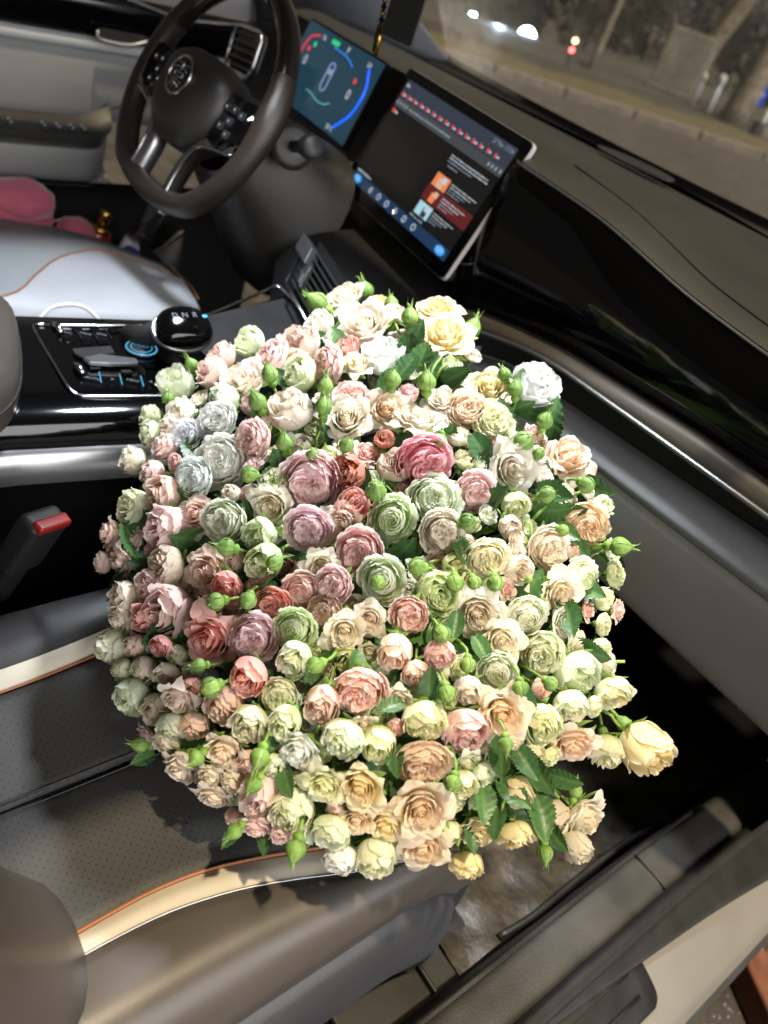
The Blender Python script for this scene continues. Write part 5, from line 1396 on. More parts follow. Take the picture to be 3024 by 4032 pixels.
BUDS=[
('B',.0494,.3823,.4758,-.5,-.43,.75,.0076),('G',.0785,.3422,.4587,-.15,-.26,.95,.0068),('B',.1642,.4016,.5314,-.53,-.23,.82,.0077),('B',.192,.376,.5213,-.57,-.4,.72,.0079),
('B',.0656,.5237,.5524,-.63,-.68,.37,.0108),('B',.0672,.5798,.564,-.53,-.26,.81,.0094),('B',.1146,.5769,.5747,-.46,-.1,.88,.0079),('B',.1661,.5585,.5855,-.41,-.01,.91,.0086),
('B',.2173,.4258,.5479,-.35,.08,.93,.0077),('B',.2406,.41,.5426,-.39,.11,.91,.0077),('B',.2465,.4796,.5673,-.35,.06,.94,.008),('B',.1947,.6233,.5835,-.12,.21,.97,.0091),
('B',.2661,.5064,.5731,-.39,-.05,.92,.0092),('B',.2876,.5901,.5886,-.68,-.23,.7,.0061),('B',.3088,.5854,.5835,-.48,.04,.87,.0075),('G',.2643,.3304,.5055,.08,-.93,.37,.0072),
('B',.2573,.364,.5213,-.43,-.08,.9,.0079),('G',.2829,.3745,.5305,.11,-.32,.94,.0053),('G',.2921,.4007,.5416,.35,-.19,.92,.0063),('G',.3292,.4744,.5685,.62,-.61,-.5,.0064),
('G',.3513,.3943,.5361,.18,-.43,.89,.0087),('G',.4132,.4382,.5443,.63,.13,.77,.0072),('B',.3505,.5873,.5746,-.1,.16,.98,.008),('G',.3625,.543,.57,.53,.19,.82,.009),
('G',.3818,.5516,.5684,.07,-.2,.98,.0052),('G',.4182,.5822,.5593,.96,-.08,.28,.0076),('G',.4186,.5271,.5563,.61,.11,.79,.0073),('B',.4761,.5772,.5319,.78,.47,.41,.0089),
('G',.468,.4306,.5337,.85,-.51,-.07,.0066),('G',.4519,.5203,.5477,.93,.06,.36,.0053),('G',.3565,.2592,.4644,-.11,-.99,.0,.0069),('B',.391,.2309,.4378,-.3,-.95,-.02,.0054),
('B',.3198,.2855,.4799,-.34,-.91,.23,.0073),('G',.3588,.3016,.4959,.36,-.93,.09,.0061),('G',.3708,.2732,.4778,.72,-.7,.01,.0064),('G',.4535,.2853,.4841,-.04,-.99,-.16,.006),
('G',.4231,.35,.5176,.68,-.63,.38,.0061),('G',.4321,.3844,.5289,-.22,-.94,.25,.0065),('G',.4534,.4005,.5308,.83,-.55,-.1,.0065),('G',.4606,.4137,.5324,.92,-.37,-.08,.0056),
('G',.4824,.3678,.5145,.91,-.39,.17,.0065),('G',.5107,.3744,.5088,.78,-.62,-.12,.0061),('G',.411,.2309,.4369,.08,-.99,.12,.0073),('B',.3777,.2003,.335,-.45,-.88,.14,.0065),
('B',.439,.2101,.3999,.3,-.93,-.22,.0058),('B',.4736,.2352,.4354,.66,-.68,-.33,.0068),('B',.485,.2288,.42,.35,-.86,-.38,.0059),('G',.5187,.3494,.4987,.89,-.44,-.09,.006),
('B',.5653,.3772,.4808,.84,-.4,-.38,.0055),('G',.5412,.4056,.5016,.83,-.51,-.22,.0062),('G',.5484,.4311,.4983,.95,-.05,.32,.0055),('B',.4914,.2186,.3731,.21,-.91,-.35,.0061),
('B',.5286,.2416,.3942,.69,-.62,-.36,.0072),('G',.5669,.332,.4642,.66,-.72,-.2,.0061),('B',.6179,.4383,.3601,.79,-.44,-.43,.0069),('B',.6081,.4596,.4026,-.54,.5,.68,.006),
]
LEAVES=[
(.5708,.371,.4349,.81,-.58,-.09,.43,-.22,.88,.0323),(.59,.4287,.4066,.89,-.42,-.18,.54,-.41,.74,.0392),(.5573,.3891,.4641,.77,-.43,-.47,.09,-.89,.44,.0326),(.5653,.4046,.4515,.99,-.1,-.07,.57,-.39,.72,.031),
(.5877,.4393,.4217,.85,.38,.36,.34,-.86,.38,.0279),(.4225,.5539,.5319,.65,.34,.68,.67,-.71,.19,.0345),(.4563,.5426,.5329,.96,-.04,-.27,-.08,-.76,.64,.0309),(.4979,.4985,.5128,.86,-.41,-.31,.62,-.71,.32,.0363),
(.196,.532,.5913,.58,-.16,-.8,.24,-.8,.56,.0415),(.2181,.5371,.5921,.39,-.42,-.82,.24,-.88,.41,.0439),(.2467,.549,.5643,.57,.24,.78,.29,-.93,.21,.035),(.2296,.4926,.5738,.35,-.56,-.75,.55,-.33,.77,.0341),
(.5565,.4162,.475,-.84,.05,.54,.05,-.38,.92,.0292),(.5247,.5007,.4824,.89,.05,.45,.64,-.58,.5,.0364),(.3341,.51,.5669,.89,.15,-.44,.37,-.45,.81,.0375),(.3935,.4885,.5303,.23,.21,.95,.04,-.77,.63,.0334),
(.252,.3579,.5195,.78,.03,-.63,.89,-.21,.4,.034),(.3629,.2988,.4762,.75,-.58,-.33,.15,-.63,.76,.0256),(.3777,.3793,.5239,.83,-.06,-.55,.46,-.85,.28,.0287),(.471,.3973,.5113,.63,-.55,-.55,.67,-.66,.34,.025),
(.5026,.3307,.4728,-.17,-.98,-.1,.04,-.33,.94,.0235),(.5228,.3162,.4532,.81,-.57,-.11,-.06,-.72,.69,.0251),(.483,.2517,.4153,.95,-.3,-.02,.42,-.73,.54,.0254),(.4152,.5344,.5329,.72,.3,.63,.74,-.49,.47,.0367),
(.5116,.3479,.4737,-.57,.27,.78,.69,-.56,.45,.0283),(.584,.3575,.4115,.85,-.41,-.32,.5,-.26,.82,.0239),(.5757,.3873,.4316,.98,.13,.13,.5,-.31,.8,.0308),(.1831,.5546,.5634,-.03,.12,.99,.54,-.84,.02,.0368),
(.2211,.5234,.5821,.25,-.7,-.67,.23,-.82,.53,.0377),(.3986,.5481,.5462,.87,.43,.22,.01,-.9,.44,.0347),(.4375,.536,.5354,.97,.24,.08,.48,-.41,.77,.0285),(.4872,.5291,.5101,.95,.13,.27,-.05,-.62,.78,.0302),
(.5744,.4168,.4419,.98,-.1,-.15,.21,-.9,.39,.0337),(.5848,.3821,.4211,.66,-.74,-.15,.23,-.86,.46,.0306),(.6049,.4496,.3648,1.0,-.04,.01,-.07,-.88,.48,.0292),(.3825,.2056,.324,.01,-1.0,.04,.28,.09,.96,.0218),
(.4774,.2288,.3416,.45,-.83,-.31,.65,-.04,.76,.0202),(.1501,.495,.5495,-.6,-.41,.69,.79,-.19,.59,.0304),(.1625,.4251,.5247,-.59,-.7,.41,.89,-.13,.43,.0263),(.3079,.5894,.5653,.64,.24,.73,.76,-.65,.09,.0289),
(.1841,.3833,.5189,.46,-.7,-.54,.91,-.37,.18,.0279),(.3153,.4036,.5362,.87,-.07,-.49,.36,-.88,.32,.028),(.4159,.4367,.5315,.91,-.28,-.31,.75,-.37,.54,.0266),(.4542,.3207,.4821,.71,-.62,-.34,.7,-.2,.69,.024),
(.4591,.2568,.4293,.56,-.8,-.23,.76,-.26,.6,.0236),(.4918,.4019,.5034,.95,-.04,-.32,.67,-.37,.65,.0248),(.4633,.4022,.4593,.63,.53,.56,.17,-.96,.22,.045),(.4244,.3615,.4749,.94,-.29,-.16,.87,-.35,.36,.0489),
(.4802,.4626,.4876,-.17,.51,.84,.01,-.34,.94,.0497),(.2261,.2522,.3941,.2,-.74,-.64,.96,-.04,.28,.041),(.4197,.3166,.47,-.16,-.77,-.62,.89,-.26,.36,.041),(.5364,.4083,.4312,-.14,-.97,-.19,.23,-.94,.27,.0536),
(.4474,.2612,.3885,-.91,-.32,.26,.36,-.84,.41,.0401),(.1286,.5356,.5751,.27,-.16,-.95,.45,-.89,-.07,.0367),(.5517,.5455,.4458,-.48,-.87,-.12,-.27,-.88,.39,.0548),(.123,.3257,.452,.58,.64,-.51,.45,-.85,.26,.0482),
(.2924,.628,.5483,.76,.62,.21,-.1,-.84,.52,.0357),(.2589,.381,.4512,-.57,-.67,.48,.55,.06,.83,.0393),(.4729,.4097,.4454,.98,.11,.17,-.1,-.91,.4,.0459),(.3404,.4144,.4794,-.23,.58,.78,-.04,-.78,.63,.0394),
(.3743,.2836,.4129,-.64,-.51,.57,.62,-.74,.24,.0539),(.1853,.3259,.435,.93,-.18,-.32,.62,-.77,.15,.0496),(.4811,.548,.5234,.4,-.46,-.79,-.22,-.58,.79,.0425),(.2982,.3914,.4959,1.0,.06,-.08,.93,-.17,.32,.0434),
(.1531,.2922,.4115,.08,.74,.67,.82,.2,.54,.0386),(.4662,.3893,.4491,-.49,-.14,.86,.65,-.74,.17,.0378),(.32,.3265,.4408,-.51,-.55,.66,.58,-.8,.17,.0459),(.2504,.3552,.4537,-.42,-.88,.22,.5,.08,.86,.0444),
(.3475,.2117,.3635,.65,.75,-.16,.28,.21,.94,.0538),(.48,.4621,.4796,.73,-.62,-.29,.65,-.75,.16,.0392),(.2719,.4095,.4942,.32,.87,.38,.07,-.86,.5,.0351),(.4913,.3116,.389,.89,.41,.18,-.15,-.81,.57,.0533),
(.4552,.2431,.3271,-.29,.5,.81,.84,-.12,.52,.055),(.3261,.2875,.4453,.82,.54,-.19,.91,-.07,.41,.0452),(.4845,.3534,.4644,-.07,-.99,-.13,.27,-.92,.29,.0415),(.2202,.3695,.4893,.81,.48,-.35,.58,-.81,.07,.0381),
(.4595,.4682,.5014,.52,-.65,-.56,.7,-.18,.69,.0457),(.3891,.284,.4259,-.37,-.92,-.15,.91,-.24,.34,.0464),(.5135,.4159,.4374,-.25,-.93,-.26,-.28,-.66,.69,.041),(.1739,.4027,.5086,.58,-.47,-.67,.49,-.03,.87,.0523),
(.3599,.5522,.5235,.95,-.2,-.24,.4,-.24,.88,.0351),(.4423,.4038,.5044,.64,-.16,-.76,-.17,-.52,.83,.0438),(.3649,.5074,.5138,-.16,-.01,.99,-.1,-.77,.63,.0549),(.4538,.2909,.4123,.52,.69,.51,.45,-.84,.3,.035),
(.4629,.2972,.4114,-.53,-.79,-.32,.66,-.68,.31,.0428),(.1902,.252,.4088,.69,.71,.17,.27,-.79,.54,.0498),(.5943,.387,.4085,-.98,.06,.19,.52,-.8,.3,.0371),(.4088,.4576,.4813,.05,.58,.81,.81,-.56,.14,.0407),
(.5014,.5027,.4697,.81,-.51,-.31,.62,-.77,.15,.0421),(.3081,.3601,.477,.78,.47,-.41,.31,-.92,.25,.0503),(.455,.3037,.4373,.99,.1,-.08,.37,-.88,.31,.0463),(.5407,.4036,.4013,.23,.78,.59,-.12,-.92,.37,.0501),
(.6015,.4179,.3752,-.84,-.2,.5,-.12,-.14,.98,.0479),(.5667,.4093,.4373,-.44,.64,.63,-.1,-.22,.97,.0361),(.2199,.2724,.3628,-.47,-.51,.72,.35,.13,.93,.0473),(.4043,.2098,.3639,.63,.75,.2,.3,-.82,.49,.0465),
(.5951,.3769,.3894,-.79,-.4,.47,-.38,-.48,.79,.0522),(.4167,.3071,.403,.25,-.95,-.2,.05,-.83,.56,.0427),(.566,.3499,.3853,-.86,.29,.42,.39,.03,.92,.0514),(.51,.2768,.3769,-.17,.64,.75,-.07,-.05,1.0,.0478),
(.3717,.3411,.4568,.49,-.39,-.78,.32,.03,.95,.0506),(.4086,.477,.4987,-.83,-.31,.47,.44,-.9,.03,.0458),(.2528,.268,.3987,-.29,-.91,.28,.94,.04,.34,.0388),(.4896,.4528,.4696,.31,.28,.91,.29,-.95,.11,.0383),
(.5358,.2967,.3872,-.7,-.02,.71,.79,-.22,.57,.0383),(.3752,.5047,.5489,.76,-.02,-.65,.32,-.95,.0,.0376),(.2302,.2913,.4127,-.24,.46,.85,.77,-.63,.1,.0488),(.5332,.4161,.4351,.75,-.63,-.19,.76,-.47,.46,.053),
(.4682,.5353,.4761,.59,.25,.76,.03,-.99,.12,.047),(.2268,.5188,.5555,.88,.06,-.48,.03,-.88,.47,.0475),(.2041,.4437,.4954,-.49,-.45,.75,.17,-.89,.42,.0489),(.4353,.2387,.3633,-.29,-.94,.17,.86,-.07,.51,.0375),
(.3141,.3877,.5018,.18,-.76,-.63,.04,-.46,.89,.0444),(.5746,.3877,.4039,.2,-.76,-.63,.13,-.94,.33,.038),(.4021,.4014,.4748,.83,.55,.05,.24,-.14,.96,.0487),(.398,.2489,.3668,.61,.73,.32,.79,-.52,.32,.0535),
(.4918,.3051,.3955,-.81,-.58,-.1,.84,-.23,.5,.0477),(.4044,.2454,.3695,.3,.69,.66,-.03,-.72,.69,.0401),(.1028,.495,.5322,.01,-.92,-.4,.34,-.93,.15,.037),(.3394,.6029,.5331,.98,.14,-.16,.77,-.26,.57,.044),
(.4718,.513,.5118,.27,-.79,-.55,.47,-.19,.86,.0454),(.5321,.3712,.4175,.58,-.61,-.54,.76,-.47,.45,.0427),(.4867,.3385,.4489,.43,-.71,-.56,.58,-.77,.27,.0419),(.3466,.2439,.4018,.36,.93,.06,-.02,-.65,.76,.048),
(.437,.327,.4478,-.22,.77,.59,.87,-.21,.45,.0528),(.2346,.4861,.5222,-.44,-.75,.49,.08,-.72,.69,.0539),(.2375,.2426,.3905,.93,.16,-.33,.06,-.53,.85,.0461),(.4106,.4058,.4802,-.76,-.55,.35,.24,-.95,.23,.0432),
(.3137,.4359,.492,-.27,.43,.86,.85,-.52,.04,.0395),(.4456,.6212,.4968,.98,-.18,.06,-.09,-.99,.14,.0398),(.2764,.6036,.5356,.24,.57,.79,.91,-.34,.22,.0522),(.2466,.2527,.3783,-.11,-.95,-.3,.35,.19,.92,.0384),
(.5564,.3202,.4071,-.82,-.11,.57,.46,.05,.89,.038),(.4863,.5518,.4824,-.96,-.26,-.03,.04,-.35,.94,.0351),(.5936,.404,.4113,-.88,.12,.46,-.13,-.92,.37,.0536),(.5155,.3405,.4514,-.06,-.92,-.38,.75,-.57,.35,.0448),
(.4277,.4048,.4678,-.7,-.67,.25,.54,-.83,.13,.0421),(.3058,.5389,.5357,.8,-.17,-.57,.61,-.79,-.07,.0496),(.1812,.3918,.4718,.04,-.98,-.17,.49,-.86,.15,.0482),(.18,.4798,.5429,.79,-.21,-.57,.28,-.34,.9,.0509),
(.1362,.3415,.454,.74,-.35,-.58,.88,.15,.46,.0512),(.194,.2794,.4191,.47,-.38,-.8,.84,-.53,.12,.0364),(.4331,.3451,.4427,-.51,-.78,-.37,-.12,-.69,.71,.0389),(.2673,.2839,.4231,.88,.01,-.48,.83,-.53,.16,.0449),
(.3081,.5894,.5274,.87,.28,.4,.84,-.26,.48,.0455),(.3523,.4785,.5239,-.05,-.78,-.63,.44,-.14,.89,.0502),(.1957,.2496,.4118,.87,.19,-.46,.37,.14,.92,.0509),(.3232,.5926,.537,-.62,-.76,.21,.58,-.21,.79,.0518),
(.4399,.5404,.5056,-.13,.11,.99,.3,-.95,-.02,.0397),(.2443,.3266,.4555,.9,-.04,-.43,.09,-.74,.66,.0499),(.4345,.3918,.4467,.81,.44,.39,.27,-.08,.96,.0545),(.507,.4483,.4539,-.17,-.92,-.35,.57,-.8,.18,.0514),
(.5314,.3549,.4064,-.45,.2,.87,.63,-.06,.78,.0415),(.3243,.2529,.3996,.33,-.84,-.43,-.01,-.54,.84,.0365),(.4588,.2728,.4014,.79,-.59,-.16,.83,-.34,.43,.0387),(.2913,.5339,.556,.83,.51,-.23,.63,-.77,-.11,.0489),
(.4151,.4136,.4857,-.89,-.46,.0,-.11,-.67,.73,.055),(.4681,.3926,.4561,.75,.42,.51,.32,-.08,.94,.0471),(.2185,.4366,.5388,.74,.67,-.09,.21,-.95,.25,.0465),(.2973,.5864,.5362,-.49,.09,.87,.67,-.73,-.14,.0507),
(.4673,.4923,.5057,.96,.2,-.18,.52,-.2,.83,.0489),(.2775,.3002,.4316,-.72,.27,.64,.07,-.49,.87,.0424),(.5236,.3168,.401,-.21,-.8,-.56,.8,-.34,.5,.0512),(.4474,.46,.4778,.28,.81,.52,.8,-.27,.54,.0448),
(.3292,.3848,.4559,-.83,-.21,.51,.25,-.14,.96,.044),(.3745,.4627,.4967,.17,.57,.8,.49,-.15,.86,.0435),(.3096,.5653,.5246,-.2,.59,.78,.82,-.57,-.03,.0549),(.5571,.4066,.4101,.96,.21,-.16,.06,-.96,.29,.0408),
(.5231,.4746,.4737,-.41,-.88,-.23,.66,-.19,.73,.0542),(.1678,.316,.4347,.83,.42,-.37,.6,.16,.79,.0408),(.4571,.3869,.4795,-.71,-.69,.1,.24,-.09,.97,.0395),(.5286,.5012,.4645,.28,-.7,-.65,.35,-.93,.13,.0541),
(.3752,.401,.4757,-.38,-.92,-.08,.36,-.91,.19,.0452),(.3969,.568,.4931,-.17,.11,.98,.24,-.32,.91,.0479),(.5275,.4383,.4668,.31,-.88,-.37,.67,-.19,.72,.0506),(.3457,.3764,.4602,.26,.82,.52,.89,-.42,.19,.0415),
(.4635,.2565,.3706,-.69,.42,.59,-.15,-.26,.95,.0505),(.4881,.4951,.4734,-.05,.26,.96,-.0,-.98,.18,.0446),(.3656,.6286,.5299,.86,.34,.37,.68,-.73,-.07,.0388),(.4777,.5361,.4769,.1,.46,.88,-.27,-.7,.66,.0399),
(.2848,.3408,.4786,-.33,-.88,-.34,.45,.06,.89,.0423),(.1482,.4176,.5037,.44,-.39,-.81,.64,.05,.77,.0409),(.2003,.5541,.5467,-.59,-.77,.24,.96,-.19,.21,.0466),(.2756,.6344,.586,.55,-.51,-.66,.91,-.37,.18,.0529),
(.4944,.2741,.3618,-.72,.5,.49,-.0,.02,1.0,.0416),(.3291,.2733,.4102,.26,.69,.68,.45,.14,.88,.0507),(.3526,.2892,.431,.74,.67,.04,.26,.03,.97,.0369),(.3014,.4711,.5468,.68,-.19,-.71,.04,-.55,.83,.0374),
(.3393,.2589,.425,.81,.1,-.58,.12,-.01,.99,.0544),(.2166,.4937,.5538,.44,-.14,-.89,.43,-.21,.88,.0377),(.4472,.4482,.4973,-.33,-.94,-.08,.55,-.83,.08,.0537),(.4732,.3972,.4924,-.55,-.81,-.19,.26,-.09,.96,.0539),
(.5009,.3975,.4152,.48,.45,.75,.63,-.11,.77,.0471),(.381,.5257,.4927,.46,.58,.67,.87,-.41,.27,.0458),(.295,.3269,.4642,.91,.39,.09,.47,-.86,.2,.0386),(.554,.3158,.3619,.62,.54,.57,-.35,-.35,.87,.0381),
(.4449,.3012,.4076,.91,-.4,-.1,-.13,-.73,.67,.046),(.3179,.4976,.5208,-.02,.05,1.0,.32,-.28,.9,.0522),(.3227,.388,.4872,-.18,.37,.91,.23,-.22,.95,.0386),(.2168,.3644,.4544,-.32,.53,.79,.12,-.73,.67,.0539),
(.4344,.3216,.4551,-.48,.29,.83,.03,-.87,.49,.039),(.2798,.3713,.4856,.48,-.76,-.44,.81,.06,.58,.0426),(.2162,.5629,.5771,.14,-.64,-.76,.79,-.12,.59,.0432),(.5304,.3454,.4294,-.81,-.15,.57,-.27,-.64,.72,.036),
(.2306,.4144,.4844,-.47,-.05,.88,.54,-.03,.84,.0388),(.4874,.4795,.5089,.1,-.56,-.82,.24,-.97,.1,.0373),(.476,.5109,.5143,.63,-.53,-.57,.76,-.62,.21,.0519),(.3207,.2732,.4159,.8,.07,-.6,.32,-.85,.42,.045),
(.5135,.3141,.4354,.67,-.35,-.66,.77,-.48,.42,.0396),(.3786,.3268,.4177,-.26,-.94,.22,.75,-.63,.21,.0526),(.2022,.2793,.3741,-.61,.08,.79,.31,-.81,.5,.0434),(.4065,.3514,.4701,-.29,.4,.87,.24,-.93,.27,.0415),
(.3226,.2175,.3914,.11,.87,.49,.7,-.67,.26,.0466),(.4673,.3599,.4159,-.23,.34,.91,-.05,-.23,.97,.0491),(.4539,.3283,.4557,-.41,-.91,-.07,.2,-.9,.38,.0546),(.3252,.2528,.3663,-.23,-.93,-.27,-.0,-.2,.98,.0477),
(.3914,.546,.5287,.82,.34,-.46,.35,-.27,.9,.0479),(.5074,.5283,.4887,-.69,.04,.72,-.24,-.59,.77,.0394),(.4639,.507,.4925,-.79,-.4,.46,.84,-.39,.38,.0354),(.5161,.3232,.3855,.5,-.57,-.65,.19,-.89,.41,.0503),
(.2455,.281,.4176,.75,.23,-.62,.95,-.1,.29,.0418),(.2452,.5138,.5247,.0,.05,1.0,.22,-.43,.88,.0511),(.2394,.5722,.5328,-.74,-.4,.55,.39,-.92,-.07,.049),(.0978,.4711,.5363,.57,.09,-.81,.49,-.15,.86,.044),
(.3362,.3235,.4194,-.55,-.78,.3,.92,-.31,.24,.0387),(.5198,.3308,.4004,.86,-.49,-.13,.69,-.07,.72,.0366),(.1553,.3257,.4246,.08,-.98,-.17,.47,-.83,.3,.0507),(.3339,.3599,.4725,.14,-.72,-.68,.02,-.78,.62,.0465),
(.4443,.3856,.4468,-.09,.45,.89,.86,-.28,.43,.0541),(.3327,.5708,.5424,-.64,-.02,.77,.28,-.38,.88,.0493),(.3033,.3166,.4369,.4,-.81,-.43,.88,.05,.48,.0516),(.2131,.3123,.4204,-.43,.35,.83,.93,-.36,.08,.0471),
(.2287,.3014,.4501,.86,.46,-.21,.28,-.06,.96,.0418),(.5392,.5166,.4797,-.34,-.91,-.24,-.14,-.37,.92,.0428),(.3675,.2119,.3634,-.35,.79,.5,.44,-.8,.41,.0497),(.4443,.2554,.4003,.48,-.71,-.51,.86,-.21,.47,.0462),
(.4171,.6106,.5107,-.44,.13,.89,.28,-.96,-.07,.0428),(.2091,.2847,.4337,.32,.62,.72,.61,-.78,.17,.0412),(.3618,.4249,.4978,.25,.74,.62,.58,-.82,.01,.0504),(.4348,.5249,.4924,.23,.48,.84,.26,-.96,.01,.0489),
(.1353,.5297,.5493,.77,.18,-.62,.15,-.63,.77,.0397),(.125,.4985,.5427,-.38,-.92,-.03,.19,-.88,.43,.0395),(.2338,.4436,.5325,.57,.07,-.82,.29,-.94,.17,.0473),(.3713,.218,.3287,-.76,-.02,.65,.22,.21,.95,.0394),
(.2303,.5882,.548,-.35,-.37,.86,.59,-.79,-.17,.0391),(.3546,.3347,.4339,-.62,-.78,-.13,.04,-.25,.97,.0529),(.1765,.4836,.5284,.08,-.97,-.23,.13,-.64,.76,.0429),(.485,.258,.3606,.67,-.74,-.02,-.26,-.43,.87,.0414),
(.1883,.3064,.4186,.11,.76,.64,.29,-.1,.95,.054),(.4041,.3984,.4547,-.56,-.7,.44,.16,-.94,.31,.0353),(.4525,.2651,.4,.58,.73,.36,-.19,-.34,.92,.044),(.454,.285,.4045,-.08,.7,.71,-.13,-.29,.95,.0499),
(.3349,.3484,.44,-.4,-.87,.3,.25,-.05,.97,.0532),(.3282,.4011,.4733,-.33,.04,.94,.4,-.08,.91,.0426),(.3775,.287,.4233,-.16,.76,.63,.91,-.28,.3,.0519),(.3404,.6319,.5383,-.53,.25,.81,.22,-.97,-.08,.0524),
(.2378,.4237,.5381,.56,-.04,-.83,.51,-.07,.86,.0499),(.3566,.6012,.5225,-.57,-.69,.45,-.11,-.73,.67,.0389),(.3887,.4626,.4956,-.31,-.85,-.43,.32,-.15,.94,.0413),(.5111,.4968,.448,.88,.47,.12,-.33,-.76,.56,.0421),
(.5344,.3208,.3856,-.74,-.1,.67,.31,.09,.95,.0516),(.2778,.5182,.5292,-.73,-.33,.59,.02,-.78,.62,.0498),(.2375,.2559,.3796,.97,-.16,-.21,.91,.07,.4,.0493),(.5503,.3789,.4211,.09,.87,.48,.76,-.39,.52,.036),
(.298,.2486,.3994,.53,.84,-.12,.34,.14,.93,.0494),(.3286,.5107,.5365,.9,-.01,-.43,.69,-.15,.71,.0448),(.4145,.299,.4245,.16,-.9,-.4,.86,-.4,.32,.041),(.168,.3531,.4578,-.19,-.94,.27,.28,-.84,.46,.0352),
(.5202,.2773,.3814,-.84,-.52,.14,.8,-.37,.47,.0452),(.4002,.2575,.3876,.12,-.99,.07,-.09,-.57,.82,.0471),(.3867,.6181,.5245,.88,.28,.38,-.16,-.95,.28,.0493),(.2604,.4582,.4956,.11,.62,.78,.04,-.86,.51,.0365),
(.5117,.4359,.453,-.85,-.24,.47,-.14,-.36,.92,.0407),(.2899,.2139,.3504,.14,.83,.54,.39,.24,.89,.0447),(.4339,.3689,.4456,-.76,-.65,.06,.88,-.31,.36,.0374),(.4182,.5338,.4881,-.15,.06,.99,.29,-.96,.01,.0456),
(.4499,.3629,.4659,-.69,-.43,.58,.1,-.16,.98,.0488),(.5008,.3432,.4133,-.33,.17,.93,-.14,-.83,.54,.0432),(.4187,.3542,.4719,.66,-.62,-.42,.04,-.89,.45,.0533),(.4132,.255,.3568,-.05,-.97,-.25,.87,-.26,.41,.0362),
(.3881,.3885,.4751,.11,.47,.88,.89,-.38,.25,.0517),(.3384,.2353,.3793,-.22,.28,.94,.78,-.57,.25,.0357),(.3919,.2473,.4084,.47,.73,.5,-.04,-.21,.98,.0469),(.2718,.237,.3805,.95,.29,-.13,.22,-.78,.58,.0398),
(.4235,.3573,.4646,.8,-.29,-.53,.8,-.09,.59,.0353),(.3041,.4617,.4975,.07,.66,.75,.2,-.97,.17,.0517),(.2923,.4879,.5433,-.2,-.65,-.73,.0,-.8,.6,.0494),(.3726,.583,.5162,-.88,-.32,.36,.19,-.98,.03,.046),
(.3743,.3088,.446,.0,-.95,-.31,-.05,-.61,.79,.0461),(.274,.3081,.4361,-.31,-.92,.26,.96,-.17,.21,.0542),(.5022,.4856,.4548,.58,.54,.61,-.19,-.44,.88,.0415),(.1768,.3597,.4819,.59,-.63,-.5,.55,.08,.83,.0363),
(.3984,.3037,.4514,-.89,-.35,.28,.89,-.37,.26,.0361),(.2875,.5966,.5819,.58,-.16,-.8,.47,-.87,-.14,.0502),(.34,.3133,.4311,.83,-.43,-.36,.87,-.43,.23,.0383),(.3884,.2475,.3367,.8,-.54,-.26,.23,-.81,.53,.0432),
(.375,.5422,.5055,-.18,-.03,.98,.42,-.9,-.06,.0532),(.159,.3198,.4679,.78,.54,-.31,.17,-.44,.88,.0498),
]
STEMS=[
(.2346,.4168,.5345,.2528,.403,.5129),(.2524,.3683,.5119,.2618,.3761,.4997),(.3049,.5933,.5768,.3381,.5537,.5525),(.348,.5977,.5686,.3727,.5748,.5478),(.2239,.5585,.58,.2374,.538,.5618),
(.2257,.5677,.5817,.2373,.546,.5638),(.1637,.562,.5814,.1914,.5389,.5641),(.1321,.5612,.5795,.1843,.5439,.5656),(.4178,.5958,.5483,.4124,.5523,.5344),(.4208,.537,.545,.4221,.5246,.5282),
(.4304,.5096,.5392,.4473,.508,.5181),(.4719,.5844,.5257,.4623,.575,.5169),(.6044,.439,.4123,.5701,.4107,.4374),(.5934,.3775,.4219,.577,.3896,.4234),(.6167,.4405,.3596,.598,.4175,.3968),
(.5872,.5534,.4083,.5724,.5172,.4409),(.2553,.3836,.5197,.2538,.393,.5082),(.447,.3019,.4719,.4375,.3293,.4666),(.4225,.404,.5187,.4177,.4267,.5084),(.5541,.5456,.4726,.5427,.5283,.4699),
(.5913,.3422,.401,.5781,.3634,.4095),
]


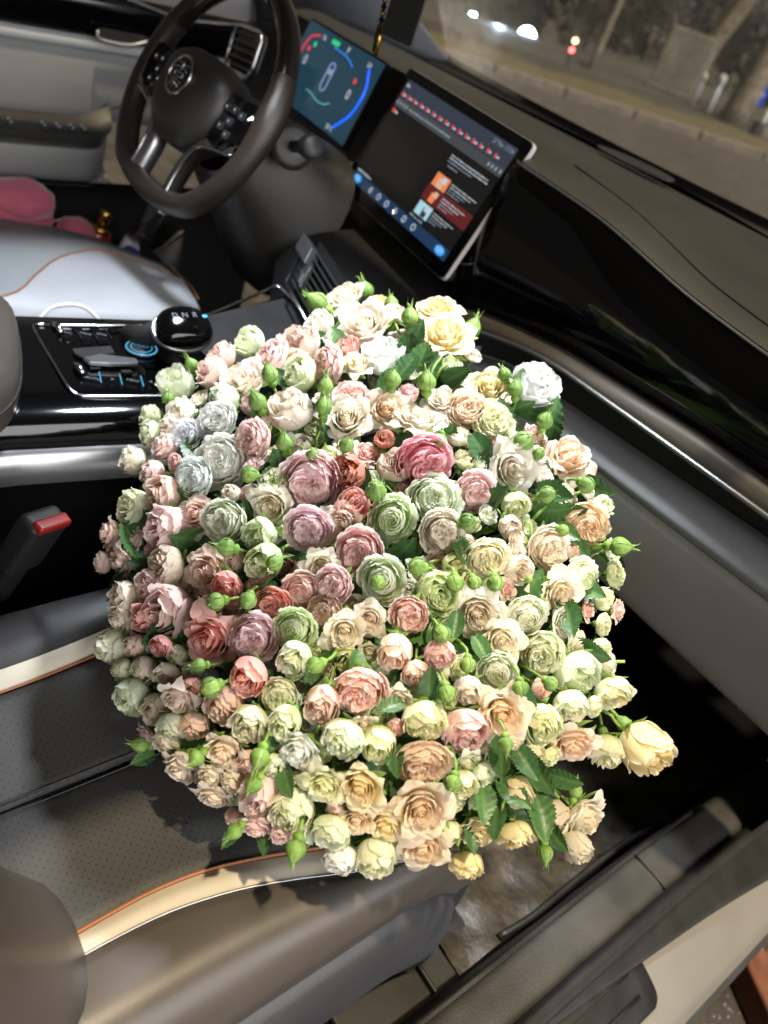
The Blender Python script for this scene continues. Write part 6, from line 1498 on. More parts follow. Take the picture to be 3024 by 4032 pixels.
# ------------------------------------------------------------------ the bouquet
def petal_material():
    m = bpy.data.materials.new('rose_petal')
    m.use_nodes = True
    nt = m.node_tree
    nt.nodes.clear()
    N = nt.nodes.new
    L = nt.links.new
    out = N('ShaderNodeOutputMaterial')
    oi = N('ShaderNodeObjectInfo')
    at = N('ShaderNodeAttribute')
    at.attribute_name = 'pt'
    sep = N('ShaderNodeSeparateColor')
    L(at.outputs['Color'], sep.inputs[0])
    # inner petals hold more of the rose's own colour, the outer ones pale towards green-white
    g = N('ShaderNodeGamma')
    g.inputs[1].default_value = 1.3
    L(oi.outputs['Color'], g.inputs[0])
    mx1 = N('ShaderNodeMix')
    mx1.data_type = 'RGBA'
    L(sep.outputs[2], mx1.inputs[0])
    L(g.outputs[0], mx1.inputs[6])
    L(oi.outputs['Color'], mx1.inputs[7])
    # green claw at the petal base, alpha of the object colour says how green
    base = N('ShaderNodeMapRange')
    base.inputs['From Min'].default_value = 0.62
    base.inputs['From Max'].default_value = 0.05
    L(sep.outputs[0], base.inputs['Value'])
    bm_ = N('ShaderNodeMath')
    bm_.operation = 'MULTIPLY'
    L(base.outputs[0], bm_.inputs[0])
    L(oi.outputs['Alpha'], bm_.inputs[1])
    tc = N('ShaderNodeTexCoord')
    nz = N('ShaderNodeTexNoise')
    nz.inputs['Scale'].default_value = 2.6
    nz.inputs['Detail'].default_value = 4
    L(tc.outputs['Object'], nz.inputs['Vector'])
    nr = N('ShaderNodeMapRange')
    nr.inputs['From Min'].default_value = 0.42
    nr.inputs['From Max'].default_value = 0.66
    L(nz.outputs['Fac'], nr.inputs['Value'])
    ng = N('ShaderNodeMath')
    ng.operation = 'MULTIPLY_ADD'
    L(nr.outputs[0], ng.inputs[0])
    am = N('ShaderNodeMath')
    am.operation = 'MULTIPLY'
    am.inputs[1].default_value = 0.45
    L(oi.outputs['Alpha'], am.inputs[0])
    L(am.outputs[0], ng.inputs[1])
    L(bm_.outputs[0], ng.inputs[2])
    ng.use_clamp = True
    mx2 = N('ShaderNodeMix')
    mx2.data_type = 'RGBA'
    L(ng.outputs[0], mx2.inputs[0])
    L(mx1.outputs[2], mx2.inputs[6])
    mx2.inputs[7].default_value = (0.50, 0.70, 0.15, 1)
    # pale margin
    mx3 = N('ShaderNodeMix')
    mx3.data_type = 'RGBA'
    ef = N('ShaderNodeMath')
    ef.operation = 'MULTIPLY'
    ef.inputs[1].default_value = 0.40
    L(sep.outputs[1], ef.inputs[0])
    L(ef.outputs[0], mx3.inputs[0])
    L(mx2.outputs[2], mx3.inputs[6])
    mx3.inputs[7].default_value = (0.88, 0.84, 0.74, 1)
    # browned, bruised margins here and there
    b2 = N('ShaderNodeTexNoise')
    b2.inputs['Scale'].default_value = 3.4
    b2.inputs['Detail'].default_value = 3
    ofs = N('ShaderNodeVectorMath')
    ofs.operation = 'ADD'
    L(tc.outputs['Object'], ofs.inputs[0])
    rv = N('ShaderNodeMath')
    rv.operation = 'MULTIPLY'
    rv.inputs[1].default_value = 40
    L(oi.outputs['Random'], rv.inputs[0])
    L(rv.outputs[0], ofs.inputs[1])
    L(ofs.outputs[0], b2.inputs['Vector'])
    br_ = N('ShaderNodeMapRange')
    br_.inputs['From Min'].default_value = 0.54
    br_.inputs['From Max'].default_value = 0.70
    br_.inputs['To Max'].default_value = 0.30
    L(b2.outputs['Fac'], br_.inputs['Value'])
    bf = N('ShaderNodeMath')
    bf.operation = 'MULTIPLY'
    L(br_.outputs[0], bf.inputs[0])
    L(sep.outputs[1], bf.inputs[1])
    mx4 = N('ShaderNodeMix')
    mx4.data_type = 'RGBA'
    L(bf.outputs[0], mx4.inputs[0])
    L(mx3.outputs[2], mx4.inputs[6])
    mx4.inputs[7].default_value = (0.50, 0.33, 0.17, 1)
    mx3 = mx4
    # fine veins
    wv = N('ShaderNodeTexNoise')
    wv.inputs['Scale'].default_value = 9
    wv.inputs['Detail'].default_value = 6
    L(tc.outputs['Object'], wv.inputs['Vector'])
    bp = N('ShaderNodeBump')
    bp.inputs['Strength'].default_value = 0.25
    bp.inputs['Distance'].default_value = 0.0015
    L(wv.outputs['Fac'], bp.inputs['Height'])
    p = N('ShaderNodeBsdfPrincipled')
    p.inputs['Roughness'].default_value = 0.62
    p.inputs['Specular IOR Level'].default_value = 0.25
    L(mx3.outputs[2], p.inputs['Base Color'])
    L(bp.outputs[0], p.inputs['Normal'])
    t = N('ShaderNodeBsdfTranslucent')
    L(mx3.outputs[2], t.inputs[0])
    ms = N('ShaderNodeMixShader')
    ms.inputs[0].default_value = 0.45
    L(p.outputs[0], ms.inputs[1])
    L(t.outputs[0], ms.inputs[2])
    L(ms.outputs[0], out.inputs[0])
    return m


def green_material(name, c0, c1, scale, rough, trans=0.15, stripes=False):
    m = bpy.data.materials.new(name)
    m.use_nodes = True
    nt = m.node_tree
    nt.nodes.clear()
    N = nt.nodes.new
    L = nt.links.new
    out = N('ShaderNodeOutputMaterial')
    oi = N('ShaderNodeObjectInfo')
    at = N('ShaderNodeAttribute')
    at.attribute_name = 'pt'
    sep = N('ShaderNodeSeparateColor')
    L(at.outputs['Color'], sep.inputs[0])
    tc = N('ShaderNodeTexCoord')
    nz = N('ShaderNodeTexNoise')
    nz.inputs['Scale'].default_value = scale
    nz.inputs['Detail'].default_value = 5
    L(tc.outputs['Object'], nz.inputs['Vector'])
    ad = N('ShaderNodeMath')
    ad.operation = 'MULTIPLY_ADD'
    L(oi.outputs['Random'], ad.inputs[0])
    ad.inputs[1].default_value = 0.45
    L(nz.outputs['Fac'], ad.inputs[2])
    r = N('ShaderNodeMapRange')
    r.inputs['From Min'].default_value = 0.35
    r.inputs['From Max'].default_value = 1.05
    L(ad.outputs[0], r.inputs['Value'])
    mx = N('ShaderNodeMix')
    mx.data_type = 'RGBA'
    L(r.outputs[0], mx.inputs[0])
    mx.inputs[6].default_value = c0
    mx.inputs[7].default_value = c1
    col = mx.outputs[2]
    m2 = N('ShaderNodeMix')
    m2.data_type = 'RGBA'
    ed = N('ShaderNodeMath')
    ed.operation = 'MULTIPLY'
    ed.inputs[1].default_value = 0.38
    L(sep.outputs[1], ed.inputs[0])
    L(ed.outputs[0], m2.inputs[0])
    L(col, m2.inputs[6])
    m2.inputs[7].default_value = (0.42, 0.55, 0.22, 1)
    col = m2.outputs[2]
    p = N('ShaderNodeBsdfPrincipled')
    p.inputs['Roughness'].default_value = rough
    p.inputs['Specular IOR Level'].default_value = 0.4
    L(col, p.inputs['Base Color'])
    bp = N('ShaderNodeBump')
    bp.inputs['Strength'].default_value = 0.3
    bp.inputs['Distance'].default_value = 0.002
    L(nz.outputs['Fac'], bp.inputs['Height'])
    L(bp.outputs[0], p.inputs['Normal'])
    t = N('ShaderNodeBsdfTranslucent')
    L(col, t.inputs[0])
    ms = N('ShaderNodeMixShader')
    ms.inputs[0].default_value = trans
    L(p.outputs[0], ms.inputs[1])
    L(t.outputs[0], ms.inputs[2])
    L(ms.outputs[0], out.inputs[0])
    return m


PET = petal_material()
BUDM = green_material('bud_green', (0.11, 0.25, 0.03, 1), (0.27, 0.44, 0.08, 1), 3.0, 0.42, 0.12)
SEPM = green_material('sepal_green', (0.11, 0.25, 0.04, 1), (0.28, 0.44, 0.10, 1), 3.0, 0.5, 0.2)
STEMM = green_material('stem_green', (0.14, 0.26, 0.05, 1), (0.28, 0.40, 0.09, 1), 4.0, 0.45, 0.0)
LEAFM = green_material('leaf_green', (0.028, 0.080, 0.025, 1), (0.075, 0.170, 0.050, 1), 5.0, 0.38, 0.12)


class Mesh:
    def __init__(s):
        s.v, s.f, s.c, s.n = [], [], [], 0

    def grid(s, P, C):
        a, b = P.shape[:2]
        k = s.n
        s.v.append(P.reshape(-1, 3))
        s.c.append(C.reshape(-1, 3))
        i, j = np.meshgrid(np.arange(a - 1), np.arange(b - 1), indexing='ij')
        q = k + i * b + j
        s.f.append(np.stack([q, q + 1, q + b + 1, q + b], -1).reshape(-1, 4))
        s.n += a * b

    def mesh(s, name, mat):
        v, f, c = np.vstack(s.v), np.vstack(s.f), np.vstack(s.c)
        me = bpy.data.meshes.new(name)
        me.from_pydata(v.tolist(), [], f.tolist())
        me.materials.append(mat)
        me.polygons.foreach_set('use_smooth', [True] * len(me.polygons))
        a = me.color_attributes.new('pt', 'FLOAT_COLOR', 'POINT')
        cc = np.ones((len(v), 4), np.float32)
        cc[:, :3] = c
        a.data.foreach_set('color', cc.ravel())
        return me


def petal(rg, th0, W, rb, r3, h, curl=0.0, ruff=0.03, tuck=0.03, roll=0.0, point=0.0, layer=1.0, nu=13, nv=11, dip=0.20, freq=2.0, z0=0.0, r0=0.10, notch=0.0):
    U, Sg = np.meshgrid(np.linspace(-1, 1, nu), np.linspace(0, 1, nv), indexing='ij')
    aU = np.abs(U)
    V = Sg * (1 - dip * aU ** 2.2 * Sg + point * (1 - aU) ** 1.5 * Sg ** 3 - notch * np.exp(-(U / 0.25) ** 2) * Sg ** 4)
    t = V
    b0, b1, b2, b3 = (1 - t) ** 3, 3 * t * (1 - t) ** 2, 3 * t * t * (1 - t), t ** 3
    r = b0 * r0 + b1 * rb * 1.12 + b2 * rb * 1.04 + b3 * r3
    z = b0 * z0 + b1 * (z0 + 0.03 * (h - z0)) + b2 * (z0 + 0.62 * (h - z0)) + b3 * h
    c = np.clip((V - 0.60) / 0.40, 0, None)
    r = r + curl * c ** 2
    z = z - curl * 0.62 * c ** 3
    r = r + roll * aU ** 2.6 * Sg ** 2
    z = z - roll * 0.5 * aU ** 3 * Sg ** 3
    p1, p2, p3, p4 = rg.uniform(0, 6.28, 4)
    wv = 0.72 * ruff * Sg ** 2.2 * (np.sin(freq * U * math.pi + p1) * 0.6 + np.sin(freq * 2.3 * U * math.pi + p2) * 0.4 + 0.22 * np.sin(freq * 3.7 * U * math.pi + p3) * Sg ** 4)
    r = r + wv
    z = z + 0.5 * ruff * Sg ** 3 * (np.sin(freq * 1.4 * U * math.pi + p4) + 0.35 * np.sin(freq * 3.1 * U * math.pi + p2))
    r = r * (1 + 0.05 * np.sin(3 * V + p3) * rg.uniform(-1, 1)) + tuck * U
    wid = W * (0.30 + 0.70 * np.sqrt(np.clip(Sg / 0.5, 0, 1))) * np.where(Sg > 0.65, 1 - 0.30 * ((Sg - 0.65) / 0.35) ** 2, 1)
    th = th0 + U * wid
    P = np.stack([r * np.cos(th), r * np.sin(th), z], -1)
    edge = np.clip(np.maximum(aU ** 6, Sg ** 9), 0, 1)
    C = np.stack([Sg, edge, np.full_like(Sg, layer)], -1)
    return P, C


def spiral_core(rg, m, turns=2.6, r0=0.03, r1=0.25, h=1.12, base=0.35):
    n = 60
    th = np.linspace(0, turns * 2 * math.pi, n)
    k = np.linspace(0, 1, n)
    rr = r0 + (r1 - r0) * k ** 0.85
    vs = np.linspace(0, 1, 6)
    P = np.zeros((n, 6, 3))
    C = np.zeros((n, 6, 3))
    top = h - 0.06 * (1 - k) ** 2 + 0.018 * np.sin(th * 1.9 + rg.uniform(0, 6)) - 0.05 * k
    for j, v in enumerate(vs):
        r = rr * (0.80 + 0.22 * v ** 2 + 0.10 * (v == 1))
        P[:, j, 0] = r * np.cos(th)
        P[:, j, 1] = r * np.sin(th)
        P[:, j, 2] = base + (top - base) * v
        C[:, j] = np.stack([np.full(n, v), np.full(n, v ** 8), np.zeros(n)], -1)
    m.grid(P, C)


def build_rose(kind, seed):
    """returns (heart mesh, list of outer petal meshes)"""
    rg = np.random.default_rng(seed)
    m = Mesh()
    outer = []
    off = rg.uniform(0, 6.28)
    if kind == 'S':
        op = rg.uniform(0.85, 1.15)
        spiral_core(rg, m, rg.uniform(2.2, 3.0))
        for i, (n, rb, r3, h, curl, W, roll, pnt) in enumerate([(3, 0.27, 0.25, 1.10, 0.03, 1.25, 0.0, 0.0), (4, 0.38, 0.36, 1.09, 0.08, 1.05, 0.02, 0.0), (5, 0.51, 0.50, 1.03, 0.16 * op, 0.86, 0.05, 0.03), (5, 0.65, 0.66, 0.95, 0.26 * op, 0.74, 0.10, 0.06), (6, 0.76, 0.80, 0.80, 0.36 * op, 0.64, 0.16, 0.08)]):
            for k in range(n):
                P, C = petal(rg, off + i * 0.7 + 2 * math.pi * k / n + rg.normal() * 0.10, W * rg.uniform(0.9, 1.1), rb, r3 * rg.uniform(0.92, 1.10), h * rg.uniform(0.93, 1.05), curl * rg.uniform(0.6, 1.4), 0.018 + 0.012 * i, 0.03, roll * rg.uniform(0.3, 1.7), pnt * rg.uniform(0, 1.8), 0.15 + 0.21 * i, freq=1.3, notch=rg.uniform(0, 0.05))
                if i == 4:
                    q = Mesh()
                    q.grid(P, C)
                    outer.append(q)
                else:
                    m.grid(P, C)
        sc = 1 / 1.12
    elif kind in 'QR':
        layers = [(5, 0.60, 0.52, 0.97, 0.0, 0.85), (6, 0.74, 0.67, 0.92, 0.03, 0.74), (6, 0.86, 0.82, 0.84, 0.07, 0.70), (6, 0.95, 0.95, 0.73, 0.12, 0.68)]
        for i, (n, rb, r3, h, curl, W) in enumerate(layers):
            for k in range(n):
                P, C = petal(rg, off + i * 0.55 + 2 * math.pi * k / n + rg.normal() * 0.12, W * rg.uniform(0.9, 1.15), rb, r3 * rg.uniform(0.93, 1.07), h * rg.uniform(0.90, 1.08), curl + rg.uniform(-0.02, 0.05), 0.035 + 0.008 * i, 0.035, 0.03, 0, 0.3 + 0.22 * i, freq=2.2, notch=rg.uniform(0, 0.10))
                if i == 3:
                    q = Mesh()
                    q.grid(P, C)
                    outer.append(q)
                else:
                    m.grid(P, C)
        if kind == 'Q':
            nq = int(rg.integers(2, 5))
            rr0, aa0 = np.meshgrid(np.linspace(0.0, 0.62, 6), np.linspace(0, 2 * math.pi, 25), indexing='ij')
            m.grid(np.stack([rr0 * np.cos(aa0), rr0 * np.sin(aa0), 0.80 - 0.30 * rr0 ** 2 + 0.03 * np.sin(5 * aa0) * rr0], -1), np.stack([np.full_like(rr0, 0.8), np.zeros_like(rr0), np.zeros_like(rr0)], -1))
            for i in range(34):
                rho = rg.uniform(0.03, 0.60)
                P, C = petal(rg, rg.uniform(0, 6.28), rg.uniform(0.35, 0.75), rho, rho * rg.uniform(0.9, 1.1), rg.uniform(0.93, 1.02), rg.uniform(-0.03, 0.05), 0.04, 0.06, 0, 0, rg.uniform(0.05, 0.3), nu=9, nv=6, z0=0.80, r0=rho * 0.55, freq=2.0)
                m.grid(P, C)
            for q in range(nq):
                al = off + 2 * math.pi * q / nq + rg.normal() * 0.15
                sx_, sy_ = 0.27 * math.cos(al), 0.27 * math.sin(al)
                for k in range(9):
                    a, b = 0.018 + 0.034 * k, 0.026 + 0.038 * k
                    U, V = np.meshgrid(np.linspace(-1, 1, 15), np.linspace(0, 1, 5), indexing='ij')
                    ph = U * math.radians(rg.uniform(115, 150))
                    wob = 1 + 0.10 * np.sin(3 * ph + rg.uniform(0, 6)) + 0.06 * np.sin(7 * ph + rg.uniform(0, 6))
                    lx_ = b * np.cos(ph) * wob * (0.45 + 0.60 * V ** 1.1)
                    ly_ = a * np.sin(ph) * wob * (0.47 + 0.58 * V ** 1.1)
                    x = sx_ + lx_ * math.cos(al) - ly_ * math.sin(al)
                    y = sy_ + lx_ * math.sin(al) + ly_ * math.cos(al)
                    top = 1.03 - 0.010 * k + 0.04 * rg.normal() + 0.035 * np.sin(4 * ph + rg.uniform(0, 6)) - 0.10 * np.abs(U) ** 2
                    z = 0.83 + (top - 0.83) * V ** 0.75
                    m.grid(np.stack([x, y, z], -1), np.stack([0.55 + 0.45 * V, V ** 7, np.full_like(V, 0.02 + 0.03 * k)], -1))
        else:
            for i in range(26):
                f = i / 25
                rho = 0.05 + 0.52 * f ** 0.75
                P, C = petal(rg, i * 2.39996, 1.25 - 0.35 * f, rho * 1.10, rho * 0.82, 1.03 - 0.10 * f * f, 0.0, 0.018, 0.025, 0, 0, 0.1 + 0.2 * f, nu=9, nv=7, z0=0.74, r0=rho * 0.4, freq=1.5)
                m.grid(P, C)
        sc = 1.0
    else:
        dry = kind == 'D'
        h0, top = (1.28, 0.80) if dry else (1.55, 0.72)
        for i, (n, rb, kr, kh, curl) in enumerate([(4, 0.80, 0.82, 1.0, 0.02), (5, 0.90, 0.95, 1.0, 0.12), (6, 1.0, 1.10, 0.95, 0.24 if not dry else 0.03)]):
            for k in range(n):
                big = rg.uniform(0.6, 1.5)
                P, C = petal(rg, off + i * 0.6 + 2 * math.pi * k / n + rg.normal() * 0.12, (0.95, 0.86, 0.78)[i] * rg.uniform(0.9, 1.15), rb, top * kr * rg.uniform(0.85, 1.12), h0 * kh * rg.uniform(0.82, 1.08), curl * big, 0.035 + 0.012 * i, 0.03, 0.05 * big, 0, 0.45 + 0.27 * i, freq=2.0, r0=0.16, notch=rg.uniform(0, 0.08), nv=12)
                if i == 2:
                    q = Mesh()
                    q.grid(P, C)
                    outer.append(q)
                else:
                    m.grid(P, C)
        for i in range(24):
            rho = rg.uniform(0.03, 0.62 if dry else 0.52)
            P, C = petal(rg, rg.uniform(0, 6.28), rg.uniform(0.6, 1.3), rho, rho * rg.uniform(0.8, 1.3), h0 * rg.uniform(0.93, 1.06), rg.uniform(-0.02, 0.08), 0.10 if dry else 0.05, 0.05, 0, 0, rg.uniform(0, 0.35), nu=11, nv=7, z0=h0 * 0.45, r0=rho * 0.7, freq=2.6)
            m.grid(P, C)
        sc = 1 / 1.08
    res = []
    for q in [m] + outer:
        q.v = [a * sc for a in q.v]
    return m.mesh('rose_heart', PET), [q.mesh('petal', PET) for q in outer]


def strip(path, widths, normals, crease=0.0, layer=1.0, nu=5):
    """a leaf-like strip along path"""
    path = np.array(path, float)
    t = np.gradient(path, axis=0)
    t /= np.linalg.norm(t, axis=1)[:, None] + 1e-9
    nrm = np.array(normals, float)
    sd = np.cross(t, nrm)
    sd /= np.linalg.norm(sd, axis=1)[:, None] + 1e-9
    u = np.linspace(-1, 1, nu)
    w = np.array(widths)[:, None, None]
    P = path[:, None] + sd[:, None] * u[None, :, None] * w + nrm[:, None] * (-crease * np.abs(u)[None, :, None] * w)
    k = np.linspace(0, 1, len(path))[:, None] * np.ones(nu)
    C = np.stack([k, np.abs(u)[None] ** 5 * np.ones((len(path), 1)), np.full((len(path), nu), layer)], -1)
    return P, C


def calyx_mesh(seed):
    rg = np.random.default_rng(seed)
    m = Mesh()
    an = np.linspace(0, 2 * math.pi, 15)
    prof = [(0.06, -0.62), (0.10, -0.50), (0.26, -0.34), (0.30, -0.18), (0.24, -0.02), (0.30, 0.06)]
    P = np.array([[(r * math.cos(a), r * math.sin(a), z) for a in an] for r, z in prof])
    m.grid(P, np.zeros(P.shape) + np.array([0.5, 0, 1]))
    for k in range(5):
        a = 2 * math.pi * k / 5 + rg.normal() * 0.15
        L = rg.uniform(0.75, 1.25)
        fl = rg.uniform(-0.5, 0.7)
        n = 9
        path, nr = [], []
        phi = 1.35
        x, z = 0.2, -0.02
        tw = rg.normal() * 0.25
        for i in range(n):
            path.append((x * math.cos(a + tw * i / n), x * math.sin(a + tw * i / n), z))
            nr.append((-math.cos(phi) * math.cos(a), -math.cos(phi) * math.sin(a), math.sin(phi)))
            x += L / n * math.sin(phi)
            z += L / n * math.cos(phi)
            phi += fl * 2.2 / n * (1 if i > 2 else -0.6)
        w = [0.16 * (math.sin(math.pi * (0.22 + 0.78 * i / (n - 1))) ** 0.9) + 0.006 for i in range(n)]
        P, C = strip(path, w, nr, 0.25)
        m.grid(P, C)
    return m.mesh('calyx', SEPM)


def bud_meshes(kind, seed):
    rg = np.random.default_rng(seed)
    an = np.linspace(0, 2 * math.pi, 25)
    H = 2.35 if kind == 'B' else 1.85
    n = 14
    k = np.linspace(0, 1, n)
    if kind == 'B':
        prof = np.interp(k, [0, .08, .25, .45, .65, .82, .93, 1], [0.45, .78, .97, .98, .76, .42, .17, 0.03])
    else:
        prof = np.interp(k, [0, .08, .25, .5, .75, .9, 1], [0.45, .78, .98, 1.0, .80, .45, 0.05])
    m = Mesh()
    P = np.array([[(r * (1 + 0.02 * math.cos(5 * a)) * math.cos(a), r * (1 + 0.02 * math.cos(5 * a)) * math.sin(a), z * H) for a in an] for r, z in zip(prof * 0.96, k)])
    C = np.zeros(P.shape) + np.array([0.5, 1.0, 1])
    m.grid(P, C)
    hp_ = [(0.17, -1.0), (0.20, -0.85), (0.50, -0.62), (0.62, -0.36), (0.55, -0.12), (0.47, 0.02)]
    P = np.array([[(r * math.cos(a), r * math.sin(a), z) for a in an] for r, z in hp_])
    m.grid(P, np.zeros(P.shape) + np.array([0.2, 0, 1]))
    body = m.mesh('bud_body', BUDM)
    seps = []
    for s in range(5):
        a0 = 2 * math.pi * s / 5 + rg.normal() * 0.08
        q = Mesh()
        nu_, nv_ = 9, 16
        U, V = np.meshgrid(np.linspace(-1, 1, nu_), np.linspace(0, 1, nv_), indexing='ij')
        r = np.interp(V, k, prof) * 1.03 + 0.012
        wid = 0.66 * np.interp(V, [0, .2, .5, .8, 1], [1, 0.93, 0.78, 0.60, 0.40])
        th = a0 + U * wid
        r = r + 0.05 * (1 - np.abs(U)) * np.sin(math.pi * V) + (np.abs(U) ** 4) * 0.03
        P = np.stack([r * np.cos(th), r * np.sin(th), V * H], -1)
        edge = np.abs(U) ** 5 * 0.9 + 0.5 * np.exp(-(U / 0.10) ** 2)
        q.grid(P, np.stack([V, np.clip(edge, 0, 1), np.ones_like(V)], -1))
        L = rg.uniform(0.5, 1.3) if kind == 'B' else rg.uniform(0.2, 0.6)
        sp_ = rg.uniform(-0.1, 0.9)
        path, nr = [], []
        x, z, phi = prof[-3] * 1.05, H * 0.90, -0.15
        for i in range(9):
            path.append((x * math.cos(a0), x * math.sin(a0), z))
            nr.append((math.cos(phi) * math.cos(a0), math.cos(phi) * math.sin(a0), -math.sin(phi)))
            x += L / 8 * math.sin(phi)
            z += L / 8 * math.cos(phi)
            phi += sp_ / 4
        P, C = strip(path, [0.10 * (1 - i / 8) ** 0.8 + 0.012 for i in range(9)], nr, 0.2, nu=3)
        q.grid(P, C)
        seps.append(q.mesh('sepal', SEPM))
    return body, seps


def stem_mesh(L, seed, r0=0.085):
    rg = np.random.default_rng(seed)
    k = np.linspace(0, 1, 9)
    b = rg.normal(size=2) * 0.25
    pts = np.stack([b[0] * k ** 2, b[1] * k ** 2, -0.55 - L * k], -1)
    v, f = tube_data(pts, r0 * (1 + 0.25 * k), 7)
    me = bpy.data.meshes.new('stem')
    me.from_pydata([tuple(p) for p in v], [], f)
    me.materials.append(STEMM)
    me.polygons.foreach_set('use_smooth', [True] * len(me.polygons))
    return me


def leaf_mesh(seed):
    rg = np.random.default_rng(seed)
    m = Mesh()
    n = 25
    k = np.linspace(0, 1, n)
    w = 0.31 * np.sin(math.pi * np.clip(k * 0.93 + 0.05, 0, 1)) ** 0.72 * (1.12 - 0.35 * k)
    ser = 1 + 0.085 * ((np.arange(n) % 2) * 2 - 1)
    u = np.linspace(-1, 1, 9)
    bend = rg.uniform(-0.35, 0.25)
    P = np.zeros((n, 9, 3))
    for i in range(n):
        for j, a in enumerate(u):
            ww = w[i] * (ser[i] if abs(a) > 0.99 else 1)
            P[i, j] = (a * ww, k[i] - 0.05 * abs(a), 0.30 * abs(a) ** 1.3 * w[i] + bend * (k[i] - 0.4) ** 2 + 0.012 * math.sin(k[i] * 38 + abs(a) * 4) * abs(a))
    C = np.zeros(P.shape)
    C[..., 1] = (0.35 * np.exp(-(u / 0.09) ** 2))[None]
    C[..., 0] = k[:, None]
    m.grid(P, C)
    v, f = tube_data([(0, 0.0, 0.004), (0, -0.12, 0.0), (0.01, -0.30, -0.03)], [0.016, 0.018, 0.022], 6)
    return m.mesh('leaf', LEAFM)


PROTO = {}
for kd_, cnt in (('S', 9), ('Q', 9), ('R', 4), ('C', 10), ('D', 4)):
    PROTO[kd_] = [build_rose(kd_, 100 * ord(kd_) + i) for i in range(cnt)]
CAL = [calyx_mesh(i) for i in range(5)]
STM = [stem_mesh(1.6, i) for i in range(4)]
BUDP = {k: [bud_meshes(k, 40 + i) for i in range(3)] for k in 'BG'}
LEAFP = [leaf_mesh(i) for i in range(5)]
# rose colours: r, g, b and how green the claws are
PC = {'w': (0.94, 0.95, 0.94, 0.10), 'wg': (0.92, 0.94, 0.82, 0.55), 'gr': (0.89, 0.93, 0.72, 0.60), 'wy': (0.95, 0.92, 0.70, 0.48), 'cr': (0.95, 0.87, 0.77, 0.14), 'pe': (0.96, 0.80, 0.64, 0.10), 'ye': (0.96, 0.83, 0.54, 0.20), 'pk': (0.97, 0.73, 0.70, 0.08), 'lp': (0.97, 0.78, 0.78, 0.04), 'hp': (0.94, 0.52, 0.58, 0.02), 'sa': (0.95, 0.54, 0.48, 0.05), 'rd': (0.78, 0.36, 0.26, 0.05), 'dp': (0.95, 0.75, 0.68, 0.08), 'br': (0.87, 0.73, 0.59, 0.12)}
BASE = Vector((0.119, 0.714, 0.10))
bq = thing('rose_bouquet', 'huge bouquet of white, peach and pink spray roses on the seat', 'bouquet', BASE)
INV = bq.matrix_basis.inverted()


def orient(n, spin):
    n = Vector(n).normalized()
    a = n.orthogonal().normalized()
    b = n.cross(a)
    c, s = math.cos(spin), math.sin(spin)
    x = a * c + b * s
    y = n.cross(x)
    return Matrix(((x.x, y.x, n.x), (x.y, y.y, n.y), (x.z, y.z, n.z)))


def place(name, me, mw, parent=None, col=None):
    o = bpy.data.objects.new(name, me)
    COL.objects.link(o)
    if parent is None:
        o.parent = bq
        o.matrix_parent_inverse = INV
        o.matrix_basis = mw
    else:
        o.parent = parent
    if col:
        o.color = col
    return o


rr_ = random.Random(21)
cnt = {}
for kd_, cc_, x, y, z, nx, ny, nz, r in ROSES:
    i = cnt.get(kd_, rr_.randrange(9))
    cnt[kd_] = i + 1
    heart, outer = PROTO[kd_][i % len(PROTO[kd_])]
    c = PC[cc_]
    j = [rr_.uniform(0.93, 1.06) for _ in range(3)]
    col = (min(0.96, c[0] * j[0]), min(0.96, c[1] * (j[0] * 0.6 + j[1] * 0.4)), min(0.96, c[2] * (j[0] * 0.5 + j[2] * 0.5)), min(1, max(0, c[3] * rr_.uniform(0.6, 1.4))))
    mw = Matrix.Translation((x, y, z)) @ orient((nx, ny, nz), rr_.uniform(0, 6.28)).to_4x4() @ Matrix.Diagonal((r * rr_.uniform(0.88, 1.10), r * rr_.uniform(0.88, 1.10), r * rr_.uniform(0.86, 1.14), 1))
    o = place('rose', heart, mw, None, col)
    for me in outer:
        place('petal', me, None, o, col)
    place('calyx', CAL[rr_.randrange(5)], None, o)
    place('stem', STM[rr_.randrange(4)], None, o)
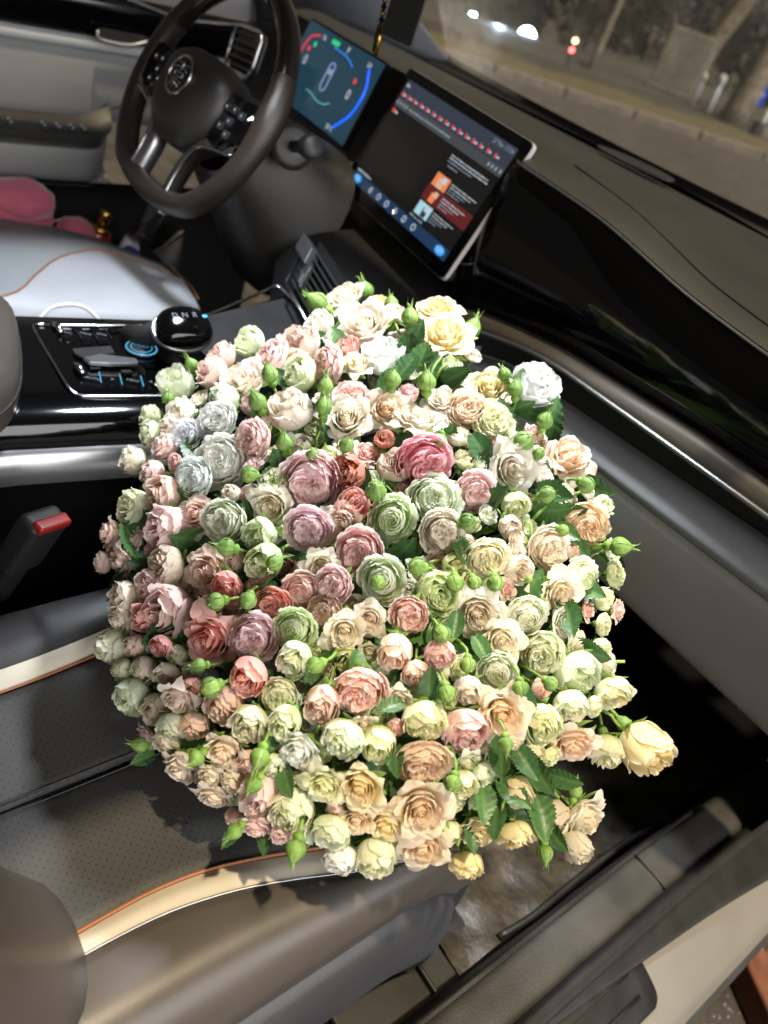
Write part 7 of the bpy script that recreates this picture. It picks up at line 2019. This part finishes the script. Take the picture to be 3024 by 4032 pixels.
for kd_, x, y, z, nx, ny, nz, r in BUDS:
    body_, seps = BUDP[kd_][rr_.randrange(3)]
    s = r * rr_.uniform(0.95, 1.05)
    mw = Matrix.Translation((x, y, z)) @ orient((nx, ny, nz), rr_.uniform(0, 6.28)).to_4x4() @ Matrix.Diagonal((s, s, s * rr_.uniform(0.92, 1.05), 1))
    o = place('rose_bud', body_, mw)
    for me in seps:
        place('sepal', me, None, o)
    nv3 = Vector((nx, ny, nz)).normalized()
    a = Vector((x, y, z)) - nv3 * s * 0.95
    dn = (BASE - a).normalized()
    v, f = tube_data(spline([a, a - nv3 * s * 0.5 + dn * s * 0.5, a - nv3 * s * 0.7 + dn * s * 1.8, a - nv3 * s * 0.8 + dn * (s * 2 + 0.035)], 12), np.linspace(s * 0.17, 0.0022, 12), 7)
    st_ = mesh_obj('stem', v, f, STEMM)
    st_.parent = o
    st_.matrix_parent_inverse = (INV.inverted() @ INV @ mw).inverted()
for x, y, z, tx, ty, tz, nx, ny, nz, L in LEAVES:
    t = Vector((tx, ty, tz)).normalized()
    n = Vector((nx, ny, nz))
    n = (n - t * n.dot(t)).normalized()
    sd = t.cross(n)
    mt = Matrix(((sd.x, t.x, n.x), (sd.y, t.y, n.y), (sd.z, t.z, n.z))).to_4x4()
    place('leaf', LEAFP[rr_.randrange(5)], Matrix.Translation((x, y, z)) @ mt @ Matrix.Diagonal((L, L, L, 1)))
for x, y, z, x2, y2, z2 in STEMS:
    a, b = Vector((x, y, z)), Vector((x2, y2, z2))
    md = (a + b) / 2 + Vector((rr_.uniform(-.003, .003), rr_.uniform(-.003, .003), rr_.uniform(-.003, .003)))
    v, f = tube_data(spline([a, md, b, b + (BASE - b) * 0.25], 14), np.linspace(0.0013, 0.0022, 14), 7)
    mesh_obj('stem', v, f, STEMM, bq)
# the gathered stalks below the heads
for i in range(46):
    an, q = 2.39996 * i, 0.055 * math.sqrt(i / 46)
    e = BASE + Vector((q * math.cos(an), q * 0.4 * math.sin(an), q * math.sin(an)))
    tp = Vector((0.33, 0.44, 0.42)) + Vector((0.16 * math.cos(an) * math.sqrt(i / 46), 0.10 * math.sin(an), 0.12 * math.sin(an + 1) * math.sqrt(i / 46)))
    v, f = tube_data(spline([tp, tp.lerp(e, 0.5) + Vector((0, 0.02, 0)), e, e + (e - tp) * 0.12], 10), 0.0026, 6)
    mesh_obj('stalk', v, f, STEMM, bq)
